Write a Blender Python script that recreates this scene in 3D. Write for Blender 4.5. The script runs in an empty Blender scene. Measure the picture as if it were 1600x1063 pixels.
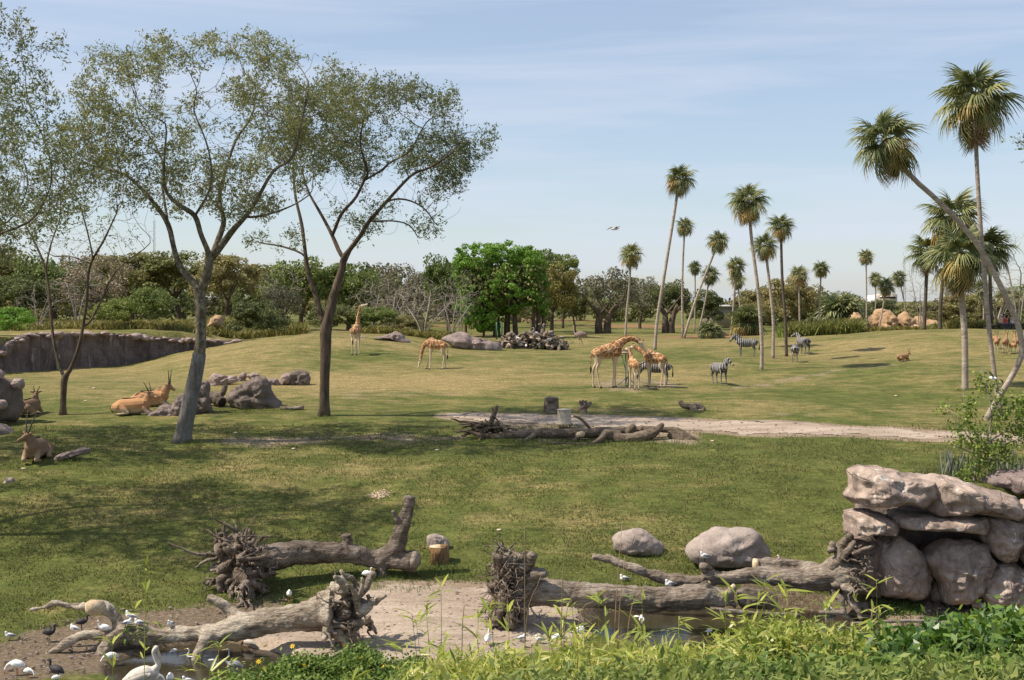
import bpy, math, random
import numpy as np
from mathutils import Vector, Matrix, kdtree, noise as mn

SC = bpy.context.scene
COL = SC.collection
rnd = random.Random(7)
rng = np.random.default_rng(7)
PI = math.pi

# ---------------------------------------------------------------- camera, sky, sun, exposure
CH = 9.6          # camera height above the pond
F = 2000.0        # focal length in pixels of the 1600 px wide photograph
CX, CY = 800.0, 470.0
cam_d = bpy.data.cameras.new('camera'); cam = bpy.data.objects.new('camera', cam_d); COL.objects.link(cam)
cam.location = (0, 0, CH); cam.rotation_euler = (PI/2, 0, 0)
cam_d.sensor_width = 36; cam_d.lens = 36*F/1600
cam_d.shift_y = -(531.5-CY)/1600
cam_d.clip_start = 0.1; cam_d.clip_end = 9000
SC.camera = cam

SUN_EL = math.radians(53)
SUN_DIR = Vector((-1.0, -0.12, 0)).normalized()*math.cos(SUN_EL) + Vector((0, 0, math.sin(SUN_EL)))
w = bpy.data.worlds.new('World'); SC.world = w; w.use_nodes = True
nt = w.node_tree; N = nt.nodes; L = nt.links
N.clear()
sky = N.new('ShaderNodeTexSky'); sky.sky_type = 'NISHITA'; sky.sun_disc = False
sky.sun_elevation = SUN_EL; sky.sun_rotation = math.atan2(SUN_DIR.x, SUN_DIR.y)
sky.air_density = 1.0; sky.dust_density = 0.6; sky.ozone_density = 2.6
bg = N.new('ShaderNodeBackground'); bg.inputs['Strength'].default_value = 0.103
out = N.new('ShaderNodeOutputWorld')
tc = N.new('ShaderNodeTexCoord'); mp = N.new('ShaderNodeMapping'); mp.inputs['Scale'].default_value = (1.1, 1.1, 15)
mp.inputs['Rotation'].default_value = (0.02, 0.035, 0.4)
nz = N.new('ShaderNodeTexNoise'); nz.inputs['Scale'].default_value = 2.0; nz.inputs['Detail'].default_value = 6
nz.inputs['Roughness'].default_value = 0.55; nz.inputs['Distortion'].default_value = 0.5
rp = N.new('ShaderNodeMapRange'); rp.inputs[1].default_value = 0.40; rp.inputs[2].default_value = 0.78
rp.inputs[3].default_value = 0.32; rp.inputs[4].default_value = 0.95
mx = N.new('ShaderNodeMix'); mx.data_type = 'RGBA'
mx.inputs[7].default_value = (5.1, 5.55, 6.5, 1)      # thin high cloud
L.new(tc.outputs['Generated'], mp.inputs[0]); L.new(mp.outputs[0], nz.inputs[0]); L.new(nz.outputs[0], rp.inputs[0])
L.new(rp.outputs[0], mx.inputs[0]); L.new(sky.outputs[0], mx.inputs[6]); L.new(mx.outputs[2], bg.inputs[0]); L.new(bg.outputs[0], out.inputs[0])

sd = bpy.data.lights.new('sun', 'SUN'); sd.energy = 4.9; sd.angle = math.radians(0.53); sd.color = (1.0, 0.90, 0.76)
so = bpy.data.objects.new('sun', sd); COL.objects.link(so); so.rotation_euler = SUN_DIR.to_track_quat('Z', 'Y').to_euler(); so.location = (-40, 20, 60)
SC.view_settings.view_transform = 'Standard'; SC.view_settings.look = 'None'
SC.view_settings.exposure = 0.42; SC.view_settings.gamma = 1.0; SC.view_settings.use_curve_mapping = False
SC.cycles.max_bounces = 6; SC.cycles.transparent_max_bounces = 8; SC.cycles.volume_bounces = 1

# ---------------------------------------------------------------- helpers: pixels to places
def P(px, py, d):
    return Vector(((px-CX)/F*d, d, CH-(py-CY)/F*d))
def s01(x, a, b):
    t = np.clip((x-a)/(b-a), 0, 1); return t*t*(3-2*t)

# terrain through surveyed points (photo column, photo row, distance)
ROWS = [(1063, 32), (1000, 36), (900, 41), (800, 46.5), (720, 52.5), (650, 63), (600, 76), (560, 92)]
ctl = []
for c in (-300, 100, 500, 800, 1100, 1400, 1800):
    for r, d in ROWS:
        if c < 520 and r < 600: continue
        if c > 1250 and r < 600: continue
        ctl.append((c, r, d))
ctl += [(-200, 600, 80), (0, 598, 84), (60, 588, 90), (140, 570, 100), (200, 572, 101), (230, 590, 86),
        (300, 556, 97), (350, 546, 98), (400, 538, 98), (460, 530, 98), (520, 528, 99), (600, 527, 102), (640, 531, 103), (700, 541, 104),
        (300, 600, 77), (400, 580, 82), (400, 560, 90), (560, 553, 93), (520, 600, 76), (680, 577, 85), (750, 548, 101),
        (800, 533, 116), (900, 530, 120), (1000, 530, 119), (1060, 529, 120), (1120, 527, 121), (1170, 530, 116),
        (1167, 557, 93), (1190, 577, 84), (1250, 557, 95), (1250, 530, 113), (1320, 522, 115), (1400, 518, 110), (1480, 516, 109), (1600, 524, 106), (1800, 520, 106),
        (1300, 580, 83), (1400, 560, 89), (1400, 590, 78), (1500, 600, 75), (1600, 560, 87), (1450, 560, 88), (1650, 590, 77), (1800, 560, 87),
        (1300, 600, 76), (1410, 565, 87)]
pts = []
for c, r, d in ctl:
    p = P(c, r, d); pts.append((p.x/p.y, math.log(p.y), p.z))
for u in (-.9, -.5, -.25, 0, .25, .5, .9):
    for d, z in ((135, 6.0), (170, 6.1), (250, 6.4), (500, 6.6), (1500, 6.8)):
        zz = z
        if u < -.1 and d < 200: zz = z+.7*min(1, (-u-.1)/.15)
        pts.append((u, math.log(d), zz))
for u in (-.9, .9):
    for d, z in ((32, .3), (40, .9), (52, 3.0), (75, 4.7), (95, 5.6)): pts.append((u, math.log(d), z))
pts = np.array(pts)
SX, SY = 2.6, 2.0
A = pts[:, :2]*[SX, SY]
def _U(r2): return np.where(r2 > 1e-12, r2*np.log(np.maximum(r2, 1e-12)), 0)
n_ = len(A); K = _U(((A[:, None]-A[None])**2).sum(-1)) + np.eye(n_)*0.004
Pm = np.hstack([np.ones((n_, 1)), A])
sys_ = np.block([[K, Pm], [Pm.T, np.zeros((3, 3))]])
sol = np.linalg.solve(sys_, np.concatenate([pts[:, 2], np.zeros(3)]))
def tps(u, v):
    q = np.stack([u*SX, v*SY], -1).reshape(-1, 2)
    o = np.empty(len(q))
    for i in range(0, len(q), 20000):
        b = q[i:i+20000]
        o[i:i+20000] = _U(((b[:, None]-A[None])**2).sum(-1))@sol[:n_] + sol[n_] + b@sol[n_+1:]
    return o.reshape(np.shape(u))

WALLX = np.array([-70, -41, -36, -30, -25, -20.2, -17, -10]); WALLY = np.array([66, 84, 95, 103.5, 105.5, 105.5, 106, 107])
def wall_y(x): return np.interp(x, WALLX, WALLY)
# pond outline blobs: (x, y, rx, ry)
PONDS = [(8.5, 36.6, 7.6, 2.1), (-10.2, 33.1, 4.6, 1.9), (3.2, 36.3, 2.2, 1.0), (14.5, 34.6, 6, 1.6), (0, 28, 60, 4.2)]
def pond_mask(X, Y):
    m = np.zeros_like(X, dtype=float)
    wob = .35*np.sin(X*1.7+.6*np.sin(Y*2))+.2*np.sin(X*4.1+Y*3)
    for x, y, rx, ry in PONDS:
        r = ((X-x)/rx)**2+((Y-y+wob*.5)/ry)**2
        m = np.maximum(m, 1-s01(r, .75, 1.25))
    return m
def height(X, Y):
    X = np.asarray(X, float); Y = np.asarray(Y, float)
    Yc = np.maximum(Y, 31.0)
    h = tps(np.clip(X/Yc, -.9, .9), np.log(np.minimum(Yc, 1500)))
    # raised ground behind the long wall
    wy = wall_y(X); k = s01(Y, wy+.35, wy+1.1)*(1-s01(X, -28, -22.5))*(1-s01(Y, 125, 150))
    h = h*(1-k)+np.maximum(h, 6.95+.35*s01(Y, 100, 120))*k
    # planting bed held up by the rock outcrop on the right
    k = s01(X, 12.9, 14.1)*s01(Y, 40.5, 41.3)*(1-s01(Y, 45, 53))
    h = h*(1-k)+3.62*k
    h = h+0.05*np.sin(X*.9+1.3*np.sin(Y*.37))*np.sin(Y*.8)+.10*np.sin(X*.23+Y*.05+1)*np.sin(Y*.21+.4)
    h = h*(1-s01(-Y, -33, -30))+np.minimum(h, .15)*s01(-Y, -33, -30)
    m = pond_mask(X, Y)
    return h*(1-m)+(-.38)*m
def gh(x, y): return float(height(np.array([x]), np.array([y]))[0])
_D = np.geomspace(28, 600, 900)
def G(px, py):
    """where the line of sight through a photo pixel first meets the ground"""
    X = (px-CX)/F*_D; z = CH-(py-CY)/F*_D
    b = np.nonzero(z < height(X, _D))[0]
    i = b[0] if len(b) else 300
    if i:
        lo, hi = _D[i-1], _D[i]
        for _ in range(12):
            m = (lo+hi)/2
            if CH-(py-CY)/F*m < gh((px-CX)/F*m, m): hi = m
            else: lo = m
        d = hi
    else: d = _D[0]
    return Vector(((px-CX)/F*d, d, gh((px-CX)/F*d, d)))
def on(px, d):
    x = (px-CX)/F*d; return Vector((x, d, gh(x, d)))

# ---------------------------------------------------------------- helpers: meshes and objects
class MB:
    def __init__(s): s.V = []; s.F = []; s.n = 0; s.MI = []
    def add(s, V, Fc, mi=0):
        V = np.asarray(V, float).reshape(-1, 3)
        for f in (Fc if isinstance(Fc, list) else [Fc]):
            f = np.asarray(f, int); s.F.append(f+s.n); s.MI.append(np.full(len(f), mi))
        s.V.append(V); s.n += len(V); return s
    def get(s): return np.concatenate(s.V), s.F
def make_mesh(name, V, Fs, mats, smooth=True, MI=None):
    V = np.asarray(V, np.float32)
    if not isinstance(Fs, list): Fs = [Fs]
    Fs = [np.asarray(f, np.int32) for f in Fs if len(f)]
    me = bpy.data.meshes.new(name)
    cnt = np.concatenate([np.full(len(f), f.shape[1]) for f in Fs]) if Fs else np.zeros(0, int)
    idx = np.concatenate([f.ravel() for f in Fs])
    me.vertices.add(len(V)); me.vertices.foreach_set('co', V.ravel())
    me.loops.add(len(idx)); me.loops.foreach_set('vertex_index', idx)
    me.polygons.add(len(cnt))
    st = np.concatenate([[0], np.cumsum(cnt)[:-1]]).astype(np.int32)
    me.polygons.foreach_set('loop_start', st)
    me.polygons.foreach_set('use_smooth', np.full(len(cnt), smooth))
    if not isinstance(mats, (list, tuple)): mats = [mats]
    for m in mats: me.materials.append(m)
    if MI is not None: me.polygons.foreach_set('material_index', np.concatenate(MI).astype(np.int32))
    me.update(calc_edges=True)
    return me
def put(name, me, parent=None, loc=(0, 0, 0), rot=(0, 0, 0), sc=(1, 1, 1)):
    o = bpy.data.objects.new(name, me); COL.objects.link(o)
    if parent is not None: o.parent = parent
    o.location = loc; o.rotation_euler = rot; o.scale = sc if hasattr(sc, '__len__') else (sc,)*3
    return o
def obj(name, mb, mat, parent=None, smooth=True, base=None):
    """link a builder as one mesh object; base = world point the mesh is stored relative to"""
    V, Fs = mb.get()
    b = Vector((0, 0, 0))
    if base is not None: b = Vector(base)
    me = make_mesh(name, V-np.array(b), Fs, mat, smooth, mb.MI)
    return put(name, me, parent, loc=(0, 0, 0) if parent is not None else b)
def tag(o, label=None, cat=None, group=None, kind=None):
    if label: o['label'] = label
    if cat: o['category'] = cat
    if group: o['group'] = group
    if kind: o['kind'] = kind
    return o
def thing(name, loc, label, cat, group=None, rz=0, sc=1.0):
    o = bpy.data.objects.new(name, None); COL.objects.link(o); o.empty_display_size = .2
    o.location = loc; o.rotation_euler = (0, 0, rz); o.scale = (sc,)*3
    return tag(o, label, cat, group)
def copy_tree(o, parent=None):
    c = o.copy(); COL.objects.link(c); c.parent = parent
    for ch in [x for x in o.children]: copy_tree(ch, c)
    return c

def frames(path):
    P_ = np.asarray(path, float); n = len(P_)
    T = np.gradient(P_, axis=0); T /= np.maximum(np.linalg.norm(T, axis=1, keepdims=True), 1e-9)
    a = np.array([0, 0, 1.0]) if abs(T[0][2]) < .9 else np.array([1.0, 0, 0])
    U = np.zeros_like(P_); u = a-T[0]*a.dot(T[0]); u /= np.linalg.norm(u); U[0] = u
    for i in range(1, n):
        u = U[i-1]-T[i]*U[i-1].dot(T[i]); l = math.sqrt(u.dot(u)); U[i] = u/l if l > 1e-6 else U[i-1]
    return P_, T, U, np.cross(T, U)
def tube(path, rad, sides=8, cap=True, asp=1.0, rough=0.0, seed=0):
    P_, T, U, B = frames(path); n = len(P_)
    rad = np.broadcast_to(np.asarray(rad, float), (n,))
    a = np.arange(sides)/sides*2*PI
    c, s = np.cos(a), np.sin(a)
    R = rad[:, None]*np.ones((1, sides))
    if rough:
        rs = np.random.default_rng(seed); ph = rs.random(6)*6.28; ii = np.arange(n)[:, None]
        R = R*(1+rough*(.5*np.sin(2*a+ph[0]+ii*.35)+.35*np.sin(3*a+ph[1]-ii*.6)+.4*np.sin(5*a+ph[2]+ii*.25)+.5*(rs.random((n, sides))-.5)))
    V = P_[:, None]+U[:, None]*(R*c)[..., None]*1.0+B[:, None]*(R*s)[..., None]*asp
    V = V.reshape(-1, 3)
    i = np.arange(n-1)[:, None]*sides; j = np.arange(sides)[None]; j2 = (j+1) % sides
    Fq = np.stack([i+j, i+j2, i+sides+j2, i+sides+j], -1).reshape(-1, 4)
    Fs = [Fq]
    if cap:
        V = np.vstack([V, P_[0]-T[0]*rad[0]*.15, P_[-1]+T[-1]*rad[-1]*.15]); k = n*sides
        jj = np.arange(sides); j3 = (jj+1) % sides
        Fs.append(np.stack([jj*0+k, j3, jj], -1)); Fs.append(np.stack([jj*0+k+1, (n-1)*sides+jj, (n-1)*sides+j3], -1))
    return V, Fs
def smooth_path(pts, n):
    """Catmull-Rom through points (any columns)"""
    p = np.asarray(pts, float)
    if len(p) < 3:
        t = np.linspace(0, 1, n)[:, None]; return p[0]*(1-t)+p[-1]*t
    q = np.vstack([2*p[0]-p[1], p, 2*p[-1]-p[-2]])
    t = np.linspace(0, len(p)-1-1e-6, n); i = t.astype(int); f = (t-i)[:, None]
    a, b, c, d = q[i], q[i+1], q[i+2], q[i+3]
    return .5*((2*b)+(-a+c)*f+(2*a-5*b+4*c-d)*f*f+(-a+3*b-3*c+d)*f**3)
def ellipsoid(c, r, seg=14, rings=9, rot=None):
    th = np.linspace(0, PI, rings+1)[1:-1]; ph = np.arange(seg)/seg*2*PI
    V = np.stack([np.outer(np.sin(th), np.cos(ph)), np.outer(np.sin(th), np.sin(ph)), np.outer(np.cos(th), np.ones(seg))], -1).reshape(-1, 3)
    V = np.vstack([V, [0, 0, 1], [0, 0, -1]])*np.asarray(r, float)
    if rot is not None: V = V@np.array(rot).T
    V = V+np.asarray(c, float)
    m = rings-1
    i = np.arange(m-1)[:, None]*seg; j = np.arange(seg)[None]; j2 = (j+1) % seg
    q = np.stack([i+j, i+seg+j, i+seg+j2, i+j2], -1).reshape(-1, 4)
    k = m*seg; jj = np.arange(seg); j3 = (jj+1) % seg
    return V, [q, np.stack([jj*0+k, jj, j3], -1), np.stack([jj*0+k+1, (m-1)*seg+j3, (m-1)*seg+jj], -1)]
def boxm(c, s, rz=0):
    x, y, z = np.array(s)/2
    V = np.array([[-x, -y, -z], [x, -y, -z], [x, y, -z], [-x, y, -z], [-x, -y, z], [x, -y, z], [x, y, z], [-x, y, z]])
    R = np.array([[math.cos(rz), -math.sin(rz), 0], [math.sin(rz), math.cos(rz), 0], [0, 0, 1]])
    return V@R.T+np.asarray(c, float), np.array([[0, 3, 2, 1], [4, 5, 6, 7], [0, 1, 5, 4], [1, 2, 6, 5], [2, 3, 7, 6], [3, 0, 4, 7]])
def cylm(p0, p1, r0, r1=None, sides=12):
    return tube([p0, p1], [r0, r0 if r1 is None else r1], sides)

def fused(mb, voxel, it=4, name='body', disp=0, dsc=3.0, fac=.5):
    """merge the overlapping closed shapes of a builder into one continuous skin"""
    V, Fs = mb.get()
    me = make_mesh('tmp', V, Fs, [], True)
    o = bpy.data.objects.new('tmp', me); COL.objects.link(o)
    r = o.modifiers.new('r', 'REMESH'); r.mode = 'VOXEL'; r.voxel_size = voxel
    if it:
        s = o.modifiers.new('s', 'SMOOTH'); s.factor = fac; s.iterations = it
    dg = bpy.context.evaluated_depsgraph_get(); dg.update()
    m2 = bpy.data.meshes.new_from_object(o.evaluated_get(dg), depsgraph=dg)
    bpy.data.objects.remove(o); bpy.data.meshes.remove(me)
    m2.name = name
    n = len(m2.vertices)
    if disp:
        co = np.empty(n*3, np.float32); m2.vertices.foreach_get('co', co); co = co.reshape(-1, 3)
        nr = np.empty(n*3, np.float32); m2.vertices.foreach_get('normal', nr); nr = nr.reshape(-1, 3)
        dsv = np.array([mn.fractal(Vector(c*dsc), 1.0, 2.0, 4) for c in co])
        co += nr*(dsv*disp)[:, None]; m2.vertices.foreach_set('co', co.ravel())
    m2.polygons.foreach_set('use_smooth', np.ones(len(m2.polygons), bool)); m2.update()
    return m2

# ---------------------------------------------------------------- materials
def newmat(name):
    m = bpy.data.materials.new(name); m.use_nodes = True; t = m.node_tree; t.nodes.clear()
    o = t.nodes.new('ShaderNodeOutputMaterial'); b = t.nodes.new('ShaderNodeBsdfPrincipled')
    b.inputs['Roughness'].default_value = .85
    if 'Specular IOR Level' in b.inputs: b.inputs['Specular IOR Level'].default_value = .25
    t.links.new(b.outputs[0], o.inputs[0]); return m, t, b, o
def c4(c): return (*c, 1)
def _noise(t, sc, det=5, rough=.6, vec=None, dist=0):
    n = t.nodes.new('ShaderNodeTexNoise'); n.inputs['Scale'].default_value = sc; n.inputs['Detail'].default_value = det
    n.inputs['Roughness'].default_value = rough; n.inputs['Distortion'].default_value = dist
    if vec is not None: t.links.new(vec, n.inputs['Vector'])
    return n
def _ramp(t, fac, stops, interp='LINEAR'):
    r = t.nodes.new('ShaderNodeValToRGB'); r.color_ramp.interpolation = interp
    e = r.color_ramp.elements
    while len(e) > 1: e.remove(e[-1])
    e[0].position = stops[0][0]; e[0].color = c4(stops[0][1])
    for p, c in stops[1:]:
        x = e.new(p); x.color = c4(c)
    t.links.new(fac, r.inputs[0]); return r
def _mix(t, fac, a, b, mode='MIX'):
    m = t.nodes.new('ShaderNodeMix'); m.data_type = 'RGBA'; m.blend_type = mode
    for s, v in ((0, fac), (6, a), (7, b)):
        if hasattr(v, 'is_linked') or hasattr(v, 'links'): t.links.new(v, m.inputs[s])
        else: m.inputs[s].default_value = v if s == 0 else c4(v)
    return m.outputs[2]
def _map(t, v, a, b, c=0., d=1.):
    m = t.nodes.new('ShaderNodeMapRange'); t.links.new(v, m.inputs[0])
    for i, x in enumerate((a, b, c, d)): m.inputs[i+1].default_value = x
    return m.outputs[0]
def _math(t, op, a, b):
    m = t.nodes.new('ShaderNodeMath'); m.operation = op
    for i, v in enumerate((a, b)):
        if hasattr(v, 'links'): t.links.new(v, m.inputs[i])
        else: m.inputs[i].default_value = v
    return m.outputs[0]
def _coord(t, kind='Object', scale=(1, 1, 1), rot=(0, 0, 0)):
    c = t.nodes.new('ShaderNodeTexCoord'); m = t.nodes.new('ShaderNodeMapping')
    m.inputs['Scale'].default_value = scale; m.inputs['Rotation'].default_value = rot
    t.links.new(c.outputs[kind], m.inputs[0]); return m.outputs[0]
def _bump(t, b, hgt, strength=.5, dist=.05):
    n = t.nodes.new('ShaderNodeBump'); n.inputs['Strength'].default_value = strength; n.inputs['Distance'].default_value = dist
    t.links.new(hgt, n.inputs['Height']); t.links.new(n.outputs[0], b.inputs['Normal']); return n
def mat_noise(name, cols, sc=3, bump=.5, bd=.05, scale=(1, 1, 1), rough=.9, det=6, fine=8, dist=0):
    m, t, b, o = newmat(name); v = _coord(t, 'Object', scale)
    n = _noise(t, sc, det, .65, v, dist)
    k = len(cols); r = _ramp(t, n.outputs[0], [(.3+.4*i/max(1, k-1), c) for i, c in enumerate(cols)])
    n2 = _noise(t, sc*fine, 5, .65, v, dist)
    colr = _mix(t, .55, r.outputs[0], _ramp(t, n2.outputs[0], [(.3, (.25, .25, .25)), (.7, (.75, .75, .75))]).outputs[0], 'OVERLAY')
    t.links.new(colr, b.inputs['Base Color']); b.inputs['Roughness'].default_value = rough
    if bump: _bump(t, b, _math(t, 'ADD', n.outputs[0], _math(t, 'MULTIPLY', n2.outputs[0], .5)), bump, bd)
    return m
def mat_leaf(name, a, b_, c=None, trans=.3, rough=.55, objvar=.25, spec=.3):
    m, t, b, o = newmat(name)
    g = t.nodes.new('ShaderNodeNewGeometry'); oi = t.nodes.new('ShaderNodeObjectInfo')
    st = [(0, a), (.6, b_)] + ([(1, c)] if c else [])
    r = _ramp(t, g.outputs['Random Per Island'], st)
    hsv = t.nodes.new('ShaderNodeHueSaturation'); t.links.new(r.outputs[0], hsv.inputs['Color'])
    t.links.new(_map(t, oi.outputs['Random'], 0, 1, 1-objvar, 1+objvar), hsv.inputs['Value'])
    t.links.new(_map(t, oi.outputs['Random'], 0, 1, .5+objvar*.06, .5-objvar*.06), hsv.inputs['Hue'])
    t.links.new(hsv.outputs[0], b.inputs['Base Color']); b.inputs['Roughness'].default_value = rough
    b.inputs['Specular IOR Level'].default_value = spec
    tr = t.nodes.new('ShaderNodeBsdfTranslucent'); t.links.new(hsv.outputs[0], tr.inputs[0])
    ms = t.nodes.new('ShaderNodeMixShader'); ms.inputs[0].default_value = trans
    t.links.new(b.outputs[0], ms.inputs[1]); t.links.new(tr.outputs[0], ms.inputs[2]); t.links.new(ms.outputs[0], o.inputs[0])
    return m
def mat_plain(name, c, rough=.6, metal=0, spec=.3):
    m, t, b, o = newmat(name); v = _coord(t); n = _noise(t, 9, 4, .6, v)
    t.links.new(_ramp(t, n.outputs[0], [(.25, tuple(x*.8 for x in c)), (.75, tuple(min(1, x*1.15) for x in c))]).outputs[0], b.inputs['Base Color'])
    b.inputs['Roughness'].default_value = rough; b.inputs['Metallic'].default_value = metal; b.inputs['Specular IOR Level'].default_value = spec
    return m

# ground cover: grass with dry patches, earth where the 'dirt' attribute says so
def mat_ground():
    m, t, b, o = newmat('grass_ground'); v = _coord(t, 'Object')
    big = _noise(t, .13, 4, .6, v, .6); mid = _noise(t, .75, 5, .65, v); fine = _noise(t, 9, 5, .7, v); tiny = _noise(t, 45, 3, .7, v)
    vs = _coord(t, 'Object', (.35, 1.3, 1)); streak = _noise(t, .9, 5, .65, vs, .3)
    green = _ramp(t, mid.outputs[0], [(.3, (.070, .088, .022)), (.55, (.108, .119, .032)), (.75, (.150, .144, .047))]).outputs[0]
    dry = _ramp(t, fine.outputs[0], [(.3, (.20, .155, .065)), (.7, (.33, .25, .115))]).outputs[0]
    # distance from the pond makes the lawn drier
    at = t.nodes.new('ShaderNodeAttribute'); at.attribute_name = 'dry'
    f = _math(t, 'ADD', _math(t, 'MULTIPLY', big.outputs[0], .55), _math(t, 'MULTIPLY', streak.outputs[0], .75))
    f = _math(t, 'ADD', f, _math(t, 'MULTIPLY', mid.outputs[0], .30))
    f = _math(t, 'ADD', f, _math(t, 'MULTIPLY', at.outputs['Fac'], .42))
    g = _mix(t, _map(t, f, .76, 1.06, 0, .95), green, dry)
    g = _mix(t, .8, g, _ramp(t, fine.outputs[0], [(.28, (.22, .22, .22)), (.72, (.78, .78, .78))]).outputs[0], 'OVERLAY')
    g = _mix(t, .6, g, _ramp(t, tiny.outputs[0], [(.3, (.3, .3, .3)), (.7, (.72, .72, .72))]).outputs[0], 'OVERLAY')
    sp = _noise(t, 2.6, 5, .7, _coord(t, 'Object', (.6, 1.5, 1)), .4)
    g = _mix(t, .75, g, _ramp(t, sp.outputs[0], [(.30, (.27, .27, .27)), (.70, (.74, .74, .74))]).outputs[0], 'OVERLAY')
    # tiny pale flecks
    vo = t.nodes.new('ShaderNodeTexVoronoi'); vo.inputs['Scale'].default_value = 1.7; t.links.new(v, vo.inputs['Vector'])
    fl = _math(t, 'MULTIPLY', _map(t, vo.outputs['Distance'], .022, .042, 1, 0), _map(t, mid.outputs[0], .5, .56, 0, 1))
    g = _mix(t, _math(t, 'MULTIPLY', fl, .8), g, (.6, .58, .5))
    ad = t.nodes.new('ShaderNodeAttribute'); ad.attribute_name = 'dirt'
    dd = _math(t, 'ADD', ad.outputs['Fac'], _math(t, 'MULTIPLY', _math(t, 'SUBTRACT', mid.outputs[0], .5), .9))
    dd = _math(t, 'ADD', dd, _math(t, 'MULTIPLY', _math(t, 'SUBTRACT', fine.outputs[0], .5), .7))
    dcol = _ramp(t, _math(t, 'ADD', _math(t, 'MULTIPLY', fine.outputs[0], .5), _math(t, 'MULTIPLY', streak.outputs[0], .5)), [(.32, (.17, .125, .085)), (.5, (.28, .215, .15)), (.68, (.40, .33, .25))]).outputs[0]
    g = _mix(t, _map(t, dd, .42, .62, 0, 1), g, dcol)
    aw = t.nodes.new('ShaderNodeAttribute'); aw.attribute_name = 'mud'
    mud = _ramp(t, fine.outputs[0], [(.3, (.09, .066, .045)), (.55, (.19, .145, .10)), (.72, (.33, .27, .20))]).outputs[0]
    g = _mix(t, _map(t, _math(t, 'ADD', aw.outputs['Fac'], _math(t, 'MULTIPLY', _math(t, 'SUBTRACT', sp.outputs[0], .5), 1.7)), .38, .58, 0, 1), g, mud)
    ar = t.nodes.new('ShaderNodeAttribute'); ar.attribute_name = 'red'
    g = _mix(t, ar.outputs['Fac'], g, _ramp(t, mid.outputs[0], [(.3, (.20, .09, .05)), (.7, (.34, .18, .11))]).outputs[0])
    t.links.new(g, b.inputs['Base Color']); b.inputs['Roughness'].default_value = .95
    b.inputs['Specular IOR Level'].default_value = .1
    h = _math(t, 'ADD', _math(t, 'MULTIPLY', tiny.outputs[0], .5), fine.outputs[0])
    _bump(t, b, h, .9, .06); return m
M = {}
M['ground'] = mat_ground()
def mat_road():
    m, t, b, o = newmat('packed_pale_earth'); v = _coord(t, 'Object', (.5, 1.6, 1)); v2 = _coord(t, 'Object')
    n = _noise(t, .8, 6, .65, v, .4); f = _noise(t, 14, 5, .75, v2); s = _noise(t, 2.2, 6, .7, _coord(t, 'Object', (.25, 2.2, 1)), .5)
    c = _ramp(t, n.outputs[0], [(.3, (.23, .175, .13)), (.5, (.34, .27, .21)), (.7, (.45, .37, .295))]).outputs[0]
    c = _mix(t, _map(t, s.outputs[0], .52, .7, 0, .6), c, (.19, .15, .115))
    c = _mix(t, .75, c, _ramp(t, f.outputs[0], [(.28, (.25, .25, .25)), (.7, (.78, .78, .78))]).outputs[0], 'OVERLAY')
    t.links.new(c, b.inputs['Base Color']); b.inputs['Roughness'].default_value = .95
    _bump(t, b, f.outputs[0], .6, .05); return m
M['road'] = mat_road()
def mat_water():
    m, t, b, o = newmat('murky_water'); n = _noise(t, 3.5, 4, .6, _coord(t, 'Object', (1, 2.2, 1)))
    b.inputs['Base Color'].default_value = (.035, .03, .018, 1); b.inputs['Roughness'].default_value = .06; b.inputs['IOR'].default_value = 1.33
    b.inputs['Specular IOR Level'].default_value = .6
    _bump(t, b, n.outputs[0], .25, .02); return m
M['water'] = mat_water()
def mat_rock(name, a, b_, c, sc=.9, streaks=0.0, bump=.9):
    m, t, b, o = newmat(name); v = _coord(t, 'Object')
    n = _noise(t, sc, 7, .62, v, .6); f = _noise(t, sc*8, 6, .7, v); 
    col = _ramp(t, n.outputs[0], [(.28, a), (.5, b_), (.72, c)]).outputs[0]
    cr = t.nodes.new('ShaderNodeTexVoronoi'); cr.feature = 'DISTANCE_TO_EDGE'; cr.inputs['Scale'].default_value = sc*.8
    t.links.new(_mix(t, .12, v, n.outputs['Color'], 'ADD'), cr.inputs['Vector'])
    crk = _map(t, cr.outputs['Distance'], 0, .02, 0, 1)
    col = _mix(t, .5, col, _ramp(t, f.outputs[0], [(.3, (.28, .28, .28)), (.7, (.74, .74, .74))]).outputs[0], 'OVERLAY')
    if streaks:
        vs = _coord(t, 'Object', (1, 1, .16)); s = _noise(t, 4.2, 4, .55, vs); s2 = _noise(t, .8, 2, .5, v)
        k = _math(t, 'MULTIPLY', _map(t, s.outputs[0], .60, .65, 0, 1), _map(t, s2.outputs[0], .44, .56, 0, streaks))
        col = _mix(t, k, col, (.62, .58, .52))
        d = _noise(t, 2.3, 4, .55, _coord(t, 'Object', (1, 1, .12)))
        col = _mix(t, _map(t, d.outputs[0], .50, .66, 0, .55), col, tuple(x*.5 for x in a))
        li = _noise(t, 5.5, 6, .75, v, .5)
        col = _mix(t, _map(t, li.outputs[0], .60, .66, 0, .5), col, (.46, .43, .38))
    t.links.new(col, b.inputs['Base Color']); b.inputs['Roughness'].default_value = .88
    h = _math(t, 'ADD', _math(t, 'MULTIPLY', n.outputs[0], 1.3), _math(t, 'MULTIPLY', f.outputs[0], .35))
    h = _math(t, 'ADD', h, _math(t, 'MULTIPLY', crk, .22))
    _bump(t, b, h, bump, .12); return m
M['rock'] = mat_rock('pink_grey_rock', (.18, .135, .11), (.36, .275, .225), (.50, .40, .33), streaks=.9)
M['rock_far'] = mat_rock('mauve_rock', (.15, .115, .105), (.24, .185, .17), (.33, .265, .24), sc=1.2)
M['rock_dark'] = mat_rock('dark_rock', (.12, .095, .08), (.17, .135, .115), (.24, .19, .165), sc=1.4)
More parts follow.
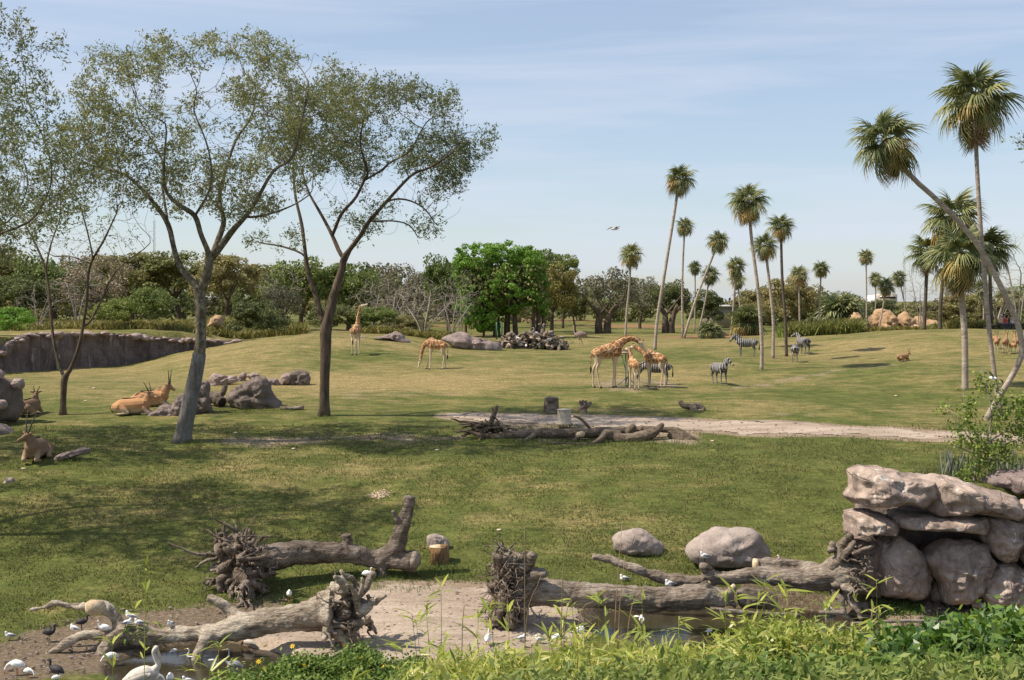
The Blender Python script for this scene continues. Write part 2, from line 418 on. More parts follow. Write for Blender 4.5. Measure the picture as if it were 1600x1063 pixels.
M['rock_wall'] = mat_rock('wall_rock', (.085, .066, .060), (.14, .108, .098), (.20, .155, .14), sc=.9, streaks=.35)
M['rock_cap'] = mat_rock('cap_rock', (.22, .16, .145), (.33, .25, .225), (.42, .34, .30), sc=1.5)
M['rock_tan'] = mat_rock('tan_rock', (.24, .15, .08), (.38, .25, .145), (.48, .34, .21), sc=.6)
M['boulder'] = mat_rock('pale_boulder', (.22, .175, .15), (.32, .26, .225), (.40, .34, .30), sc=1.6, bump=.5)
def mat_bark(name, cols, zs=.22, sc=7, bump=.9, blotch=None, bd=.06):
    m, t, b, o = newmat(name); v = _coord(t, 'Object', (1, 1, zs)); v2 = _coord(t)
    n = _noise(t, sc, 6, .7, v, .3); n2 = _noise(t, 1.3, 5, .6, v2)
    k = len(cols); c = _ramp(t, n.outputs[0], [(.3+.4*i/max(1, k-1), x) for i, x in enumerate(cols)]).outputs[0]
    c = _mix(t, .5, c, _ramp(t, n2.outputs[0], [(.3, (.3, .3, .3)), (.7, (.7, .7, .7))]).outputs[0], 'OVERLAY')
    if blotch: c = _mix(t, _map(t, _noise(t, 3.4, 6, .75, v2, .5).outputs[0], .5, .6, 0, .75), c, blotch)
    t.links.new(c, b.inputs['Base Color']); b.inputs['Roughness'].default_value = .92; b.inputs['Specular IOR Level'].default_value = .12
    _bump(t, b, n.outputs[0], bump, bd); return m
M['bark'] = mat_bark('brown_bark', [(.045, .033, .024), (.105, .078, .056), (.17, .13, .10)])
M['bark_lichen'] = mat_bark('lichened_bark', [(.05, .04, .028), (.12, .10, .07), (.2, .17, .13)], blotch=(.27, .25, .19))
M['bark_grey'] = mat_bark('blue_grey_wrapped_bark', [(.09, .086, .078), (.155, .15, .138), (.23, .22, .20)], zs=.2, sc=6, bump=.6, blotch=(.12, .10, .08))
M['twig'] = mat_bark('twig_bark', [(.07, .052, .04), (.15, .12, .095), (.24, .20, .16)], zs=1, sc=3, bump=.2)
M['bare'] = mat_bark('pale_bare_wood', [(.17, .145, .12), (.27, .235, .195), (.36, .32, .27)], zs=1, sc=2, bump=.2)
M['palm_bark'] = mat_bark('palm_bark', [(.20, .16, .125), (.36, .295, .24), (.48, .41, .34)], zs=3.5, sc=3, bump=.8)
M['palm_dark'] = mat_bark('dark_palm_bark', [(.05, .04, .03), (.10, .08, .062), (.16, .13, .10)], zs=3.5, sc=3, bump=.8)
def mat_log(name, cols, axis=(.14, 1, 1), pale=.6):
    m, t, b, o = newmat(name); v = _coord(t, 'Object', axis); v2 = _coord(t)
    n = _noise(t, 9, 7, .72, v, .25); n2 = _noise(t, 1.1, 5, .6, v2); n3 = _noise(t, 26, 4, .7, v)
    c = _ramp(t, n.outputs[0], [(.3, cols[0]), (.5, cols[1]), (.7, cols[2])]).outputs[0]
    c = _mix(t, _map(t, n2.outputs[0], .46, .60, 0, pale), c, cols[3])
    n4 = _noise(t, 3.2, 5, .7, v, .8)
    c = _mix(t, _map(t, n4.outputs[0], .55, .66, 0, .75), c, tuple(x*.55 for x in cols[0]))
    c = _mix(t, .7, c, _ramp(t, n3.outputs[0], [(.3, (.22, .22, .22)), (.7, (.78, .78, .78))]).outputs[0], 'OVERLAY')
    t.links.new(c, b.inputs['Base Color']); b.inputs['Roughness'].default_value = .93; b.inputs['Specular IOR Level'].default_value = .1
    _bump(t, b, _math(t, 'ADD', n.outputs[0], _math(t, 'MULTIPLY', n3.outputs[0], .5)), 1.0, .13); return m
M['log'] = mat_log('weathered_log', [(.10, .075, .055), (.26, .205, .16), (.44, .37, .295), (.54, .46, .37)])
M['log_dark'] = mat_log('barked_log', [(.06, .046, .035), (.165, .13, .10), (.31, .255, .205), (.38, .32, .265)], pale=.6)
M['log_bleached'] = mat_log('bleached_log', [(.17, .13, .095), (.37, .30, .225), (.56, .48, .375), (.66, .57, .45)], pale=.8)
M['root'] = mat_log('tangled_roots', [(.085, .063, .048), (.22, .17, .13), (.40, .33, .265), (.50, .42, .345)], axis=(1, 1, 1), pale=.5)
M['cut'] = mat_noise('cut_wood', [(.36, .26, .15), (.55, .43, .28), (.62, .52, .38)], sc=5, bump=.4)
M['branchwood'] = mat_log('branch_wood', [(.07, .052, .036), (.17, .13, .095), (.28, .22, .165), (.34, .27, .2)], axis=(.5, 1, 1), pale=.5)
# foliage
M['acacia'] = mat_leaf('acacia_leaf', (.14, .17, .075), (.21, .235, .095), (.32, .29, .10), trans=.35)
M['olive'] = mat_leaf('olive_leaf', (.17, .165, .06), (.26, .24, .09), (.34, .295, .125), trans=.38)
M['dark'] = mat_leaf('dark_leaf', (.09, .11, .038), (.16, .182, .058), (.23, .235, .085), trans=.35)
M['midgreen'] = mat_leaf('mid_green_leaf', (.10, .145, .036), (.18, .23, .055), (.26, .29, .08), trans=.38)
M['bright'] = mat_leaf('bright_green_leaf', (.10, .20, .022), (.17, .32, .035), (.25, .41, .055), trans=.3, objvar=.12)
M['yellow'] = mat_leaf('yellow_green_leaf', (.13, .135, .03), (.19, .18, .045), (.25, .2, .06), trans=.3)
M['greyleaf'] = mat_leaf('grey_green_leaf', (.12, .12, .07), (.18, .175, .105), (.24, .225, .14), trans=.25)
M['brownleaf'] = mat_leaf('brown_scrub', (.17, .14, .09), (.25, .205, .13), (.28, .24, .14), trans=.2)
M['palm'] = mat_leaf('palm_leaf', (.11, .14, .055), (.20, .225, .085), (.33, .31, .12), trans=.25, spec=.5, rough=.45)
M['palm_yellow'] = mat_leaf('yellowing_palm_leaf', (.27, .24, .06), (.40, .29, .09), (.46, .32, .13), trans=.25)
M['palm_dead'] = mat_leaf('dead_palm_leaf', (.22, .15, .085), (.36, .25, .15), (.46, .35, .22), trans=.15)
M['bamboo'] = mat_leaf('bamboo_leaf', (.17, .23, .03), (.31, .35, .055), (.46, .43, .12), trans=.35, objvar=.3, rough=.4, spec=.5)
M['bush'] = mat_leaf('glossy_bush_leaf', (.04, .10, .012), (.12, .21, .022), (.25, .33, .045), trans=.28, objvar=.2, rough=.35, spec=.6)
M['cover'] = mat_leaf('ground_cover_leaf', (.07, .13, .022), (.14, .21, .035), (.24, .30, .06), trans=.28)
M['blade'] = mat_leaf('grass_blade', (.085, .11, .028), (.135, .15, .045), (.26, .22, .10), trans=.45, objvar=0)
M['sword'] = mat_leaf('grey_sword_leaf', (.10, .115, .09), (.18, .2, .155), (.32, .3, .2), trans=.1)
M['flower'] = mat_plain('yellow_petal', (.85, .55, .02), .6)
# ================================================================ THE GROUND
PONDS[:] = [(6.6, 37.9, 4.3, 2.8), (13.0, 35.0, 7.5, 1.7), (-8.2, 33.8, 2.3, 2.2), (0, 26, 60, 5.0)]
us = np.concatenate([np.linspace(-2.6, -.47, 16), np.linspace(-.45, .45, 330), np.linspace(.47, 2.6, 16)])
ys = np.concatenate([[-60, -30, -8, 5, 14, 20, 25], np.geomspace(28.5, 130, 380), np.geomspace(133, 4000, 60)])
UU, YY = np.meshgrid(us, ys); XX = UU*np.maximum(YY, 28.5)
ZZ = height(XX, YY)
gi = np.arange(len(ys)-1)[:, None]*len(us); gj = np.arange(len(us)-1)[None]
gF = np.stack([gi+gj, gi+gj+1, gi+gj+len(us)+1, gi+gj+len(us)], -1).reshape(-1, 4)
V = np.stack([XX, YY, ZZ], -1).reshape(-1, 3)
me = make_mesh('ground', V, gF, M['ground'])
def poly_from(pxs): return np.array([[q.x, q.y] for q in (G(a, b) for a, b in pxs)])
def sdist(X, Y, poly):
    """signed distance to a polygon, positive inside"""
    X = X[..., None]; Y = Y[..., None]; a = poly; b = np.roll(poly, -1, 0); ab = b-a
    t = np.clip(((X-a[:, 0])*ab[:, 0]+(Y-a[:, 1])*ab[:, 1])/np.maximum((ab**2).sum(-1), 1e-9), 0, 1)
    d = np.sqrt((X-a[:, 0]-t*ab[:, 0])**2+(Y-a[:, 1]-t*ab[:, 1])**2).min(-1)
    c = ((a[:, 1] > Y) != (b[:, 1] > Y)) & (X < (b[:, 0]-a[:, 0])*(Y-a[:, 1])/np.where(abs(b[:, 1]-a[:, 1]) < 1e-9, 1e-9, b[:, 1]-a[:, 1])+a[:, 0])
    return np.where(c.sum(-1) % 2 == 1, d, -d)
ROAD = [(690, 648, 651), (720, 647, 655), (760, 646, 659), (850, 647, 664), (950, 650, 669), (1100, 657, 675), (1300, 665, 680), (1500, 676, 687), (1620, 682, 693), (1900, 690, 710)]
road_poly = poly_from([(a, b) for a, b, c in ROAD]+[(a, c) for a, b, c in ROAD[::-1]])
PAD = [(392, 1030), (402, 985), (480, 972), (545, 935), (600, 915), (690, 913), (770, 917), (850, 930), (905, 950), (912, 975), (900, 1000), (820, 1018), (720, 1050), (600, 1060), (480, 1040)]
pad_poly = poly_from(PAD)
SHORE = [(1360, 950), (1400, 935), (1500, 945), (1610, 955), (1700, 960), (1700, 985), (1500, 975), (1420, 985), (1350, 970)]
shore_poly = poly_from(SHORE)
MUD = poly_from([(-60, 1030), (30, 985), (150, 955), (250, 950), (420, 925), (470, 935), (400, 985), (380, 1040), (300, 1070), (-60, 1080)])
BARE = [poly_from(p) for p in ([(915, 600), (960, 590), (1060, 595), (1075, 606), (1000, 615), (930, 612)],
        [(300, 690), (370, 680), (560, 678), (740, 680), (735, 690), (560, 688), (400, 702)],
        [(520, 612), (560, 606), (700, 613), (730, 617), (640, 622), (540, 624)],
        [(735, 672), (780, 662), (850, 664), (960, 668), (1090, 676), (1100, 700), (960, 690), (800, 690)],
        [(1120, 608), (1200, 596), (1290, 578), (1400, 568), (1405, 571), (1300, 585), (1210, 604), (1130, 614)],
        [(160, 598), (200, 588), (220, 592), (190, 602)], [(1190, 640), (1290, 648), (1300, 656), (1200, 652)])]
mf = (YY < 140) & (YY > 20)
def att(name, val):
    a = me.attributes.new(name, 'FLOAT', 'POINT'); full = np.zeros(XX.shape, np.float32); full[mf] = val
    a.data.foreach_set('value', full.ravel())
xm, ym = XX[mf], YY[mf]
dirt = np.zeros_like(xm)
for p, wd in [(road_poly, 1.0), (pad_poly, .9), (shore_poly, .7)]: dirt = np.maximum(dirt, s01(sdist(xm, ym, p), -wd, .1))
for k, p in enumerate(BARE): dirt = np.maximum(dirt, (.50, .62, .42, .66, .50, .45, .45)[k]*s01(sdist(xm, ym, p), -1.2, .9))
q = G(593, 773); dirt = np.maximum(dirt, 1.2*(1-s01(np.hypot((xm-q.x), (ym-q.y)*1.0), .2, .5)))
att('dirt', dirt)
mud = s01(sdist(xm, ym, MUD), -.6, .9)*.75
mud = np.maximum(mud, s01(pond_mask(xm, ym), .02, .3)*(1.0))
att('mud', mud)
# dryness rises up the hills; red soil banks stand further back
dry = s01(ym, 56, 100)*.27 - .17*(1-s01(ym, 46, 66))
def blob(px, py, rx, ry):
    q = G(px, py); return np.exp(-(((xm-q.x)/rx)**2+((ym-q.y)/ry)**2))
for px, py, rx, ry, k in ((400, 600, 9, 7, .35), (620, 600, 8, 6, .3), (330, 560, 8, 8, .2), (560, 556, 3, 3, -.5), (1240, 640, 4, 3, .35), (1480, 640, 4, 3, .2), (1300, 620, 6, 3, -.35), (1060, 555, 6, 8, -.35), (1380, 548, 6, 5, .3), (760, 560, 6, 4, -.3), (720, 740, 5, 2, .1), (840, 820, 3, 2, .35), (420, 740, 3, 1.2, .25), (160, 780, 5, 2, .2), (940, 590, 5, 4, .3), (1420, 800, 3, 2, .15), (1150, 700, 6, 2, -.25)):
    dry = dry+k*blob(px, py, rx, ry)
att('dry', dry)
red = np.zeros(XX.shape, np.float32); 
for x, y, rx, ry in ((23, 128, 9, 4.5), (17, 175, 10, 6), (36, 128, 8, 4), (2, 215, 14, 10), (-8, 170, 5, 4)):
    red = np.maximum(red, np.exp(-(((XX-x)/rx)**2+((YY-y)/ry)**2)**2)*.9)
a = me.attributes.new('red', 'FLOAT', 'POINT'); a.data.foreach_set('value', red.ravel().astype(np.float32))
tag(put('ground', me), kind='structure')

def drape(name, poly, mat, cell=.16, lift=.03, wob=.25, seed=0):
    x0, y0 = poly.min(0)-1; x1, y1 = poly.max(0)+1
    xs = np.arange(x0, x1, cell*1.6); yy = np.arange(y0, y1, cell)
    X, Y = np.meshgrid(xs, yy); D = sdist(X, Y, poly)
    D = D+wob*(np.sin(X*1.9+seed+np.sin(Y*2.3))+.6*np.sin(X*4.7+Y*3.1)+.4*np.sin(X*11-Y*9))*.5
    n = len(xs); i = np.arange(len(yy)-1)[:, None]*n; j = np.arange(n-1)[None]
    Fq = np.stack([i+j, i+j+1, i+j+n+1, i+j+n], -1).reshape(-1, 4)
    keep = (D.ravel()[Fq] > 0).all(1); Fq = Fq[keep]
    used = np.unique(Fq); mp_ = -np.ones(X.size, int); mp_[used] = np.arange(len(used))
    Xr, Yr = X.ravel()[used], Y.ravel()[used]
    Z = height(Xr, Yr)+lift*s01(D.ravel()[used], 0, .5)-.004*0+.006
    return tag(put(name, make_mesh(name, np.stack([Xr, Yr, Z], -1), mp_[Fq], mat)), kind='structure')
drape('dirt_road', road_poly, M['road'], cell=.2, lift=.03, wob=.45)
drape('path', pad_poly, M['road'], cell=.1, lift=.05, wob=.25, seed=3)
# water
wx = np.linspace(-60, 60, 60); wyy = np.linspace(8, 40.2, 30)
WX, WY = np.meshgrid(wx, wyy); i = np.arange(29)[:, None]*60; j = np.arange(59)[None]
tag(put('pond_water', make_mesh('pond_water', np.stack([WX, WY, WX*0-.05], -1).reshape(-1, 3), np.stack([i+j, i+j+1, i+j+61, i+j+60], -1).reshape(-1, 4), M['water'])), kind='structure')

# grass blades standing in the nearer lawn
def blades(n, d0, d1, hgt, wid, seed):
    r = np.random.default_rng(seed)
    Y = d0*(d1/d0)**r.random(n); X = (r.random(n)*.88-.44)*Y
    keep = (sdist(X, Y, road_poly) < -.1) & (sdist(X, Y, pad_poly) < -.15) & (sdist(X, Y, MUD) < .4) & (pond_mask(X, Y) < .05)
    nn = np.sin(X*1.3+np.sin(Y*1.1)*2)*np.sin(Y*1.7+np.sin(X*.7)*2)+r.normal(0, .5, n)
    keep &= nn > -.1
    X, Y = X[keep], Y[keep]; Z = height(X, Y); k = len(X)
    a = r.random(k)*PI; h = hgt*(.5+r.random(k)); w_ = wid*(.6+.8*r.random(k))
    dx, dy = np.cos(a)*w_, np.sin(a)*w_; lx, ly = r.normal(0, .5, k)*h, r.normal(0, .5, k)*h
    V = np.stack([np.stack([X-dx, Y-dy, Z-.01], -1), np.stack([X+dx, Y+dy, Z-.01], -1), np.stack([X+lx, Y+ly, Z+h], -1)], 1).reshape(-1, 3)
    return V, np.arange(k*3).reshape(-1, 3)
mb = MB(); mb.add(*blades(170000, 37, 60, .07, .02, 1))
tag(obj('grass', mb, M['blade'], smooth=False), kind='stuff')

# ================================================================ ROCKS
def rock(outline, d, T=.8, mat=None, name='rock', parent=None, base=None, back=.7, seed=0, rough=.05, n=56, rings=16, origin=(0, 0), sc=1.0, slant=0.0, pw=.5, facets=1, lean=0.0):
    """a solid boulder with the given silhouette: d = distance, T = half thickness in metres"""
    pp = [P(origin[0]+a*sc, origin[1]+b*sc, d) for a, b in outline]
    q = np.array([[v.x, v.z] for v in pp]); q2 = np.vstack([q, q[:1]])
    seg = np.linalg.norm(np.diff(q2, axis=0), axis=1); s = np.concatenate([[0], np.cumsum(seg)])
    t = np.linspace(0, s[-1], n, endpoint=False)
    R = np.stack([np.interp(t, s, q2[:, 0]), np.interp(t, s, q2[:, 1])], -1)
    R = (np.roll(R, 1, 0)+R*4+np.roll(R, -1, 0))/6
    c = R.mean(0); size = np.abs(R-c).max()
    Vs = []; ks = np.sin(np.linspace(0, PI/2, rings))[1:][::-1]     # 1 -> 0
    for side in (1, -1):
        for k in (ks if side == 1 else ks[1:]):
            dep = (1-k**2.4)**pw*(T if side == 1 else T*back)
            ring = c+(R-c)*k
            zz = ring[:, 1]; hz = (zz-c[1])/size
            y = d-side*dep+slant*(ring[:, 0]-c[0])+lean*hz*size
            Vs.append(np.stack([ring[:, 0], y if hasattr(y, '__len__') else np.full(n, y), zz], -1))
    m = len(ks)
    front = Vs[:m]; backs = Vs[m:]
    allr = front[::-1]+backs
    V = np.concatenate(allr); nr = len(allr)
    i = np.arange(nr-1)[:, None]*n; j = np.arange(n)[None]; j2 = (j+1) % n
    Fq = np.stack([i+j, i+n+j, i+n+j2, i+j2], -1).reshape(-1, 4)
    V = np.vstack([V, front[-1].mean(0)+[0, -.01, 0], backs[-1].mean(0)+[0, .01, 0]]); k0 = nr*n; jj = np.arange(n); j3 = (jj+1) % n
    F3 = [np.stack([jj*0+k0, jj, j3], -1), np.stack([jj*0+k0+1, (nr-1)*n+j3, (nr-1)*n+jj], -1)]
    # lumps, planes and pits
    off = Vector((seed*7.3, seed*3.1, seed*1.7)); ctr = np.array([c[0], d, c[1]])
    for a in range(len(V)):
        p = Vector(V[a]-ctr)/max(size, .3)
        f = mn.fractal(p*1.7+off, 1.0, 2.0, 5)*rough*size*1.9
        g = -abs(mn.noise(Vector((p.x*2.2, p.y*2.4, p.z*3.6))+off*1.3))*rough*size*2.2+mn.noise(p*7+off)*rough*size*.5-max(0, .12-abs(mn.noise(p*3.1-off)))*rough*size*4*facets
        dr = V[a]-ctr; l = np.linalg.norm(dr)+1e-6; dr = dr/l; dr[1] *= 1.8
        V[a] += dr*(f+g*facets)
    mb = MB(); mb.add(V, [Fq]+F3)
    b = base if base is not None else Vector((c[0], d, R[:, 1].min()))
    return obj(name, mb, mat or M['rock'], parent, base=b)
def lone_rock(outline, label, T=.5, mat=None, d=None, name='rock', group=None, **k):
    """a rock lying on the ground under its own silhouette"""
    o_ = k.get('origin', (0, 0)); s_ = k.get('sc', 1)
    ys_ = [o_[1]+b*s_ for a, b in outline]; xs_ = [o_[0]+a*s_ for a, b in outline]
    if d is None: d = G(sum(xs_)/len(xs_), max(ys_)-2).y+T*.45
    # let the underside sink into the soil
    zb = max(b for a, b in outline); out_ = [(a, b+(6/s_*.5 if b > zb-(zb-min(y for _, y in outline))*.2 else 0)) for a, b in outline]
    return tag(rock(out_, d, T, mat, name, **k), label, 'rock', group)

# outcrop on the right, one boulder at a time
oc = thing('rock_outcrop', P(1450, 955, 38.6), 'tall outcrop of stacked pinkish grey boulders with dark ledges at the right edge', 'rock outcrop')
OB = oc.location
OK_ = dict(origin=(1300, 700), sc=.2445, parent=oc, base=OB)
def ob(outline, d, T, seed, **k):
    kk = dict(OK_, rings=24, rough=.055, pw=.34); kk.update(k)
    if kk.get('n', 56) == 56: kk['n'] = 80
    return rock(outline, d, T, kk.pop('mat', M['rock']), 'boulder', seed=seed, **kk)
ob([(110, 145), (180, 103), (250, 122), (300, 135), (370, 128), (430, 150), (560, 168), (640, 180), (640, 300), (570, 345), (545, 375), (470, 345), (350, 352), (240, 372), (130, 350), (75, 300), (118, 265), (122, 210)], 38.9, 1.55, 1, rough=.046, n=110, pw=.34)
ob([(540, 180), (640, 153), (700, 175), (770, 178), (840, 215), (900, 240), (1000, 265), (1100, 285), (1165, 330), (1190, 400), (1150, 452), (1000, 412), (850, 405), (600, 412), (555, 380), (548, 250)], 38.8, 1.75, 2, rough=.046, n=110, pw=.34)
ob([(78, 400), (180, 393), (300, 410), (385, 445), (400, 500), (385, 540), (250, 530), (120, 545), (95, 570), (90, 480)], 39.0, 1.35, 3, rough=.05, pw=.4)
ob([(360, 435), (400, 400), (600, 408), (800, 402), (940, 410), (960, 470), (935, 520), (700, 505), (480, 495), (380, 490)], 38.8, 1.6, 4, rough=.035, pw=.35)
ob([(940, 410), (1050, 408), (1160, 445), (1190, 520), (1150, 600), (1120, 700), (1050, 725), (960, 650), (930, 560)], 38.6, 1.4, 5, rough=.05)
ob([(1150, 480), (1230, 390), (1320, 380), (1400, 600), (1330, 760), (1230, 770), (1180, 680), (1140, 590)], 38.2, 1.3, 6, rough=.05)
ob([(1170, 440), (1240, 330), (1400, 350), (1450, 520), (1300, 560)], 39.2, 1.2, 16, rough=.06)
ob([(285, 660), (310, 620), (350, 585), (400, 538), (470, 580), (580, 680), (640, 830), (605, 930), (560, 955), (450, 960), (300, 940), (282, 800)], 38.9, .95, 7, rough=.035)
ob([(286, 590), (350, 562), (372, 580), (350, 640), (300, 665)], 39.1, .6, 8)
ob([(578, 680), (640, 620), (720, 573), (850, 570), (960, 600), (1030, 710), (985, 820), (940, 930), (850, 985), (700, 985), (668, 860), (615, 780)], 38.6, 1.15, 9, rough=.05, n=80)
ob([(940, 850), (970, 780), (1020, 728), (1130, 712), (1215, 770), (1240, 870), (1215, 1010), (1050, 1030), (960, 985), (915, 915)], 38.4, 1.05, 10, rough=.045)
ob([(600, 905), (640, 830), (690, 880), (690, 975), (612, 965)], 39.2, .5, 11)
ob([(1190, 700), (1300, 640), (1420, 700), (1430, 1020), (1300, 1060), (1205, 1020), (1225, 850)], 38.7, .9, 12)
ob([(85, 560), (200, 590), (320, 600), (330, 900), (300, 960), (120, 930), (80, 760)], 39.4, .7, 13, rough=.04)
ob([(885, 1000), (905, 980), (945, 975), (972, 995), (965, 1025), (900, 1025)], 38.0, .25, 14, n=24)
ob([(125, 340), (500, 330), (1000, 390), (1400, 430), (1420, 1000), (1000, 1030), (300, 960), (120, 900)], 40.5, .8, 15, rough=.03, mat=M['rock_dark'], pw=.25)  # added backing rock closing the gaps; recess shade put into its dark colour

for o__, d__, T__, s__ in (([(1380, 420), (1480, 360), (1600, 380), (1680, 520), (1600, 700), (1420, 690)], 38.6, 1.3, 17), ([(1400, 680), (1540, 660), (1660, 700), (1690, 1030), (1420, 1050)], 38.9, 1.1, 18), ([(1640, 420), (1800, 440), (1860, 700), (1820, 1030), (1640, 1040), (1600, 700)], 39.4, 1.3, 19)):
    ob(o__, d__, T__, s__)
# boulders and stones lying about
lone_rock([(625, 170), (650, 130), (700, 108), (740, 98), (810, 98), (860, 125), (900, 160), (945, 200), (950, 270), (870, 272), (700, 265), (635, 235)], 'smaller of the two pale rounded boulders in the lawn, left of the big one', .55, M['boulder'], origin=(800, 800), sc=.25, seed=21, rough=.03, name='boulder')
lone_rock([(1080, 260), (1090, 200), (1130, 165), (1280, 90), (1400, 90), (1500, 110), (1560, 150), (1620, 230), (1640, 340), (1400, 370), (1200, 340), (1100, 300)], 'large pale rounded boulder in the lawn behind the right fallen tree', .95, M['boulder'], origin=(800, 800), sc=.25, seed=22, rough=.03, name='boulder')
lone_rock([(1065, 150), (1110, 130), (1190, 158), (1215, 190), (1210, 225), (1130, 240), (1070, 225)], 'small pale stone on the brown stump block at the end of the fallen tree', .25, M['boulder'], origin=(400, 800), sc=.25, seed=23, n=32)
lone_rock([(420, 850), (470, 805), (560, 775), (700, 733), (760, 740), (752, 785), (600, 830), (430, 862)], 'flat slanted pink slab beside the lying antelope on the left lawn', .35, M['rock_far'], origin=(0, 560), sc=.188, seed=24, n=40)
lone_rock([(15, 1030), (60, 988), (112, 992), (128, 1030), (60, 1040)], 'small tan stone alone on the lawn at the left edge', .2, M['boulder'], origin=(0, 560), sc=.188, seed=25, n=28)
Z4 = dict(origin=(160, 570), sc=.2125)
lone_rock([(912, 230), (935, 185), (970, 155), (1060, 110), (1150, 62), (1200, 78), (1240, 150), (1270, 220), (1335, 300), (1330, 325), (1000, 330), (940, 300)], 'big dark pointed rock in the middle of the left rock group', .9, M['rock_dark'], seed=31, rough=.06, **Z4)
lone_rock([(655, 360), (680, 240), (715, 130), (760, 98), (800, 130), (795, 220), (825, 365)], 'upright dark rock just right of the grey wrapped trunk', .55, M['rock_dark'], seed=32, rough=.06, n=40, **Z4)
lone_rock([(320, 380), (350, 345), (430, 298), (500, 295), (560, 330), (600, 380)], 'low pink rock in front of the two lying antelopes', .5, M['rock_far'], seed=33, rough=.05, n=40, **Z4)
lone_rock([(480, 380), (500, 300), (580, 205), (640, 230), (650, 380)], 'slanted pink rock partly hidden by the grey wrapped trunk', .4, M['rock_far'], seed=34, rough=.05, n=40, **Z4)
lone_rock([(775, 160), (790, 90), (830, 62), (900, 72), (990, 80), (1005, 125), (850, 160)], 'pale pink low rock at the back of the left rock group', .5, M['rock_cap'], seed=35, rough=.07, n=40, **Z4)
lone_rock([(985, 130), (1000, 75), (1040, 50), (1066, 72), (1040, 130)], 'small pale knob of rock left of the pointed rock', .3, M['rock_cap'], seed=36, rough=.07, n=28, **Z4)
lone_rock([(1062, 84), (1100, 58), (1155, 64), (1165, 100), (1100, 110)], 'pale rock showing behind the tip of the pointed rock', .3, M['rock_cap'], seed=37, rough=.07, n=28, d=P(0, 0, 78).y, **Z4)
lone_rock([(1215, 100), (1290, 98), (1320, 158), (1225, 160)], 'low pink rock right behind the pointed rock', .3, M['rock_far'], seed=38, n=28, **Z4)
lone_rock([(1305, 160), (1310, 90), (1350, 54), (1395, 70), (1385, 135)], 'narrow upright pinkish rock in the right of the left rock group', .35, M['rock_cap'], seed=39, n=28, **Z4)
lone_rock([(1370, 158), (1372, 60), (1430, 34), (1520, 58), (1537, 115), (1520, 160)], 'dark blocky rock at the right end of the left rock group', .5, M['rock_dark'], seed=40, rough=.06, n=40, **Z4)
Z3 = dict(origin=(520, 460), sc=.175)
lone_rock([(955, 395), (1050, 352), (1130, 333), (1200, 343), (1245, 380), (1380, 400), (1500, 440), (1518, 500), (1300, 505), (1060, 482)], 'long low mauve rock on the rise beside the grazing giraffe', 1.1, M['rock_far'], seed=41, rough=.05, n=60, **Z3)
lone_rock([(350, 385), (450, 378), (560, 325), (650, 368), (712, 430), (640, 432), (560, 412), (440, 395)], 'low pinkish rock on the crest right of the standing giraffe', .7, M['rock_far'], seed=42, rough=.05, n=50, **Z3)
lone_rock([(120, 385), (150, 365), (200, 385)], 'small pale stone on the crest behind the standing giraffe', .3, M['rock_cap'], seed=43, n=20, **Z3)
lone_rock([(240, 385), (250, 368), (300, 378), (290, 395)], 'small pale stone on the crest just right of the standing giraffe', .3, M['rock_cap'], seed=44, n=20, **Z3)
# left edge rock group
lg = thing('rock_outcrop', on(-10, 61.5), 'dark rock pile with pink caps cut by the left edge', 'rock outcrop')
for i, (o_, d, T, m) in enumerate([
    ([(-70, 580), (0, 582), (12, 592), (36, 604), (37, 640), (32, 656), (0, 662), (-70, 665)], 61.5, 1.0, M['rock_dark']),
    ([(-60, 580), (-30, 573), (0, 576), (10, 583), (8, 592), (-20, 598), (-60, 596)], 60.9, .7, M['rock_cap']),
    ([(19, 600), (24, 590), (35, 592), (39, 601), (36, 608), (24, 608)], 61.0, .5, M['rock_cap']),
    ([(-60, 628), (-20, 624), (10, 625), (14, 633), (6, 641), (-60, 644)], 60.3, .7, M['rock_cap']),
    ([(-60, 668), (0, 662), (10, 664), (25, 674), (34, 686), (10, 692), (-60, 696)], 58.5, .9, M['rock_far'])]):
    rock(o_, d, T, m, 'boulder', lg, base=lg.location, seed=50+i, n=40)
# tan rocks far right
tg = thing('rock_outcrop', on(1390, 138), 'pile of rounded tan orange rocks in front of the far palms', 'rock outcrop')
for i, o_ in enumerate([
    [(1330, 520), (1333, 497), (1342, 488), (1352, 496), (1356, 520)], [(1352, 520), (1357, 500), (1368, 492), (1378, 500), (1380, 520)],
    [(1366, 500), (1368, 488), (1380, 484), (1392, 489), (1396, 505), (1376, 506)], [(1374, 514), (1378, 494), (1390, 490), (1401, 498), (1400, 516)],
    [(1399, 505), (1404, 493), (1414, 491), (1418, 498), (1426, 500), (1425, 515), (1400, 516)], [(1420, 514), (1424, 497), (1438, 497), (1444, 503), (1444, 516)],
    [(1440, 516), (1443, 502), (1455, 503), (1460, 512), (1458, 518)], [(1376, 524), (1380, 508), (1392, 510), (1396, 524)], [(1412, 522), (1414, 508), (1436, 509), (1440, 522)]]):
    rock([(1392+(a-1392)*1.12, b+(7 if b > 512 else -3)) for a, b in o_], 138+(i % 3)-1.5*(i > 6), 1.3, M['rock_tan'], 'boulder', tg, base=tg.location, seed=70+i, n=32, rough=.06)
for (o_, lab, d) in (([(322, 510), (330, 497), (338, 491), (348, 494), (350, 508)], 'tan rock in the scrub beyond the long wall, right of the second trunk', 112), ([(1110, 522), (1116, 514), (1130, 516), (1140, 522)], 'pale rock at the foot of the far palms', 124)):
    lone_rock(o_, lab, .6, M['rock_tan'], d=d, n=24, seed=80)

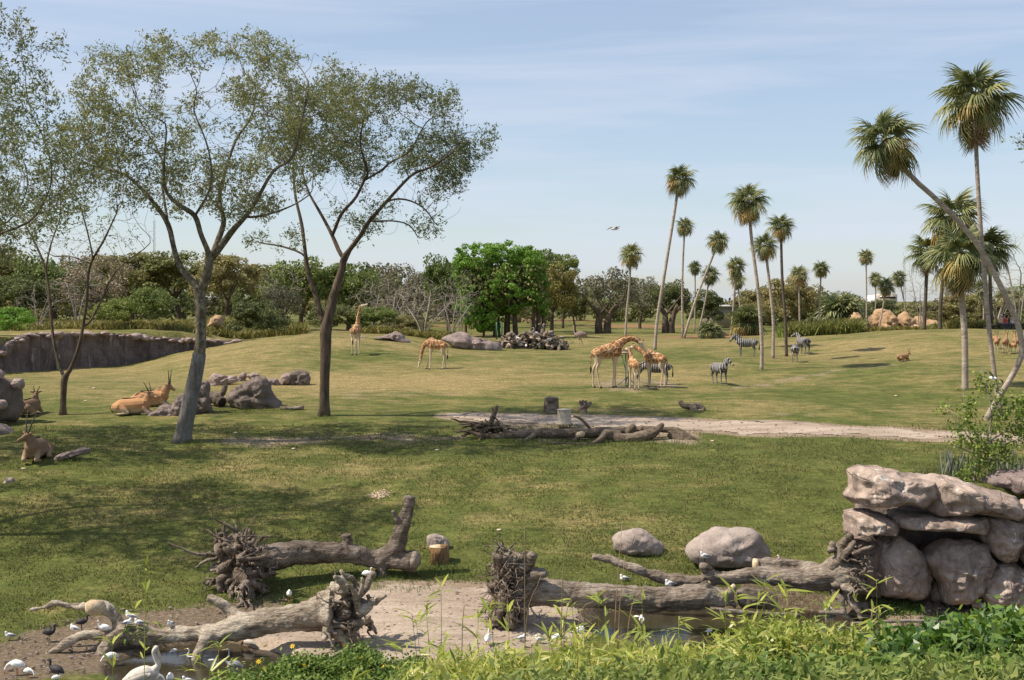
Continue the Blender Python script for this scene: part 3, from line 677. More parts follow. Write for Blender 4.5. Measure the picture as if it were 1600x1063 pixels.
# ---------------------------------------------------------------- the long rockwork wall on the left
wall = thing('retaining_wall', Vector((-30, wall_y(-30), gh(-30, wall_y(-30)-.4))), 'long curving dark rockwork wall with a pink capped top behind the left rise', 'wall')
xs = np.arange(-62, -17.5, .22); wy = wall_y(xs)
tx = np.gradient(xs); ty = np.gradient(wy); ln = np.hypot(tx, ty); nx, ny = ty/ln, -tx/ln
if True:
    topz = np.array([P(0, 0, 1).z*0 for _ in xs])
    px_ = CX+F*xs/wy
    top_row = np.interp(px_, [-400, 0, 15, 45, 60, 170, 250, 320, 400, 440], [580, 548, 534, 522, 520, 520, 527, 530, 534, 538])
    topz = CH-(top_row-CY)/F*wy
    nv = 14; rows = []
    for k in range(nv):
        f = k/(nv-1); zz = []
        for i, x in enumerate(xs):
            zb = 3.2
            z = zb+(topz[i]-zb)*f
            b = .45*abs(mn.noise(Vector((x*.55, wy[i]*.35, z*.15))))+.30*mn.fractal(Vector((x*1.2, wy[i]*1.2, z*.45)), 1, 2, 4)
            rows.append((x+nx[i]*(b+.1*(1-f)), wy[i]+ny[i]*(b+.1*(1-f)), z))
    n = len(xs)
    for i, x in enumerate(xs): rows.append((x-nx[i]*1.2, wy[i]-ny[i]*1.2, topz[i]-.1))
    V = np.array(rows); i = np.arange(nv)[:, None]*n; j = np.arange(n-1)[None]
    Fq = np.stack([i+j, i+j+1, i+j+n+1, i+j+n], -1).reshape(-1, 4)
    mb = MB(); mb.add(V, Fq); obj('wall_face', mb, M['rock_wall'], wall, base=wall.location)
r5 = random.Random(5); x = -58
caps = []
for k in range(5):
    V, Fs = ellipsoid((0, 0, 0), (.5, .42, .22), 14, 9)
    for a in range(len(V)): V[a] *= 1+.75*mn.fractal(Vector(V[a]*2.3+k*9), 1, 2, 4)
    mb = MB(); mb.add(V, Fs); caps.append(make_mesh('cap_stone', *mb.get(), M['rock_cap']))
while x < -18.5:
    i = np.argmin(abs(xs-x)); s_ = r5.uniform(.5, 1.25)
    o = put('cap_stone', r5.choice(caps), wall, Vector((x, wy[i]-.05+r5.uniform(-.1, .15), topz[i]-.14+r5.uniform(-.1, .1)))-wall.location, (r5.uniform(-.2, .2), r5.uniform(-.2, .2), r5.uniform(0, 6)), (s_, s_, s_*r5.uniform(.6, 1.2)))
    x += (.42+.5*s_)*r5.uniform(.6, 1.1)*float(tx[i]/ln[i])
q = on(93, 97)
mb = MB(); mb.add(*cylm((0, 0, 0), (0, 0, 1.1), .14)); o = obj('marker_post', mb, mat_plain('pale_green_paint', (.3, .38, .3))); o.location = (q.x, wall_y(q.x)-.8, gh(q.x, wall_y(q.x)-.8)); tag(o, 'short pale green post at the foot of the long wall', 'post')
# ================================================================ TREES
def leaf_quads(C, Ln, Wd, r, axis=None, flat=0.0, normal=None, tilt=1.0):
    """one pointed leaf-shaped face per centre"""
    n = len(C); a = r.normal(size=(n, 3))
    if axis is not None: a = a*tilt+axis
    if flat: a[:, 2] *= (1-flat)
    a /= np.linalg.norm(a, axis=1, keepdims=True)+1e-9
    if normal is not None:
        nn = normal+r.normal(size=(n, 3))*.55; b = np.cross(nn, a)
    else: b = np.cross(r.normal(size=(n, 3)), a)
    b /= np.linalg.norm(b, axis=1, keepdims=True)+1e-9
    L_ = (Ln*(.6+.8*r.random(n)))[:, None]; W_ = (Wd*(.6+.8*r.random(n)))[:, None]
    V = np.stack([C-a*L_*.5, C+b*W_*.5, C+a*L_*.5, C-b*W_*.5], 1).reshape(-1, 3)
    return V, np.arange(n*4).reshape(-1, 4)
def colonize(skel, att, step=.4, kill=.6, infl=3.5, iters=90, up=.05):
    pos = [np.array(p[:3], float) for p in skel['pts']]; par = list(skel['par'])
    P_ = np.array(pos); att = np.array(att)
    d = np.full(len(att), 1e9); near = np.zeros(len(att), int)
    def upd(idx0):
        nonlocal d, near
        Q = P_[idx0:]
        for c in range(0, len(Q), 200):
            D = np.linalg.norm(att[:, None]-Q[None, c:c+200], axis=2); m = D.min(1); k = D.argmin(1)
            s = m < d; d = np.where(s, m, d); near = np.where(s, k+idx0+c, near)
    upd(0)
    for it in range(iters):
        keep = d > kill; att, d, near = att[keep], d[keep], near[keep]
        act = d < infl
        if not len(att) or not act.any():
            break
        v = att[act]-P_[near[act]]; v /= np.linalg.norm(v, axis=1, keepdims=True)
        nd = near[act]; un, inv = np.unique(nd, return_inverse=True)
        S = np.zeros((len(un), 3)); np.add.at(S, inv, v)
        S += rng.normal(size=S.shape)*.25*np.linalg.norm(S, axis=1, keepdims=True); S[:, 2] += up
        S /= np.linalg.norm(S, axis=1, keepdims=True)+1e-9
        new = P_[un]+S*step
        ok = np.ones(len(new), bool)
        kd = kdtree.KDTree(len(P_)); [kd.insert(p, i) for i, p in enumerate(P_)]; kd.balance()
        for i, q in enumerate(new):
            if kd.find(q)[2] < step*.35: ok[i] = False
        if not ok.any(): break
        i0 = len(P_); P_ = np.vstack([P_, new[ok]]); par += list(un[ok]); upd(i0)
    return P_, np.array(par)
def skeleton(limbs, base_d, thin=.70):
    """limbs traced in the photo: (px, py, extra distance, radius px) -> nodes"""
    pts, par, rad = [], [], []
    for li, limb in enumerate(limbs):
        q = smooth_path(limb, max(4, len(limb)*3))
        w_ = [P(a, b, base_d+c) for a, b, c, r in q]; rr = [r*thin/F*base_d for *_, r in q]
        if li == 0: last = -1
        else: last = int(np.argmin([(Vector(p)-w_[0]).length for p in pts]))
        for k, (v, r) in enumerate(zip(w_, rr)):
            if li and k == 0: continue
            pts.append(tuple(v)); par.append(last); rad.append(r); last = len(pts)-1
    return dict(pts=pts, par=par, rad=rad)
def grow_tree(name, skel, att, mats, label, cat='tree', group=None, tip=.008, expo=2.4, leaf=None, base=None, twigs=True, minsides=3, guard=None, leaf_name='crown', **k):
    Pn, par = colonize(skel, att, **k); n = len(Pn)
    ch = [[] for _ in range(n)]
    for i, p in enumerate(par):
        if p >= 0: ch[p].append(i)
    r = np.zeros(n); sk = len(skel['rad'])
    for i in range(n-1, -1, -1):
        r[i] = tip if not ch[i] else (sum(r[c]**expo for c in ch[i]))**(1/expo)
    for i in range(sk):
        g_ = skel['rad'][i]; g_ = g_*(.68+.32*s01(g_, .10, .26)); r[i] = max(min(r[i], g_*1.1), g_*.9)
    for i in range(sk, n): r[i] = min(r[i], r[par[i]]*.92)
    base = Vector(base) if base is not None else Vector(Pn[0])
    root = thing(name, base, label, cat, group)
    mbT, mbB, mbG = MB(), MB(), MB()
    starts = [0]
    seen = set()
    while starts:
        s0 = starts.pop(); path = []; rr = []
        if par[s0] >= 0: path.append(Pn[par[s0]]); rr.append(r[s0])
        c = s0
        while True:
            path.append(Pn[c]); rr.append(r[c])
            if not ch[c]: break
            cs = sorted(ch[c], key=lambda q: -r[q]); starts += cs[1:]; c = cs[0]
        if len(path) < 2: continue
        path = np.array(path); rr = np.array(rr)
        if len(path) > 3:
            pp = path.copy(); pp[1:-1] = (path[:-2]+2*path[1:-1]+path[2:])/4; path = pp
        big = rr.max()
        sides = 12 if big > .15 else 7 if big > .05 else (4 if big > .018 else minsides)
        if s0 == 0:
            rr[0] *= 1.45; rr[1] *= 1.15
            path[0][2] -= .15
        (mbT if big > .05 else mbB).add(*tube(path, rr, sides, rough=.10 if big > .08 else 0, seed=s0))
    if mbT.n: obj('trunk', mbT, mats[0], root, base=base)
    if mbB.n: obj('branches', mbB, mats[1], root, base=base)
    if leaf:
        tips = np.array([Pn[i] for i in range(sk, n) if r[i] < tip*leaf.get('thick', 1.9)])
        dirs = np.array([Pn[i]-Pn[par[i]] for i in range(sk, n) if r[i] < tip*leaf.get('thick', 1.9)])
        if leaf.get('clump', True):
            m_ = np.array([mn.noise(Vector(p)*.62)+.35*mn.noise(Vector(p)*1.7) for p in tips]) > leaf.get('thr', -.13); tips, dirs = tips[m_], dirs[m_]
        if leaf.get('where') is not None:
            m_ = np.array([leaf['where'](p) for p in tips]); m_ = rng.random(len(m_)) < m_; tips, dirs = tips[m_], dirs[m_]
        k_ = leaf['n']; R_ = rng
        C0 = np.repeat(tips, k_, 0); D0 = np.repeat(dirs, k_, 0)/step_len(dirs, k_)
        # each compound leaf: an axis with paired leaflets
        a = R_.normal(size=C0.shape)*.75+D0; a[:, 2] -= .12; a /= np.linalg.norm(a, axis=1, keepdims=True)
        st = C0+R_.normal(size=C0.shape)*leaf.get('spread', .12)
        mbL = MB(); m_ = leaf.get('leaflets', 5); Ll = leaf['len']
        for q in range(m_):
            c_ = st+a*(Ll*(.25+.75*(q+.5)/m_))+R_.normal(size=st.shape)*leaf['size']*.35
            mbL.add(*leaf_quads(c_, leaf['size'], leaf['size']*leaf.get('asp', .33), R_, axis=a*1.2, tilt=.8))
        obj(leaf_name, mbL, leaf['mat'], root, smooth=False, base=base)
    return root
def step_len(d, k): return np.repeat(np.linalg.norm(d, axis=1, keepdims=True)+1e-9, k, 0)
def gappy(A, f=.38, t=-.12, seed=0):
    return A[np.array([mn.noise(Vector(p)*f+Vector((seed, 0, 0))) > t for p in A])]
def ell_points(n, c, R, shell=.0, r=None, zmin=-1.0):
    r = r or rng; v = r.normal(size=(n*3, 3)); v /= np.linalg.norm(v, axis=1, keepdims=True)
    v *= (shell+(1-shell)*r.random((n*3, 1)))**(1/2.2)
    v = v[v[:, 2] > zmin][:n]
    return v*np.array(R)+np.array(c)

acl = dict(n=10, thr=-.04, len=.34, size=.16, leaflets=5, mat=M['acacia'], thick=2.4, spread=.17, asp=.34)
# tree with the grey wrapped foot
d1 = G(283, 690).y
limbs1 = [
    [(283, 694, 0, 18), (292, 650, 0, 17), (303, 600, 0, 15.5), (312, 550, 0, 13.5), (314, 500, 0, 13), (313, 455, 0, 14)],
    [(313, 455, 0, 13), (305, 444, .1, 10), (282, 419, .4, 9), (271, 385, .7, 8), (263, 351, 1, 8), (240, 317, 1.3, 7), (203, 277, 1.8, 6), (175, 267, 2, 5), (124, 254, 2.3, 3.5)],
    [(316, 455, 0, 12), (327, 413, -.2, 11), (325, 393, -.4, 9), (313, 365, -.8, 8), (305, 337, -1, 8), (282, 322, -1.3, 7), (258, 298, -1.6, 6), (257, 245, -1.8, 4), (262, 190, -2, 3)],
    [(327, 413, 0, 10), (345, 365, .4, 9), (350, 342, .8, 8), (342, 314, 1.2, 7), (352, 268, 1.8, 6), (370, 215, 2.4, 5), (395, 181, 2.6, 4), (400, 130, 3, 2.5)],
    [(329, 408, 0, 10), (362, 362, -.5, 9), (381, 342, -1, 8), (400, 315, -1.4, 7), (428, 265, -2, 6), (456, 249, -2.3, 6), (468, 203, -2.6, 4.5), (482, 141, -3, 3)],
    [(263, 351, 1, 5), (254, 294, 2.3, 5), (255, 254, 2.8, 4), (235, 215, 3.1, 3), (215, 185, 3.3, 2)],
    [(305, 337, -1, 5), (330, 290, -2.2, 4), (325, 230, -3, 3), (300, 170, -3.2, 2)],
    [(381, 342, -1, 5), (420, 335, -.6, 4), (460, 320, -.1, 3), (490, 300, .3, 2)]]
c1 = P(325, 168, d1)
def in_tree1(n): return np.vstack([ell_points(int(n*.52), c1, (6.2, 4.6, 3.6), .35), ell_points(int(n*.20), P(190, 225, d1), (3.0, 3.2, 2.0), .2),
                                  ell_points(int(n*.20), P(470, 150, d1), (2.9, 3.4, 2.5), .2), ell_points(int(n*.10), P(330, 300, d1), (4.2, 3, 1.3), .2), ell_points(int(n*.06), P(145, 290, d1), (1.8, 2, 1.6), .1)])
t1 = grow_tree('acacia_tree', skeleton(limbs1, d1), gappy(in_tree1(3000)), (M['bark_lichen'], M['twig']), 'airy green tree with a grey wrapped foot, second trunk from the left', 'tree', 'airy acacia trees on the left lawn', leaf=acl, kill=.42, step=.33, infl=3.2)
g = [q for q in smooth_path(limbs1[0], 18)]
mb = MB(); gp = [P(a, b, d1+c) for a, b, c, r in g if b > 548]; gr = [r*.70/F*d1*1.06 for a, b, c, r in g if b > 548]; gr[0] *= 1.28; gr[1] *= 1.08
mb.add(*tube(gp, gr, 16, rough=.05)); obj('trunk_wrap', mb, M['bark_grey'], t1, base=t1.location)['label'] = 'blue grey wrapping round the trunk foot'
# the dark trunked tree right of it
d2 = G(505, 650).y
limbs2 = [
    [(506, 652, 0, 13), (507, 600, 0, 12.5), (509, 550, 0, 12.5), (508, 512, 0, 14)],
    [(504, 512, 0, 9), (496, 469, .3, 8), (485, 441, .5, 8), (479, 413, .7, 7.5), (476, 385, .9, 6.5), (471, 348, 1.3, 6), (461, 306, 1.8, 5), (458, 255, 2.2, 4), (462, 215, 2.6, 3)],
    [(512, 508, 0, 12), (521, 464, 0, 11), (533, 427, 0, 10), (537, 403, 0, 10)],
    [(535, 405, 0, 7), (524, 379, .4, 7), (513, 356, .7, 6), (496, 325, 1.1, 5), (482, 300, 1.5, 4), (470, 260, 2, 3)],
    [(521, 368, .5, 6), (533, 334, -.3, 6), (555, 311, -.6, 5.5), (569, 282, -1, 5), (575, 268, -1.3, 4.5), (562, 225, -1.6, 3.5), (570, 180, -1.8, 2.5)],
    [(538, 400, 0, 8), (564, 368, -.6, 7), (575, 348, -.9, 6.5), (595, 325, -1.3, 6), (615, 303, -1.7, 5.5), (646, 271, -2.2, 5), (671, 263, -2.5, 4), (711, 237, -3, 3)],
    [(603, 314, -1.4, 4), (626, 311, -1, 3.5), (649, 317, -.7, 3), (668, 331, -.4, 2.5), (682, 354, -.2, 2)],
    [(569, 282, -1, 4), (598, 265, .5, 4.5), (609, 254, .9, 4), (640, 237, 1.5, 3), (660, 200, 2, 2)],
    [(485, 400, .7, 4), (440, 385, 1, 3.5), (405, 380, 1.4, 2.5)],
    [(575, 348, -.9, 4), (610, 345, .2, 3), (640, 352, .6, 2.5), (655, 375, .8, 2)]]
def in_tree2(n): return np.vstack([ell_points(int(n*.5), P(600, 205, d2), (4.6, 4.2, 3.0), .25), ell_points(int(n*.14), P(705, 232, d2), (2.0, 2.4, 1.7), .1),
                                  ell_points(int(n*.2), P(500, 210, d2), (3.2, 3.6, 2.8), .2), ell_points(int(n*.16), P(610, 330, d2), (3.8, 3, 1.3), .1), ell_points(int(n*.07), P(690, 300, d2), (1.5, 1.6, 1.9), 0), ell_points(int(n*.04), P(740, 215, d2), (1.1, 1.2, .9), 0), ell_points(int(n*.03), P(425, 372, d2), (1.5, 1.0, .6), 0)])
t2 = grow_tree('acacia_tree', skeleton(limbs2, d2), gappy(in_tree2(2500), seed=5), (M['bark'], M['twig']), 'airy green tree with a straight dark brown trunk, right of the wrapped one', 'tree', 'airy acacia trees on the left lawn', leaf=dict(acl, n=10, thr=-.05, where=lambda p: .95 if p[2] > P(0, 290, d2).z else .5), kill=.42, step=.33, infl=3.2)
# thin forked tree on the far left
d0 = G(98, 648).y
limbs0 = [
    [(98, 650, 0, 9.5), (99, 620, 0, 8.5), (101, 588, 0, 9)],
    [(99, 590, 0, 6), (93, 571, .1, 6), (85, 540, .3, 5.5), (80, 498, .5, 5.5), (76, 452, .8, 5), (71, 421, 1, 4.5), (61, 393, 1.2, 4), (42, 356, 1.6, 3), (20, 320, 2, 2)],
    [(103, 590, 0, 7), (113, 571, 0, 6.5), (124, 540, -.2, 6), (131, 503, -.4, 5.5), (136, 469, -.6, 5), (138, 427, -.8, 4.5), (146, 403, -1, 4), (160, 380, -1.2, 3.5), (172, 355, -1.3, 3), (186, 325, -1.5, 2.5)],
    [(133, 517, -.3, 4.5), (153, 481, .2, 4), (170, 441, .6, 3.5), (192, 413, .9, 2.5), (240, 379, 1.3, 1.5)],
    [(138, 410, -.8, 3), (107, 400, -.2, 2.5), (85, 402, 0, 2)],
    [(71, 421, 1, 3), (80, 380, .4, 2.5), (95, 340, 0, 2)],
    [(146, 403, -1, 3), (136, 360, -1.8, 2.5), (125, 320, -2.3, 2)]]
t0 = grow_tree('acacia_tree', skeleton(limbs0, d0), np.vstack([ell_points(1200, P(110, 315, d0), (4.0, 3.2, 2.7), .25), ell_points(150, P(200, 360, d0), (1.4, 1.5, 1.0), .1)]), (M['bark'], M['twig']), 'thin forked half bare tree, leftmost trunk on the lawn', 'tree', 'airy acacia trees on the left lawn', leaf=dict(acl, n=3, where=lambda p: .34, leaflets=4), kill=.45, step=.33, infl=3.2, tip=.009)
# the tree whose crown hangs into the picture at the top left
lb = Vector((-27.2, 44.5, gh(-27.2, 44.5)))
def up_skel(b, limbs):
    pts, par, rad = [], [], []
    for li, limb in enumerate(limbs):
        q = smooth_path(limb, len(limb)*3)
        last = -1 if li == 0 else int(np.argmin([np.linalg.norm(np.array(p)-np.array(b)-q[0][:3]) for p in pts]))
        for k_, (x, y, z, r) in enumerate(q):
            if li and k_ == 0: continue
            pts.append((b[0]+x, b[1]+y, b[2]+z)); par.append(last); rad.append(r); last = len(pts)-1
    return dict(pts=pts, par=par, rad=rad)
LT = [[(0, 0, 0, .42), (.2, 0, 2, .36), (.5, 0, 4.5, .34)], [(.5, 0, 4.5, .25), (2.2, -.6, 7.5, .2), (4.6, -1, 9.6, .16), (7.2, -1, 11.2, .1)],
      [(.5, 0, 4.5, .22), (-1.2, .6, 8, .18), (-2.2, .8, 12, .12)], [(2.2, -.6, 7.5, .15), (2.6, 1.2, 11, .12), (3.6, 1.6, 14.5, .08)], [(4.6, -1, 9.6, .12), (7.8, .4, 10, .09), (10.2, .8, 10.8, .05)]]
tl = grow_tree('acacia_tree', up_skel(lb, LT), gappy(np.vstack([ell_points(2300, lb+Vector((6.6, 0, 13.8)), (6.9, 4.6, 5.2), .2), ell_points(350, lb+Vector((-1, .5, 14)), (5, 4, 3.2), .4)])), (M['bark'], M['twig']), 'tree whose leafy crown reaches in at the top left corner', 'tree', 'airy acacia trees on the left lawn', leaf=dict(acl, n=7, thr=-.3), kill=.5, step=.4, infl=3.6)
lt2 = copy_tree(tl); lt2['label'] = 'tree just outside the left edge whose twigs show behind the top left crown'; lt2.location = (-32.0, 53.5, gh(-32.0, 53.5)); lt2.rotation_euler = (0, 0, .25); lt2.scale = (1, 1, .92)
rt = copy_tree(tl); rt['label'] = 'tree of which only a few leaves reach in at the top right edge'; rt.location = (33.6, 49, gh(33.6, 49)); rt.rotation_euler = (0, 0, math.radians(160)); rt.scale = (1, 1, 1.02)

# ---------------------------------------------------------------- palms
def frond(n_leaf, droop, dead=False, seed=0, petiole=.62, blade=1.15, wd=.06, segs=3):
    r = np.random.default_rng(seed); mb = MB()
    # petiole and costa arch downward
    def arch(s): # s metres along
        ang = droop*min(s/(petiole+blade*.6), 1.3)
        return np.array([s*(1-.10*droop*s), 0, -.5*ang*s*.55])
    pp = [arch(s) for s in np.linspace(0, petiole+blade*.55, 6)]
    if petiole > .2: mb.add(*tube(pp, np.linspace(.028, .01, 6), 3))
    for k in range(n_leaf):
        f = (k+.5)/n_leaf*2-1                                    # -1..1
        th = f*math.radians(125 if not dead else 70)
        c0 = arch(petiole+blade*.55*(1-abs(f))**1.0*.9)
        dirv = np.array([math.cos(th), math.sin(th), .12*math.sin(k*2.1)+.1]); ln_ = blade*(1.0-.28*abs(f))*(.88+.2*r.random())
        pts_ = []; hang = (.50+.55*droop)*(1 if not dead else 1.5)
        for q in range(segs+1):
            t = q/segs; v = c0+dirv*ln_*t*(1-.18*t*hang); v[2] -= hang*ln_*t*t*.75; pts_.append(v+r.normal(size=3)*.015*t)
        pts_ = np.array(pts_); side = np.cross(dirv, [0, 0, 1]); side /= np.linalg.norm(side); side[2] += r.normal()*.5
        w_ = wd*np.array([1.5, 1.35, .8, .1])[:segs+1] if segs == 3 else wd*np.array([.7, 1.0, .15])
        Vv = np.concatenate([pts_+side*w_[:, None]*.5, pts_-side*w_[:, None]*.5]); m = segs+1
        i = np.arange(segs); mb.add(Vv, np.stack([i, i+1, i+1+m, i+m], -1))
    return mb
FR = []
for k, dr in enumerate((.4, .75, 1.05, 1.3)):
    FR.append(make_mesh('frond', *frond(34, dr, seed=k).get(), [M['palm']], smooth=False))
FRY = [make_mesh('frond', *frond(32, 1.1, seed=7).get(), [M['palm_yellow']], smooth=False)]
FRD = [make_mesh('frond', *frond(26, 1.2, dead=True, seed=k, blade=.85).get(), [M['palm_dead']], smooth=False) for k in (11, 12)]
FRS = [make_mesh('frond', *frond(30, .6, seed=20).get(), [M['dark']], smooth=False)]
def rotm(az, el, roll=0):
    return np.array(Matrix.Rotation(az, 3, 'Z')@Matrix.Rotation(-el, 3, 'Y')@Matrix.Rotation(roll, 3, 'X'))
def crown_layout(nf, r, skirt=0, low=-.85):
    out_ = []
    for k in range(nf):
        f = (k+.5)/nf; el = 1.3-(1.3-low)*f**.85; el += r.uniform(-.12, .12)
        out_.append((k*2.39996+r.uniform(-.2, .2), el, f))
    for k in range(skirt): out_.append((r.uniform(0, 6.28), -1.25+r.uniform(-.15, .15), 2))
    return out_
def crown_mesh(seed, nf=42, skirt=4, yellow=.25, dark=False):
    r = random.Random(seed); mb = MB()
    src = {k: frond(15, dr, seed=k, wd=.12, segs=2).get() for k, dr in enumerate((.4, .75, 1.05, 1.3))}; dd = frond(12, 1.2, True, 9, blade=.8, wd=.12, segs=2).get()
    for az, el, f in crown_layout(nf, r, skirt):
        V, Fs = dd if f == 2 else src[0 if el > .9 else 1 if el > .3 else 2 if el > -.3 else 3]
        mi = 2 if f == 2 else (1 if (f > .55 and r.random() < yellow) else 0)
        off = 0
        mb.add(V@rotm(az, el, r.uniform(-.5, .5)).T*r.uniform(.85, 1.08)*(.8 if el > .8 else 1.0)+[0, 0, -.35*f if f < 2 else -.5], Fs, mi)
    V, Fs = mb.get()
    return make_mesh('palm_crown', V, Fs, [M['dark'] if dark else M['palm'], M['palm_yellow'], M['palm_dead']], False, mb.MI)
CR = [crown_mesh(s) for s in (1, 2, 3)]; CRD = crown_mesh(4, 30, 3, .1, True)
def palm(path_px, D, label, rpx, big=True, dark=False, d=None, mat=None, group='cabbage palms across the plain', nf=38, skirt=4, dend=0.0, rise=0):
    """path_px: trunk from its foot to the crown centre, in photo pixels"""
    fx, fy = path_px[0]
    b = G(fx, fy) if d is None else on(fx, d)
    dd = b.y; n = len(path_px)
    pts_ = [P(x, y, dd+dend*(i/(n-1))) for i, (x, y) in enumerate(path_px)]
    pts_[0] = b-Vector((0, 0, .12)) if d is None or True else pts_[0]
    root = thing('palm_tree', b, label, 'palm tree', group)
    pts_[-1] = pts_[-1]+Vector((0, 0, .42*D/F*dd/3.3)); q = smooth_path([tuple(p) for p in pts_], 26 if big else 12); k = len(q)
    rr = np.interp(np.linspace(0, 1, k), [0, .05, .5, 1], [1.3, 1.05, .95, .9])*rpx*.56/F*dd
    mb = MB(); mb.add(*tube(q, rr, 12 if big else 7, rough=.05)); obj('trunk', mb, mat or M['palm_bark'], root, base=b)
    s_ = D/F*dd/3.62; top = Vector(q[-1])-b+Vector((0, 0, .12*s_))
    r = random.Random(int(fx*13+fy))
    up_ = Vector(q[-1]-q[-3]).normalized(); tilt = Vector((0, 0, 1)).rotation_difference(up_.lerp(Vector((0, 0, 1)), .5)).to_matrix()
    if big:
        for az, el, f in crown_layout(nf, r, skirt):
            me_ = r.choice(FRD) if f == 2 else (FRY[0] if f > .5 and r.random() < .4 else (r.choice(FRD) if f > .78 and r.random() < .6 else FR[0 if el > .9 else 1 if el > .3 else 2 if el > -.3 else 3]))
            if dark and f < 2: me_ = FRS[0]
            R = Matrix(rotm(az, el, r.uniform(-.4, .4)))
            o = put('frond', me_, root, top+tilt@Vector((0, 0, (-.35*f if f < 2 else -.55)*s_)), (tilt@R).to_euler(), s_*r.uniform(.85, 1.08)*(.80 if el > .8 else 1.0))
    else:
        put('crown', (CRD if dark else r.choice(CR)), root, top, (tilt@Matrix.Rotation(r.uniform(0, 6.28), 3, 'Z')).to_euler(), s_*1.02)
    return root
pA = palm([(1539, 656), (1560, 622), (1580, 590), (1594, 562), (1597, 545), (1592, 512), (1576, 475), (1555, 430), (1520, 372), (1470, 318), (1420, 272), (1380, 232)], 118, 'leaning palm with a curved trunk crossing the straight one, crown at upper right', 8, nf=32, skirt=4)
pB = palm([(1566, 652), (1558, 614), (1552, 570), (1544, 500), (1538, 430), (1531, 340), (1526, 250), (1523, 170)], 140, 'tallest straight palm near the right edge', 6.5, nf=34, skirt=8, mat=M['palm_bark'])
pC = palm([(1508, 609), (1508, 570), (1507, 520), (1502, 460), (1500, 410)], 118, 'stout palm with a shaggy yellowing crown and pale trunk, left of the tallest one', 9, skirt=12, mat=M['palm_bark'], nf=32)
palm([(1444, 514), (1446, 470), (1448, 425), (1450, 400)], 74, 'dark palm with a black trunk, left of the shaggy palm', 5, dark=True, d=118, mat=M['palm_dark'], nf=28)
palm([(1469, 514), (1470, 470), (1478, 410), (1490, 352)], 110, 'tall dark palm behind the shaggy one', 5.5, d=116, mat=M['palm_dark'], nf=36)
palm([(1549, 520), (1548, 470), (1545, 395)], 88, 'dark palm whose crown shows right of the tall trunk', 5, dark=True, d=117, mat=M['palm_dark'], nf=30)
palm([(1023, 547), (1027, 500), (1038, 430), (1051, 350), (1062, 285)], 55, 'tall slender palm leaning right, behind the feeding giraffes', 4.5, nf=32)
palm([(977, 529), (979, 490), (983, 450), (986, 402)], 42, 'single shorter palm left of the slender leaning one', 3.2, big=False)
palm([(1067, 528), (1066, 470), (1067, 410), (1070, 356)], 32, 'thin upright palm directly right of the tall slender one', 3, big=False)
palm([(1068, 529), (1080, 490), (1098, 440), (1112, 405), (1123, 380)], 38, 'palm leaning strongly right, with a bare diagonal trunk', 3.4, big=False)
palm([(1190, 578), (1190, 530), (1184, 450), (1175, 380), (1169, 322)], 70, 'palm with the largest crown of the middle group, foot nearest the zebras', 5, nf=38)
palm([(1208, 560), (1208, 500), (1202, 440), (1195, 388)], 50, 'middle group palm with a partly hidden crown behind the large one', 4.2, big=True, nf=28)
palm([(1229, 557), (1227, 500), (1222, 430), (1220, 358)], 48, 'middle group palm rightmost, dark slim trunk beside two zebras', 4.2, nf=30, mat=M['palm_dark'])
palm([(1085, 528), (1086, 480), (1086, 420)], 25, 'small far palm between the slender and the leaning palms', 2, big=False, d=150)
palm([(1090, 527), (1100, 480), (1110, 432)], 34, 'far palm low behind the leaning trunk', 2.4, big=False, d=140)
palm([(1142, 529), (1146, 480), (1150, 420)], 37, 'far palm left of the large crowned palm', 3, big=False, d=128)
palm([(1157, 529), (1156, 480), (1152, 440)], 30, 'far palm with a pale crooked trunk behind the standing zebra', 2.4, big=False, d=136)
palm([(1250, 515), (1249, 480), (1248, 432)], 34, 'far palm first to the right of the middle group', 2.4, big=False, d=134)
palm([(1278, 514), (1281, 470), (1283, 422)], 29, 'far palm with a small round crown, second right of the middle group', 2.4, big=False, d=134)
palm([(1354, 513), (1354, 460), (1353, 403)], 27, 'tallest small palm over the tan rocks', 2.2, big=False, d=134)
palm([(1366, 516), (1368, 480), (1368, 438)], 26, 'small palm behind the tan rocks, left of two', 2, big=False, d=146)
palm([(1371, 517), (1378, 490), (1385, 450)], 33, 'small palm in front of the tan rocks with a leaning pale trunk', 2.4, big=False, d=135)
palm([(1420, 500), (1412, 468), (1404, 437)], 28, 'small palm leaning left at the right end of the tan rocks', 2, big=False, d=142)
palm([(1555, 515), (1562, 490), (1572, 465)], 36, 'low palm behind the seated people', 2.6, big=False, d=135)
palm([(1537, 513), (1537, 480), (1536, 455)], 36, 'thin pale palm between the shaggy palm and the tallest trunk', 2.4, big=False, d=138)
palm([(1578, 515), (1584, 490), (1590, 470)], 34, 'low leaning palm nearest the right edge', 2.6, big=False, d=133)

# ---------------------------------------------------------------- background trees
def crown(seed, mat, R=(3.6, 3.2, 3.0), clumps=38, per=170, leaf=.26, cs=.85, holes=.0, zoff=0, inner=.2, spread=.33):
    r = np.random.default_rng(seed); v = r.normal(size=(clumps, 3)); v /= np.linalg.norm(v, axis=1, keepdims=True)
    v[:, 2] = np.where(v[:, 2] < -.55, -v[:, 2]*.6, v[:, 2])
    rad = (.62+.38*r.random((clumps, 1))); C = v*rad*np.array(R)
    ins = r.normal(size=(int(clumps*inner), 3))*np.array(R)*.3; C = np.vstack([C, ins])
    mb = MB()
    for c in C:
        s = cs*(.6+.8*r.random()); p = r.normal(size=(per, 3)); p /= np.linalg.norm(p, axis=1, keepdims=True)
        p *= (.55+.45*r.random((per, 1))); p[:, 2] *= .75
        nrm = p+c/np.array(R)*.5
        mb.add(*leaf_quads(c+p*s, leaf, leaf*.75, r, normal=nrm))
    V, Fs = mb.get(); V[:, 2] += zoff
    return make_mesh('crown', V, Fs, mat, smooth=False)
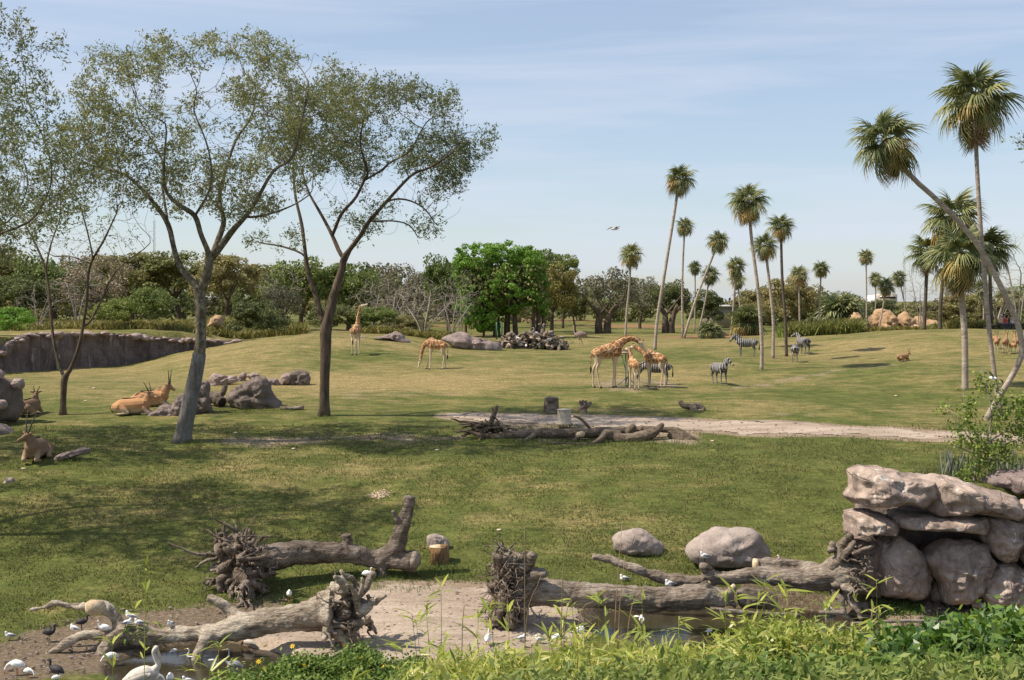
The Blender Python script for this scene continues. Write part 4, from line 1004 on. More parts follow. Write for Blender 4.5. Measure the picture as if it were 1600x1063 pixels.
def trunk_mesh(seed, h=4.0, r0=.22, mat=None, forks=4, spread=1.6):
    r = random.Random(seed); mb = MB(); top = (r.uniform(-.3, .3), r.uniform(-.3, .3), h*.5)
    mb.add(*tube(smooth_path([(0, 0, -.4), (0, 0, h*.2), top], 7), np.linspace(r0*1.3, r0*.8, 7), 8, rough=.08))
    for k in range(forks):
        a = k/forks*2*PI+r.uniform(-.4, .4); s = spread*r.uniform(.6, 1.2)
        p = smooth_path([top, (top[0]+math.cos(a)*s*.5, top[1]+math.sin(a)*s*.5, h*.75), (top[0]+math.cos(a)*s, top[1]+math.sin(a)*s, h*1.15)], 6)
        mb.add(*tube(p, np.linspace(r0*.55, r0*.15, 6), 5))
    return make_mesh('trunk', *mb.get(), mat or M['bark'])
KINDS = {}
for nm, mt, kw in (('olive', 'olive', {}), ('dark', 'dark', dict(per=190)), ('mid', 'midgreen', {}), ('grey', 'greyleaf', dict(per=110, leaf=.22)), ('yellow', 'yellow', dict(per=150)), ('bright', 'bright', dict(per=210, leaf=.22)), ('brown', 'brownleaf', dict(per=90, leaf=.2))):
    KINDS[nm] = [crown(hash_ + 10*len(KINDS), M[mt], **kw) for hash_ in (1, 2)]
TR = [trunk_mesh(1), trunk_mesh(2)]
_tc = 0
def bg_tree(px, top, bot, wpx, kind, label, d, name='broadleaf_tree', cat='tree', group=None, trunk=True, zb=None, depth=1.0, low=.12):
    """a tree or shrub filling photo rows top..bot at distance d"""
    global _tc; _tc += 1
    b = on(px, d)
    ztop = CH-(top-CY)/F*d; zbot = max(b.z, CH-(bot-CY)/F*d)
    root = thing(name, b, label, cat, group)
    hz = ztop-zbot; w_ = wpx/F*d
    r = random.Random(_tc)
    zc = zbot+hz*.5-b.z
    cz = hz/2/3.1; cx = w_/2/3.9
    put('crown', KINDS[kind][_tc % 2], root, (0, 0, zc), (0, 0, r.uniform(0, 6.28)), (cx, cx*depth, cz))
    if trunk: put('trunk', TR[_tc % 2], root, (0, 0, 0), (0, 0, r.uniform(0, 6)), (max(.5, min(cx, 2)),)*2+((zc)/4*1.05,))
    return root
GB = 'trees and bushes beyond the long wall'
bg_tree(12, 478, 522, 95, 'bright', 'bright green bush over the wall at the left edge', 98, 'bush', 'bush', GB, False)
bg_tree(30, 425, 500, 130, 'dark', 'dark green tree behind the bright bush at the left edge', 118, group=GB)
bg_tree(-30, 372, 500, 190, 'olive', 'tall olive green tree cut by the left edge', 130, group=GB)
bg_tree(85, 395, 500, 150, 'mid', 'green tree behind the thin forked trunk', 128, group=GB)
bg_tree(150, 400, 490, 130, 'brown', 'brownish scrubby tree seen between the forked limbs', 124, group=GB)
bg_tree(180, 462, 525, 80, 'mid', 'mid green bush just over the wall, left of the dark round one', 110, 'bush', 'bush', GB, False)
bg_tree(237, 446, 526, 88, 'midgreen' if 'midgreen' in KINDS else 'mid', 'rounded green bush over the wall, left of the lichened trunk', 109, 'bush', 'bush', GB, False)
bg_tree(205, 390, 470, 150, 'olive', 'olive tree behind the rounded green bush', 140, group=GB)
bg_tree(280, 392, 470, 150, 'dark', 'dark olive tree behind the fork of the wrapped trunk', 138, group=GB)
bg_tree(355, 390, 480, 130, 'olive', 'olive tree right of the wrapped trunk', 134, group=GB)
bg_tree(403, 470, 537, 108, 'dark', 'low round dark green bush alone on the rise', 107, 'bush', 'bush', GB, False)
bg_tree(470, 395, 500, 120, 'mid', 'green tree behind the left limb of the dark trunked tree', 132, group=GB)
bg_tree(545, 408, 500, 130, 'mid', 'green tree between the dark trunk and the standing giraffe', 134, group=GB)
bg_tree(520, 470, 530, 90, 'dark', 'dark green thicket behind the standing giraffe', 112, 'bush', 'bush', GB, False)
bg_tree(585, 478, 530, 90, 'mid', 'green bush right of the standing giraffe', 112, 'bush', 'bush', GB, False)
bg_tree(640, 490, 532, 80, 'olive', 'olive bush behind the crest stones', 116, 'bush', 'bush', GB, False)
bg_tree(620, 415, 500, 130, 'brown', 'brown twiggy tree behind the bare shrubs', 140, group=GB)
bg_tree(700, 392, 500, 95, 'mid', 'green tree touching the left side of the bright green one', 130, group=GB)
bg_tree(440, 440, 505, 80, 'grey', 'grey green tree behind the dark round bush', 125, group=GB)
GC = 'trees in the middle distance'
bg_tree(832, 378, 480, 110, 'mid', 'tall green tree behind the right side of the bright green one', 150, group=GC)
bg_tree(862, 405, 505, 105, 'yellow', 'yellow green tree right of the bright green one', 140, group=GC)
bg_tree(898, 450, 505, 55, 'dark', 'small dark tree right of the yellow green one', 146, group=GC)
bg_tree(880, 395, 450, 60, 'mid', 'green treetop over the yellow green tree', 165, group=GC)
bg_tree(955, 414, 503, 118, 'grey', 'wide grey green oak with two dark trunks', 143, group=GC, trunk=False)
bg_tree(1000, 430, 498, 80, 'grey', 'grey green oak right of the wide one', 165, group=GC)
bg_tree(1047, 436, 502, 78, 'dark', 'dark green oak with forked black trunks behind the slender palm', 145, group=GC, trunk=False)
bg_tree(1105, 452, 515, 80, 'dark', 'dark oak among the thin palms', 158, group=GC)
bg_tree(1180, 446, 515, 90, 'olive', 'olive tree behind the large crowned palm', 155, group=GC)
bg_tree(1235, 430, 512, 100, 'olive', 'olive oak behind the rightmost middle palm', 150, group=GC)
bg_tree(1300, 455, 510, 110, 'dark', 'dark tree left of the tan rocks', 158, group=GC)
bg_tree(1375, 468, 512, 100, 'dark', 'dark trees behind the tan rocks', 165, group=GC)
bg_tree(1440, 470, 516, 90, 'olive', 'olive scrub tree right of the tan rocks', 150, group=GC)
bg_tree(1425, 500, 520, 50, 'olive', 'low bush right behind the tan rocks', 142, 'bush', 'bush', GC, False)
bg_tree(1505, 455, 520, 110, 'olive', 'olive tree mass behind the shaggy palm', 150, group=GC)
bg_tree(1575, 455, 518, 90, 'dark', 'dark tree behind the seated people', 150, group=GC)
bg_tree(1625, 430, 520, 90, 'mid', 'green tree cut by the right edge', 140, group=GC)
bg_tree(1505, 500, 524, 60, 'yellow', 'yellow green bush behind the shaggy palm foot', 128, 'bush', 'bush', GC, False)
bg_tree(1470, 503, 523, 50, 'mid', 'green bush behind the two black palm trunks', 128, 'bush', 'bush', GC, False)
bg_tree(1560, 500, 522, 60, 'mid', 'green bush left behind the seated people', 132, 'bush', 'bush', GC, False)
# oak trunks that show
def forked(px, d, h, r0, label_root, spread=1.5, legs=2):
    for o in bpy.data.objects:
        if o.get('label') == label_root: root = o
    r = random.Random(int(px)); b = on(px, d); mb = MB()
    for k in range(legs):
        x0 = (k-(legs-1)/2)*spread*.45
        p = smooth_path([(x0, 0, -.3), (x0*1.1, 0, h*.35), (x0*1.6+r.uniform(-.3, .3), .2, h*.7), (x0*3, r.uniform(-1, 1), h)], 9)
        mb.add(*tube(p, np.linspace(r0*1.25, r0*.5, 9), 8, rough=.1))
        for s in (-1, 1):
            mb.add(*tube(smooth_path([p[5], p[5]+np.array([s*.9, .3, h*.35]), p[5]+np.array([s*1.9, .2, h*.8])], 6), np.linspace(r0*.5, r0*.12, 6), 5))
    me_ = make_mesh('trunk', *mb.get(), M['bark']); put('trunk', me_, root, b-root.location)
forked(942, 140, 3.0, .40, 'wide grey green oak with two dark trunks', 2.0)
forked(1044, 142, 3.0, .38, 'dark green oak with forked black trunks behind the slender palm', 1.4)
# bright green fig tree: many clumps down to the ground, trunks below
def fig():
    d = 123; b = on(785, d); root = thing('fig_tree', b, 'dense bright green tree with leaves hanging nearly to the ground', 'tree', None)
    r = np.random.default_rng(44); mb = MB(); s = d/F
    lobes = [(745, 405, 38, 24), (790, 398, 42, 20), (825, 415, 26, 30), (728, 430, 18, 36), (760, 450, 40, 36), (800, 450, 44, 40), (733, 478, 22, 32), (748, 498, 20, 18), (765, 495, 24, 22), (838, 450, 18, 34), (845, 470, 12, 24), (750, 505, 10, 12)]
    for cx, cy, rx, ry in lobes:
        c0 = P(cx, cy, d); area = rx*ry; m = int(area/15)
        for _ in range(m):
            v = r.normal(size=3); v /= np.linalg.norm(v); v[1] *= 1.2
            c = np.array(c0)+v*np.array([rx*s, min(rx, ry)*s*1.1, ry*s])*(.75+.25*r.random())
            q = r.normal(size=(115, 3)); q /= np.linalg.norm(q, axis=1, keepdims=True); ss = .42*(.7+.7*r.random())
            mb.add(*leaf_quads(c+q*ss*np.array([1, 1, .7])*(.5+.5*r.random((115, 1))), .17, .125, r, normal=q+v))
    obj('crown', mb, M['bright'], root, smooth=False, base=b)
    mb = MB()
    for px, w_ in ((755, .12), (772, .16), (781, .14), (792, .35), (806, .3), (840, .28), (850, .2), (838, .12), (728, .15)):
        q = on(px, d+r.uniform(-1, 1)); mb.add(*tube(smooth_path([q-Vector((0, 0, .3)), q+Vector((r.normal()*.1, 0, 2)), q+Vector((r.normal()*.4, 0, 5.5))], 7), np.linspace(w_, w_*.6, 7), 7, rough=.08))
    obj('trunk', mb, M['bark'], root, base=b)
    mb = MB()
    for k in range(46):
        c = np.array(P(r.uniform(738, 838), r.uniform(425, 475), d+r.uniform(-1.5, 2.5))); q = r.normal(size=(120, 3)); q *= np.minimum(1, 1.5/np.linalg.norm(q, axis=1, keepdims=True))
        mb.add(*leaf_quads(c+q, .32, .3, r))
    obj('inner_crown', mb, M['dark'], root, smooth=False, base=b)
fig()
# the far wood that closes the view
def far_wood():
    r = np.random.default_rng(9); mb = MB(); rows = []
    for k in range(190):
        px = r.uniform(-260, 1860); d = r.uniform(165, 215)
        top = np.interp(px, [-200, 100, 300, 560, 700, 900, 1000, 1150, 1250, 1350, 1480, 1600, 1800], [392, 398, 400, 412, 410, 425, 440, 455, 448, 472, 470, 462, 440])+r.uniform(-2, 22)
        b = P(px, top, d); h = b.z-6.3; R = r.uniform(2.2, 4.2)
        if 870 < px < 1130 and d < 200: continue
        for j in range(22):
            v = r.normal(size=3); v /= np.linalg.norm(v); c = np.array([b.x, b.y, 6.3+h*.52])+v*np.array([R*1.2, R, h*.48])*(.7+.3*r.random())
            q = r.normal(size=(34, 3)); q /= np.linalg.norm(q, axis=1, keepdims=True)
            mb.add(*leaf_quads(c+q*1.0*(.5+.5*r.random((34, 1))), .55, .42, r, normal=q+v), mi=int((k*7) % 3))
    V, Fs = mb.get(); me_ = make_mesh('distant_trees', V, Fs, [M['olive'], M['dark'], M['greyleaf']], False, mb.MI)
    tag(put('distant_trees', me_), kind='stuff')
far_wood()
# palmettos, scrub and reeds at the foot of the far trees
def palmetto(px, bot, wpx, hpx, label, d, dark=False, group='low palmetto clumps'):
    b = on(px, d); root = thing('palmetto', b, label, 'palmetto', group); r = random.Random(int(px)); s = wpx/F*d/3.2
    z0 = CH-(bot-CY)/F*d-b.z
    for k in range(4):
        put('crown', CRD if dark else r.choice(CR), root, (r.uniform(-.6, .6)*s, r.uniform(-.4, .4), max(.4, hpx/F*d*.45)+r.uniform(-.2, .3)), (0, 0, r.uniform(0, 6)), (s*.75, s*.75, max(.35, hpx/F*d/3.0)))
palmetto(1111, 530, 46, 26, 'pale low palmetto clump at the foot of the thin palms', 119)
palmetto(1170, 528, 58, 56, 'dark round palmetto clump left behind the standing zebra', 127, True)
palmetto(1318, 512, 78, 70, 'large palmetto clump left of the tan rocks', 140)
palmetto(1355, 512, 50, 44, 'smaller palmetto behind the first tan rock', 145)
palmetto(1272, 525, 36, 26, 'bright spiky clump among the reeds', 122)
def reeds(name, label, x0, x1, d0, d1, h, n, mat, seed, w_=.05, lean=.25):
    r = np.random.default_rng(seed); d = r.uniform(d0, d1, n); px = r.uniform(x0, x1, n); X = (px-CX)/F*d; Z = height(X, d)
    a = r.random(n)*PI; hh = h*(.5+.7*r.random(n)); lx, ly = r.normal(0, lean, n)*hh, r.normal(0, lean, n)*hh
    dx, dy = np.cos(a)*w_, np.sin(a)*w_
    V = np.stack([np.stack([X-dx, d-dy, Z-.05], -1), np.stack([X+dx, d+dy, Z-.05], -1), np.stack([X+dx+lx*.4, d+dy+ly*.4, Z+hh*.6], -1), np.stack([X-dx+lx*.4, d-dy+ly*.4, Z+hh*.6], -1), np.stack([X+lx, d+ly, Z+hh], -1)], 1).reshape(-1, 3)
    i = np.arange(n)*5; mb = MB(); mb.add(V, [np.stack([i, i+1, i+2, i+3], -1), np.stack([i+3, i+2, i+4], -1)])
    tag(obj(name, mb, mat, smooth=False), kind='stuff')
reeds('reeds', '', 1228, 1345, 117, 127, 1.3, 2600, M['yellow'], 1, .06, .4); reeds('reeds', '', 1215, 1345, 117, 128, 1.1, 2600, M['midgreen'], 11, .07, .5)
reeds('reeds', '', 1340, 1500, 124, 132, .6, 3000, M['yellow'], 2, .06, .5)
reeds('scrub', '', -60, 330, 108, 125, .55, 7000, M['yellow'], 3, .06, .6)
reeds('scrub', '', 330, 480, 110, 125, .8, 4500, M['yellow'], 4, .06, .6)
reeds('scrub', '', 560, 730, 109, 118, .6, 4000, M['yellow'], 5, .06, .6)
reeds('reeds', '', 1480, 1680, 118, 130, 1.0, 5000, M['yellow'], 6, .05, .4)
# bare shrubs and leafless trees
def bare_mesh(seed, H=5, R=2.6, n=420, stems=6, r0=.10, kill=.34, zlow=.15):
    r = np.random.default_rng(seed); limbs = []
    for k in range(stems):
        a = k/stems*2*PI+r.uniform(-.3, .3); s = R*r.uniform(.3, .8); h = H*r.uniform(.45, .75)
        limbs.append([(0.08*math.cos(a), .08*math.sin(a), -.2 if k == 0 else .02, r0*(1 if k else 1.2)), (s*.35*math.cos(a), s*.35*math.sin(a), h*.45, r0*.7), (s*math.cos(a), s*math.sin(a), h, r0*.35)])
    sk = up_skel((0, 0, 0), limbs)
    att_ = ell_points(n, (0, 0, H*.6), (R, R, H*.42), .2, r)
    Pn, par = colonize(sk, att_, step=.25, kill=kill, infl=2.5, up=.2); nn = len(Pn)
    ch = [[] for _ in range(nn)]; [ch[p].append(i) for i, p in enumerate(par) if p >= 0]
    rad = np.zeros(nn)
    for i in range(nn-1, -1, -1): rad[i] = .011 if not ch[i] else (sum(rad[c]**2.3 for c in ch[i]))**(1/2.3)
    rad = np.minimum(rad, r0*1.3); mb = MB(); st = [0]
    while st:
        s0 = st.pop(); path = [Pn[par[s0]]] if par[s0] >= 0 else []; rr = [rad[s0]] if path else []; c = s0
        while True:
            path.append(Pn[c]); rr.append(rad[c])
            if not ch[c]: break
            cs = sorted(ch[c], key=lambda q: -rad[q]); st += cs[1:]; c = cs[0]
        if len(path) > 1: mb.add(*tube(path, rr, 5 if max(rr) > .04 else 3, cap=False))
    return make_mesh('branches', *mb.get(), M['bare'])
BARES = [bare_mesh(1), bare_mesh(2, 5, 2.2), bare_mesh(3, 7, 2.8, 520, 3, .16)]
def bare(px, bot, top, wpx, k, label, d=None, group='leafless pale shrubs', name='bare_shrub', cat='shrub'):
    b = G(px, bot) if d is None else on(px, d); root = thing(name, b, label, cat, group)
    Hm = (b.y*(470-top)/F+CH-b.z); H0 = (5, 5, 7)[k]*1.02; R0 = (2.6, 2.2, 2.8)[k]
    put('branches', BARES[k], root, (0, 0, 0), (0, 0, px), (wpx/F*b.y/2/R0,)*2+(Hm/H0,))
bare(662, 530, 425, 120, 0, 'widest pale leafless shrub, behind the grazing giraffe', 112)
bare(610, 528, 420, 90, 1, 'leafless shrub with thin upright twigs left of the widest', 116)
bare(580, 525, 430, 80, 0, 'leafless shrub just right of the standing giraffe head', 122)
bare(705, 528, 440, 90, 1, 'leafless shrub with a long white slanting limb', 115)
bare(720, 525, 415, 70, 2, 'thin grey leafless tree left of the bright green tree', 118, name='bare_tree', cat='tree')
bare(640, 528, 440, 80, 1, 'leafless shrub in the middle of the row', 119)
bare(440, 508, 405, 90, 2, 'grey leafless tree above the dark round bush', 128, name='bare_tree', cat='tree')
bare(1592, 515, 360, 110, 2, 'tall pale leafless tree at the right edge', 122, name='bare_tree', cat='tree')
bare(1438, 515, 405, 70, 2, 'thin leafless tree left of the dark palms', 132, name='bare_tree', cat='tree')
bare(1560, 525, 430, 60, 1, 'leafless sapling behind the seated people', 126)
bare(120, 528, 400, 100, 2, 'leafless tree beyond the wall, behind the forked trunk', 116, name='bare_tree', cat='tree')
bare(60, 530, 440, 80, 0, 'leafless shrub beyond the wall at the left', 110)
# ================================================================ ANIMALS
def mat_giraffe():
    m, t, b, o = newmat('giraffe_coat'); v = _coord(t, 'Object')
    wv = _noise(t, 5, 3, .5, v); vv = _mix(t, .05, v, wv.outputs['Color'], 'ADD')
    vo = t.nodes.new('ShaderNodeTexVoronoi'); vo.feature = 'DISTANCE_TO_EDGE'; vo.inputs['Scale'].default_value = 3.3; t.links.new(vv, vo.inputs['Vector'])
    vc = t.nodes.new('ShaderNodeTexVoronoi'); vc.inputs['Scale'].default_value = 3.3; t.links.new(vv, vc.inputs['Vector'])
    sx = t.nodes.new('ShaderNodeSeparateXYZ'); t.links.new(_coord(t), sx.inputs[0])
    patch = _mix(t, _map(t, vc.outputs['Color'], 0, 1, 0, 1), (.235, .095, .032), (.31, .14, .05))
    cream = (.56, .42, .26)
    c = _mix(t, _map(t, vo.outputs['Distance'], .035, .07, 0, 1), cream, patch)
    c = _mix(t, _map(t, sx.outputs['Z'], .6, 1.2, .6, 0), c, (.60, .48, .33))
    at = t.nodes.new('ShaderNodeAttribute'); at.attribute_name = 'pale'
    c = _mix(t, at.outputs['Fac'], c, (.62, .50, .36))
    t.links.new(c, b.inputs['Base Color']); b.inputs['Roughness'].default_value = .8
    return m
def mat_zebra():
    m, t, b, o = newmat('zebra_coat'); v = _coord(t, 'Object')
    wv = t.nodes.new('ShaderNodeTexWave'); wv.bands_direction = 'X'; wv.inputs['Scale'].default_value = 2.3; wv.inputs['Distortion'].default_value = 2.2; wv.inputs['Detail Scale'].default_value = .8
    t.links.new(v, wv.inputs['Vector'])
    sx = t.nodes.new('ShaderNodeSeparateXYZ'); t.links.new(_coord(t), sx.inputs[0])
    w2 = t.nodes.new('ShaderNodeTexWave'); w2.bands_direction = 'Z'; w2.inputs['Scale'].default_value = 3.2; w2.inputs['Distortion'].default_value = 1.0; t.links.new(v, w2.inputs['Vector'])
    f = _mix(t, _map(t, sx.outputs['Z'], .55, .75, 1, 0), wv.outputs['Color'], w2.outputs['Color'])
    bw = t.nodes.new('ShaderNodeRGBToBW'); t.links.new(f, bw.inputs[0])
    c = _mix(t, _map(t, bw.outputs[0], .55, .7, 0, 1), (.035, .033, .036), (.36, .34, .32))
    t.links.new(c, b.inputs['Base Color']); b.inputs['Roughness'].default_value = .8; return m
def mat_coat(name, top, low, z0, z1, extra=None):
    m, t, b, o = newmat(name); sx = t.nodes.new('ShaderNodeSeparateXYZ'); t.links.new(_coord(t), sx.inputs[0])
    n = _noise(t, 6, 4, .6, _coord(t)); zz = _math(t, 'ADD', sx.outputs['Z'], _math(t, 'MULTIPLY', _math(t, 'SUBTRACT', n.outputs[0], .5), .12))
    c = _mix(t, _map(t, zz, z0, z1), low, top)
    if extra: c = _mix(t, _map(t, zz, extra[0], extra[1]), c, extra[2])
    t.links.new(c, b.inputs['Base Color']); b.inputs['Roughness'].default_value = .8; return m
M['giraffe'] = mat_giraffe(); M['zebra'] = mat_zebra()
M['eland'] = mat_coat('eland_coat', (.44, .235, .11), (.55, .42, .29), .2, .45, (.92, 1.02, (.34, .2, .11)))
M['eland_grey'] = mat_coat('dark_eland_coat', (.20, .125, .075), (.34, .24, .15), .2, .55)
M['impala'] = mat_coat('impala_coat', (.33, .185, .095), (.55, .42, .28), .35, .55)
M['impala_low'] = mat_coat('resting_impala_coat', (.33, .185, .095), (.5, .38, .26), .02, .14)
M['ostrich'] = mat_coat('ostrich_plumage', (.20, .145, .12), (.30, .23, .19), .9, 1.2)
M['horn'] = mat_plain('horn', (.07, .055, .045), .5); M['hoof'] = mat_plain('hoof', (.05, .04, .035), .6)
M['eye'] = mat_plain('dark_eye', (.01, .008, .006), .15); M['tuft'] = mat_plain('dark_hair', (.035, .025, .02), .9)
M['mane'] = mat_plain('brown_mane', (.22, .10, .04), .9); M['cream'] = mat_plain('cream_hair', (.6, .5, .38), .9)
def ch(mb, pts, rad, asp=1.0, n=None, sides=10):
    """one closed limb: points with radii, smoothly tapered"""
    q = smooth_path([tuple(p)+(r,) for p, r in zip(pts, rad)], n or len(pts)*3); mb.add(*tube(q[:, :3], q[:, 3], sides, asp=asp))
    for e in (0, -1): mb.add(*ellipsoid(q[e, :3], (q[e, 3]*.97,)*3, 8, 6))
def eyes(root, p, dirv, r, sep):
    side = Vector((-dirv[1], dirv[0], 0)).normalized()
    for s in (1, -1):
        mb = MB(); mb.add(*ellipsoid(Vector(p)+side*s*sep, (r, r, r), 8, 6)); obj('eye', mb, M['eye'], root)
def head_on(mb, p, yaw, pitch, L_, r0, r1, ear=.16, earw=.05, spread=1.0):
    """a muzzled head starting at the poll p; returns direction vectors"""
    d = Vector((math.cos(yaw)*math.cos(pitch), math.sin(yaw)*math.cos(pitch), math.sin(pitch))); side = Vector((-math.sin(yaw), math.cos(yaw), 0)); up = side.cross(d)*-1
    if up.z < 0 and abs(pitch) < 1.2: up = -up
    p = Vector(p)
    ch(mb, [p-d*r0*.3, p+d*L_*.3, p+d*L_*.65, p+d*L_], [r0, r0*.95, r1*1.05, r1], .82)
    ch(mb, [p+d*L_*.1-up*r0*.3, p+d*L_*.6-up*r1*.7, p+d*L_*.9-up*r1*.4], [r0*.75, r1*.75, r1*.6], .7)
    for s in (1, -1):
        a = p+side*s*r0*.7+up*r0*.5; e = a+side*s*ear*spread+up*ear*.35-d*ear*.1
        ch(mb, [a, (a+e)/2+up*.01, e], [earw*.7, earw, earw*.3], .5, sides=8)
    return d, side, up
def finish(root, mb, mat, voxel, it=3, parent=None, name='body'):
    me_ = fused(mb, voxel, it, name); me_.materials.clear(); me_.materials.append(mat); put(name, me_, parent or root); return me_
def giraffe(loc, heading, sc, neck, head_yaw, head_pitch, label, legs=None, group='giraffes on the plain', tail=.1):
    root = thing('giraffe', loc, label, 'giraffe', group, heading, sc)
    mb = MB(); r = .39
    ch(mb, [(-.62, 0, 2.02), (-.35, 0, 2.06), (0, 0, 2.10), (.35, 0, 2.18), (.62, 0, 2.30)], [.30, .40, .44, .45, .34], .78, 18, 14)
    ch(mb, [(.45, 0, 2.1), (.62, 0, 2.05), (.72, 0, 2.25)], [.30, .28, .2], .75)
    ch(mb, [(.15, 0, 2.38), (.42, 0, 2.55), (.6, 0, 2.5)], [.16, .2, .2], .7)
    nk = [(.50, 0, 2.30)]+list(neck); rr = list(np.interp(np.linspace(0, 1, len(nk)), [0, .25, .6, 1], [.34, .235, .16, .125]))
    ch(mb, nk, rr, .8, 24, 12)
    lg_ = legs or {}
    for k, (x, y) in enumerate(((.5, .2), (.5, -.2), (-.55, .2), (-.55, -.2))):
        o_ = lg_.get(k, 0)
        if k < 2: P_ = [(x, y, 2.05), (x, y, 1.7), (x+o_*.3, y*.95, 1.3), (x+o_*.42, y*.9, 1.1), (x+o_*.8, y*.9, .5), (x+o_*.95, y*.9, .2), (x+o_, y*.9, .1), (x+o_+.03, y*.9, .04)]; R_ = [.2, .15, .095, .10, .055, .055, .07, .075]
        else: P_ = [(x, y, 2.0), (x+.02, y, 1.7), (x+.02+o_*.2, y*.95, 1.4), (x-.12+o_*.35, y*.9, 1.12), (x-.07+o_*.8, y*.9, .5), (x-.04+o_*.95, y*.9, .2), (x-.01+o_, y*.9, .1), (x+.02+o_, y*.9, .04)]; R_ = [.25, .19, .12, .08, .052, .052, .065, .072]
        ch(mb, P_, R_, .85, 22, 9)
    hp = Vector(neck[-1])
    d, side, up = head_on(mb, hp, head_yaw, head_pitch, .62, .14, .075, .2, .055)
    for s in (1, -1): ch(mb, [hp+up*.1+side*s*.06, hp+up*.22+side*s*.07-d*.03], [.03, .033])
    me_ = finish(root, mb, M['giraffe'], .030, 3)
    co = np.empty(len(me_.vertices)*3, np.float32); me_.vertices.foreach_get('co', co); co = co.reshape(-1, 3)
    pale = np.zeros(len(co), np.float32); dh = np.linalg.norm(co-np.array(hp+d*.3), axis=1); pale = np.maximum(pale, 1-s01(dh, .3, .42))
    pale = np.maximum(pale, (1-s01(co[:, 2], 1.72, 1.85))*.75*(abs(co[:, 0]) < .82))
    a_ = me_.attributes.new('pale', 'FLOAT', 'POINT'); a_.data.foreach_set('value', pale.astype(np.float32))
    mb = MB(); tp = [(-.84, 0, 2.15), (-.93, 0, 1.9), (-.95, tail*.3, 1.5), (-.93, tail, 1.2)]
    mb.add(*tube(smooth_path(tp, 9), np.linspace(.045, .02, 9), 6)); o = obj('tail', mb, M['giraffe'], root)
    mb = MB(); mb.add(*tube(smooth_path([(-.93, tail, 1.24), (-.93, tail, 1.05), (-.93, tail, .82)], 6), [.02, .05, .06, .055, .04, .01], 6)); obj('tail_tuft', mb, M['tuft'], o)
    mb = MB(); q = smooth_path(nk, 20)[3:]; _, T_, U_, B_ = frames(q)
    bk = []
    for p_, t_ in zip(q, T_):
        n_v = np.array([-t_[2], 0, t_[0]]); n_v /= np.linalg.norm(n_v)+1e-6; bk.append(n_v if True else 0)
    rads = np.interp(np.linspace(0, 1, len(q)), [0, .25, .6, 1], [.30, .225, .155, .12])
    path = q+np.array(bk)*(rads*.93)[:, None]; mb.add(*tube(path, .04, 5, asp=.5)); obj('mane', mb, M['mane'], root)
    for s in (1, -1):
        mb = MB(); mb.add(*ellipsoid(hp+up*.24+side*s*.07-d*.03, (.035, .035, .045), 8, 6)); obj('horn_tip', mb, M['tuft'], root)
        mb = MB(); mb.add(*ellipsoid(hp+d*.12+side*s*.105+up*.03, (.028,)*3, 8, 6)); obj('eye', mb, M['eye'], root)
    for k, (x, y) in enumerate(((.5, .2), (.5, -.2), (-.55, .2), (-.55, -.2))):
        o_ = lg_.get(k, 0); mb = MB(); mb.add(*tube([(x+o_+.03, y*.9, .09), (x+o_+.045, y*.9, -.02)], [.075, .085], 8)); obj('hoof', mb, M['hoof'], root)
    return root
gp_ = on
def feet(px, py): return G(px, py)
GI = 'giraffes on the plain'
g1 = giraffe(feet(948, 606), math.radians(8), .99, [(.85, 0, 2.62), (1.15, 0, 2.80), (1.5, 0, 2.86), (1.78, -.05, 2.78), (1.98, -.08, 2.6)], -.15, -.95, 'tallest giraffe, arching its neck rightwards over the feeder', {0: .05, 1: -.18, 2: -.2, 3: .12})
g2 = giraffe(feet(991, 608), math.radians(106), .68, [(.75, 0, 2.7), (.92, .02, 3.05), (1.05, .05, 3.35)], .5, -.15, 'smaller giraffe in the middle, back turned, at the feeder', {0: .06, 2: -.08})
g3 = giraffe(feet(1024, 605), math.radians(152), .80, [(.85, 0, 2.5), (1.15, .03, 2.66), (1.45, .05, 2.80), (1.65, .06, 2.9)], .1, -.4, 'giraffe on the right of the feeder stretching its neck up left', {0: -.1, 1: .12, 2: .1, 3: -.06})
g4 = giraffe(feet(556, 554), math.radians(84), .85, [(.75, 0, 2.75), (.9, 0, 3.2), (.98, -.1, 3.65), (1.0, -.18, 4.05)], -1.35, .35, 'giraffe standing alone with its back turned and head raised, left of the slope', {0: .1, 2: -.08}, tail=.05)
g5 = giraffe(feet(683, 577), math.radians(172), .77, [(.85, 0, 2.25), (1.15, .02, 2.0), (1.32, .03, 1.55), (1.42, .03, 1.05), (1.45, .03, .75)], .0, -1.25, 'giraffe grazing with its head down in front of the long mauve rock', {0: .1, 1: .42, 2: .08, 3: -.1})

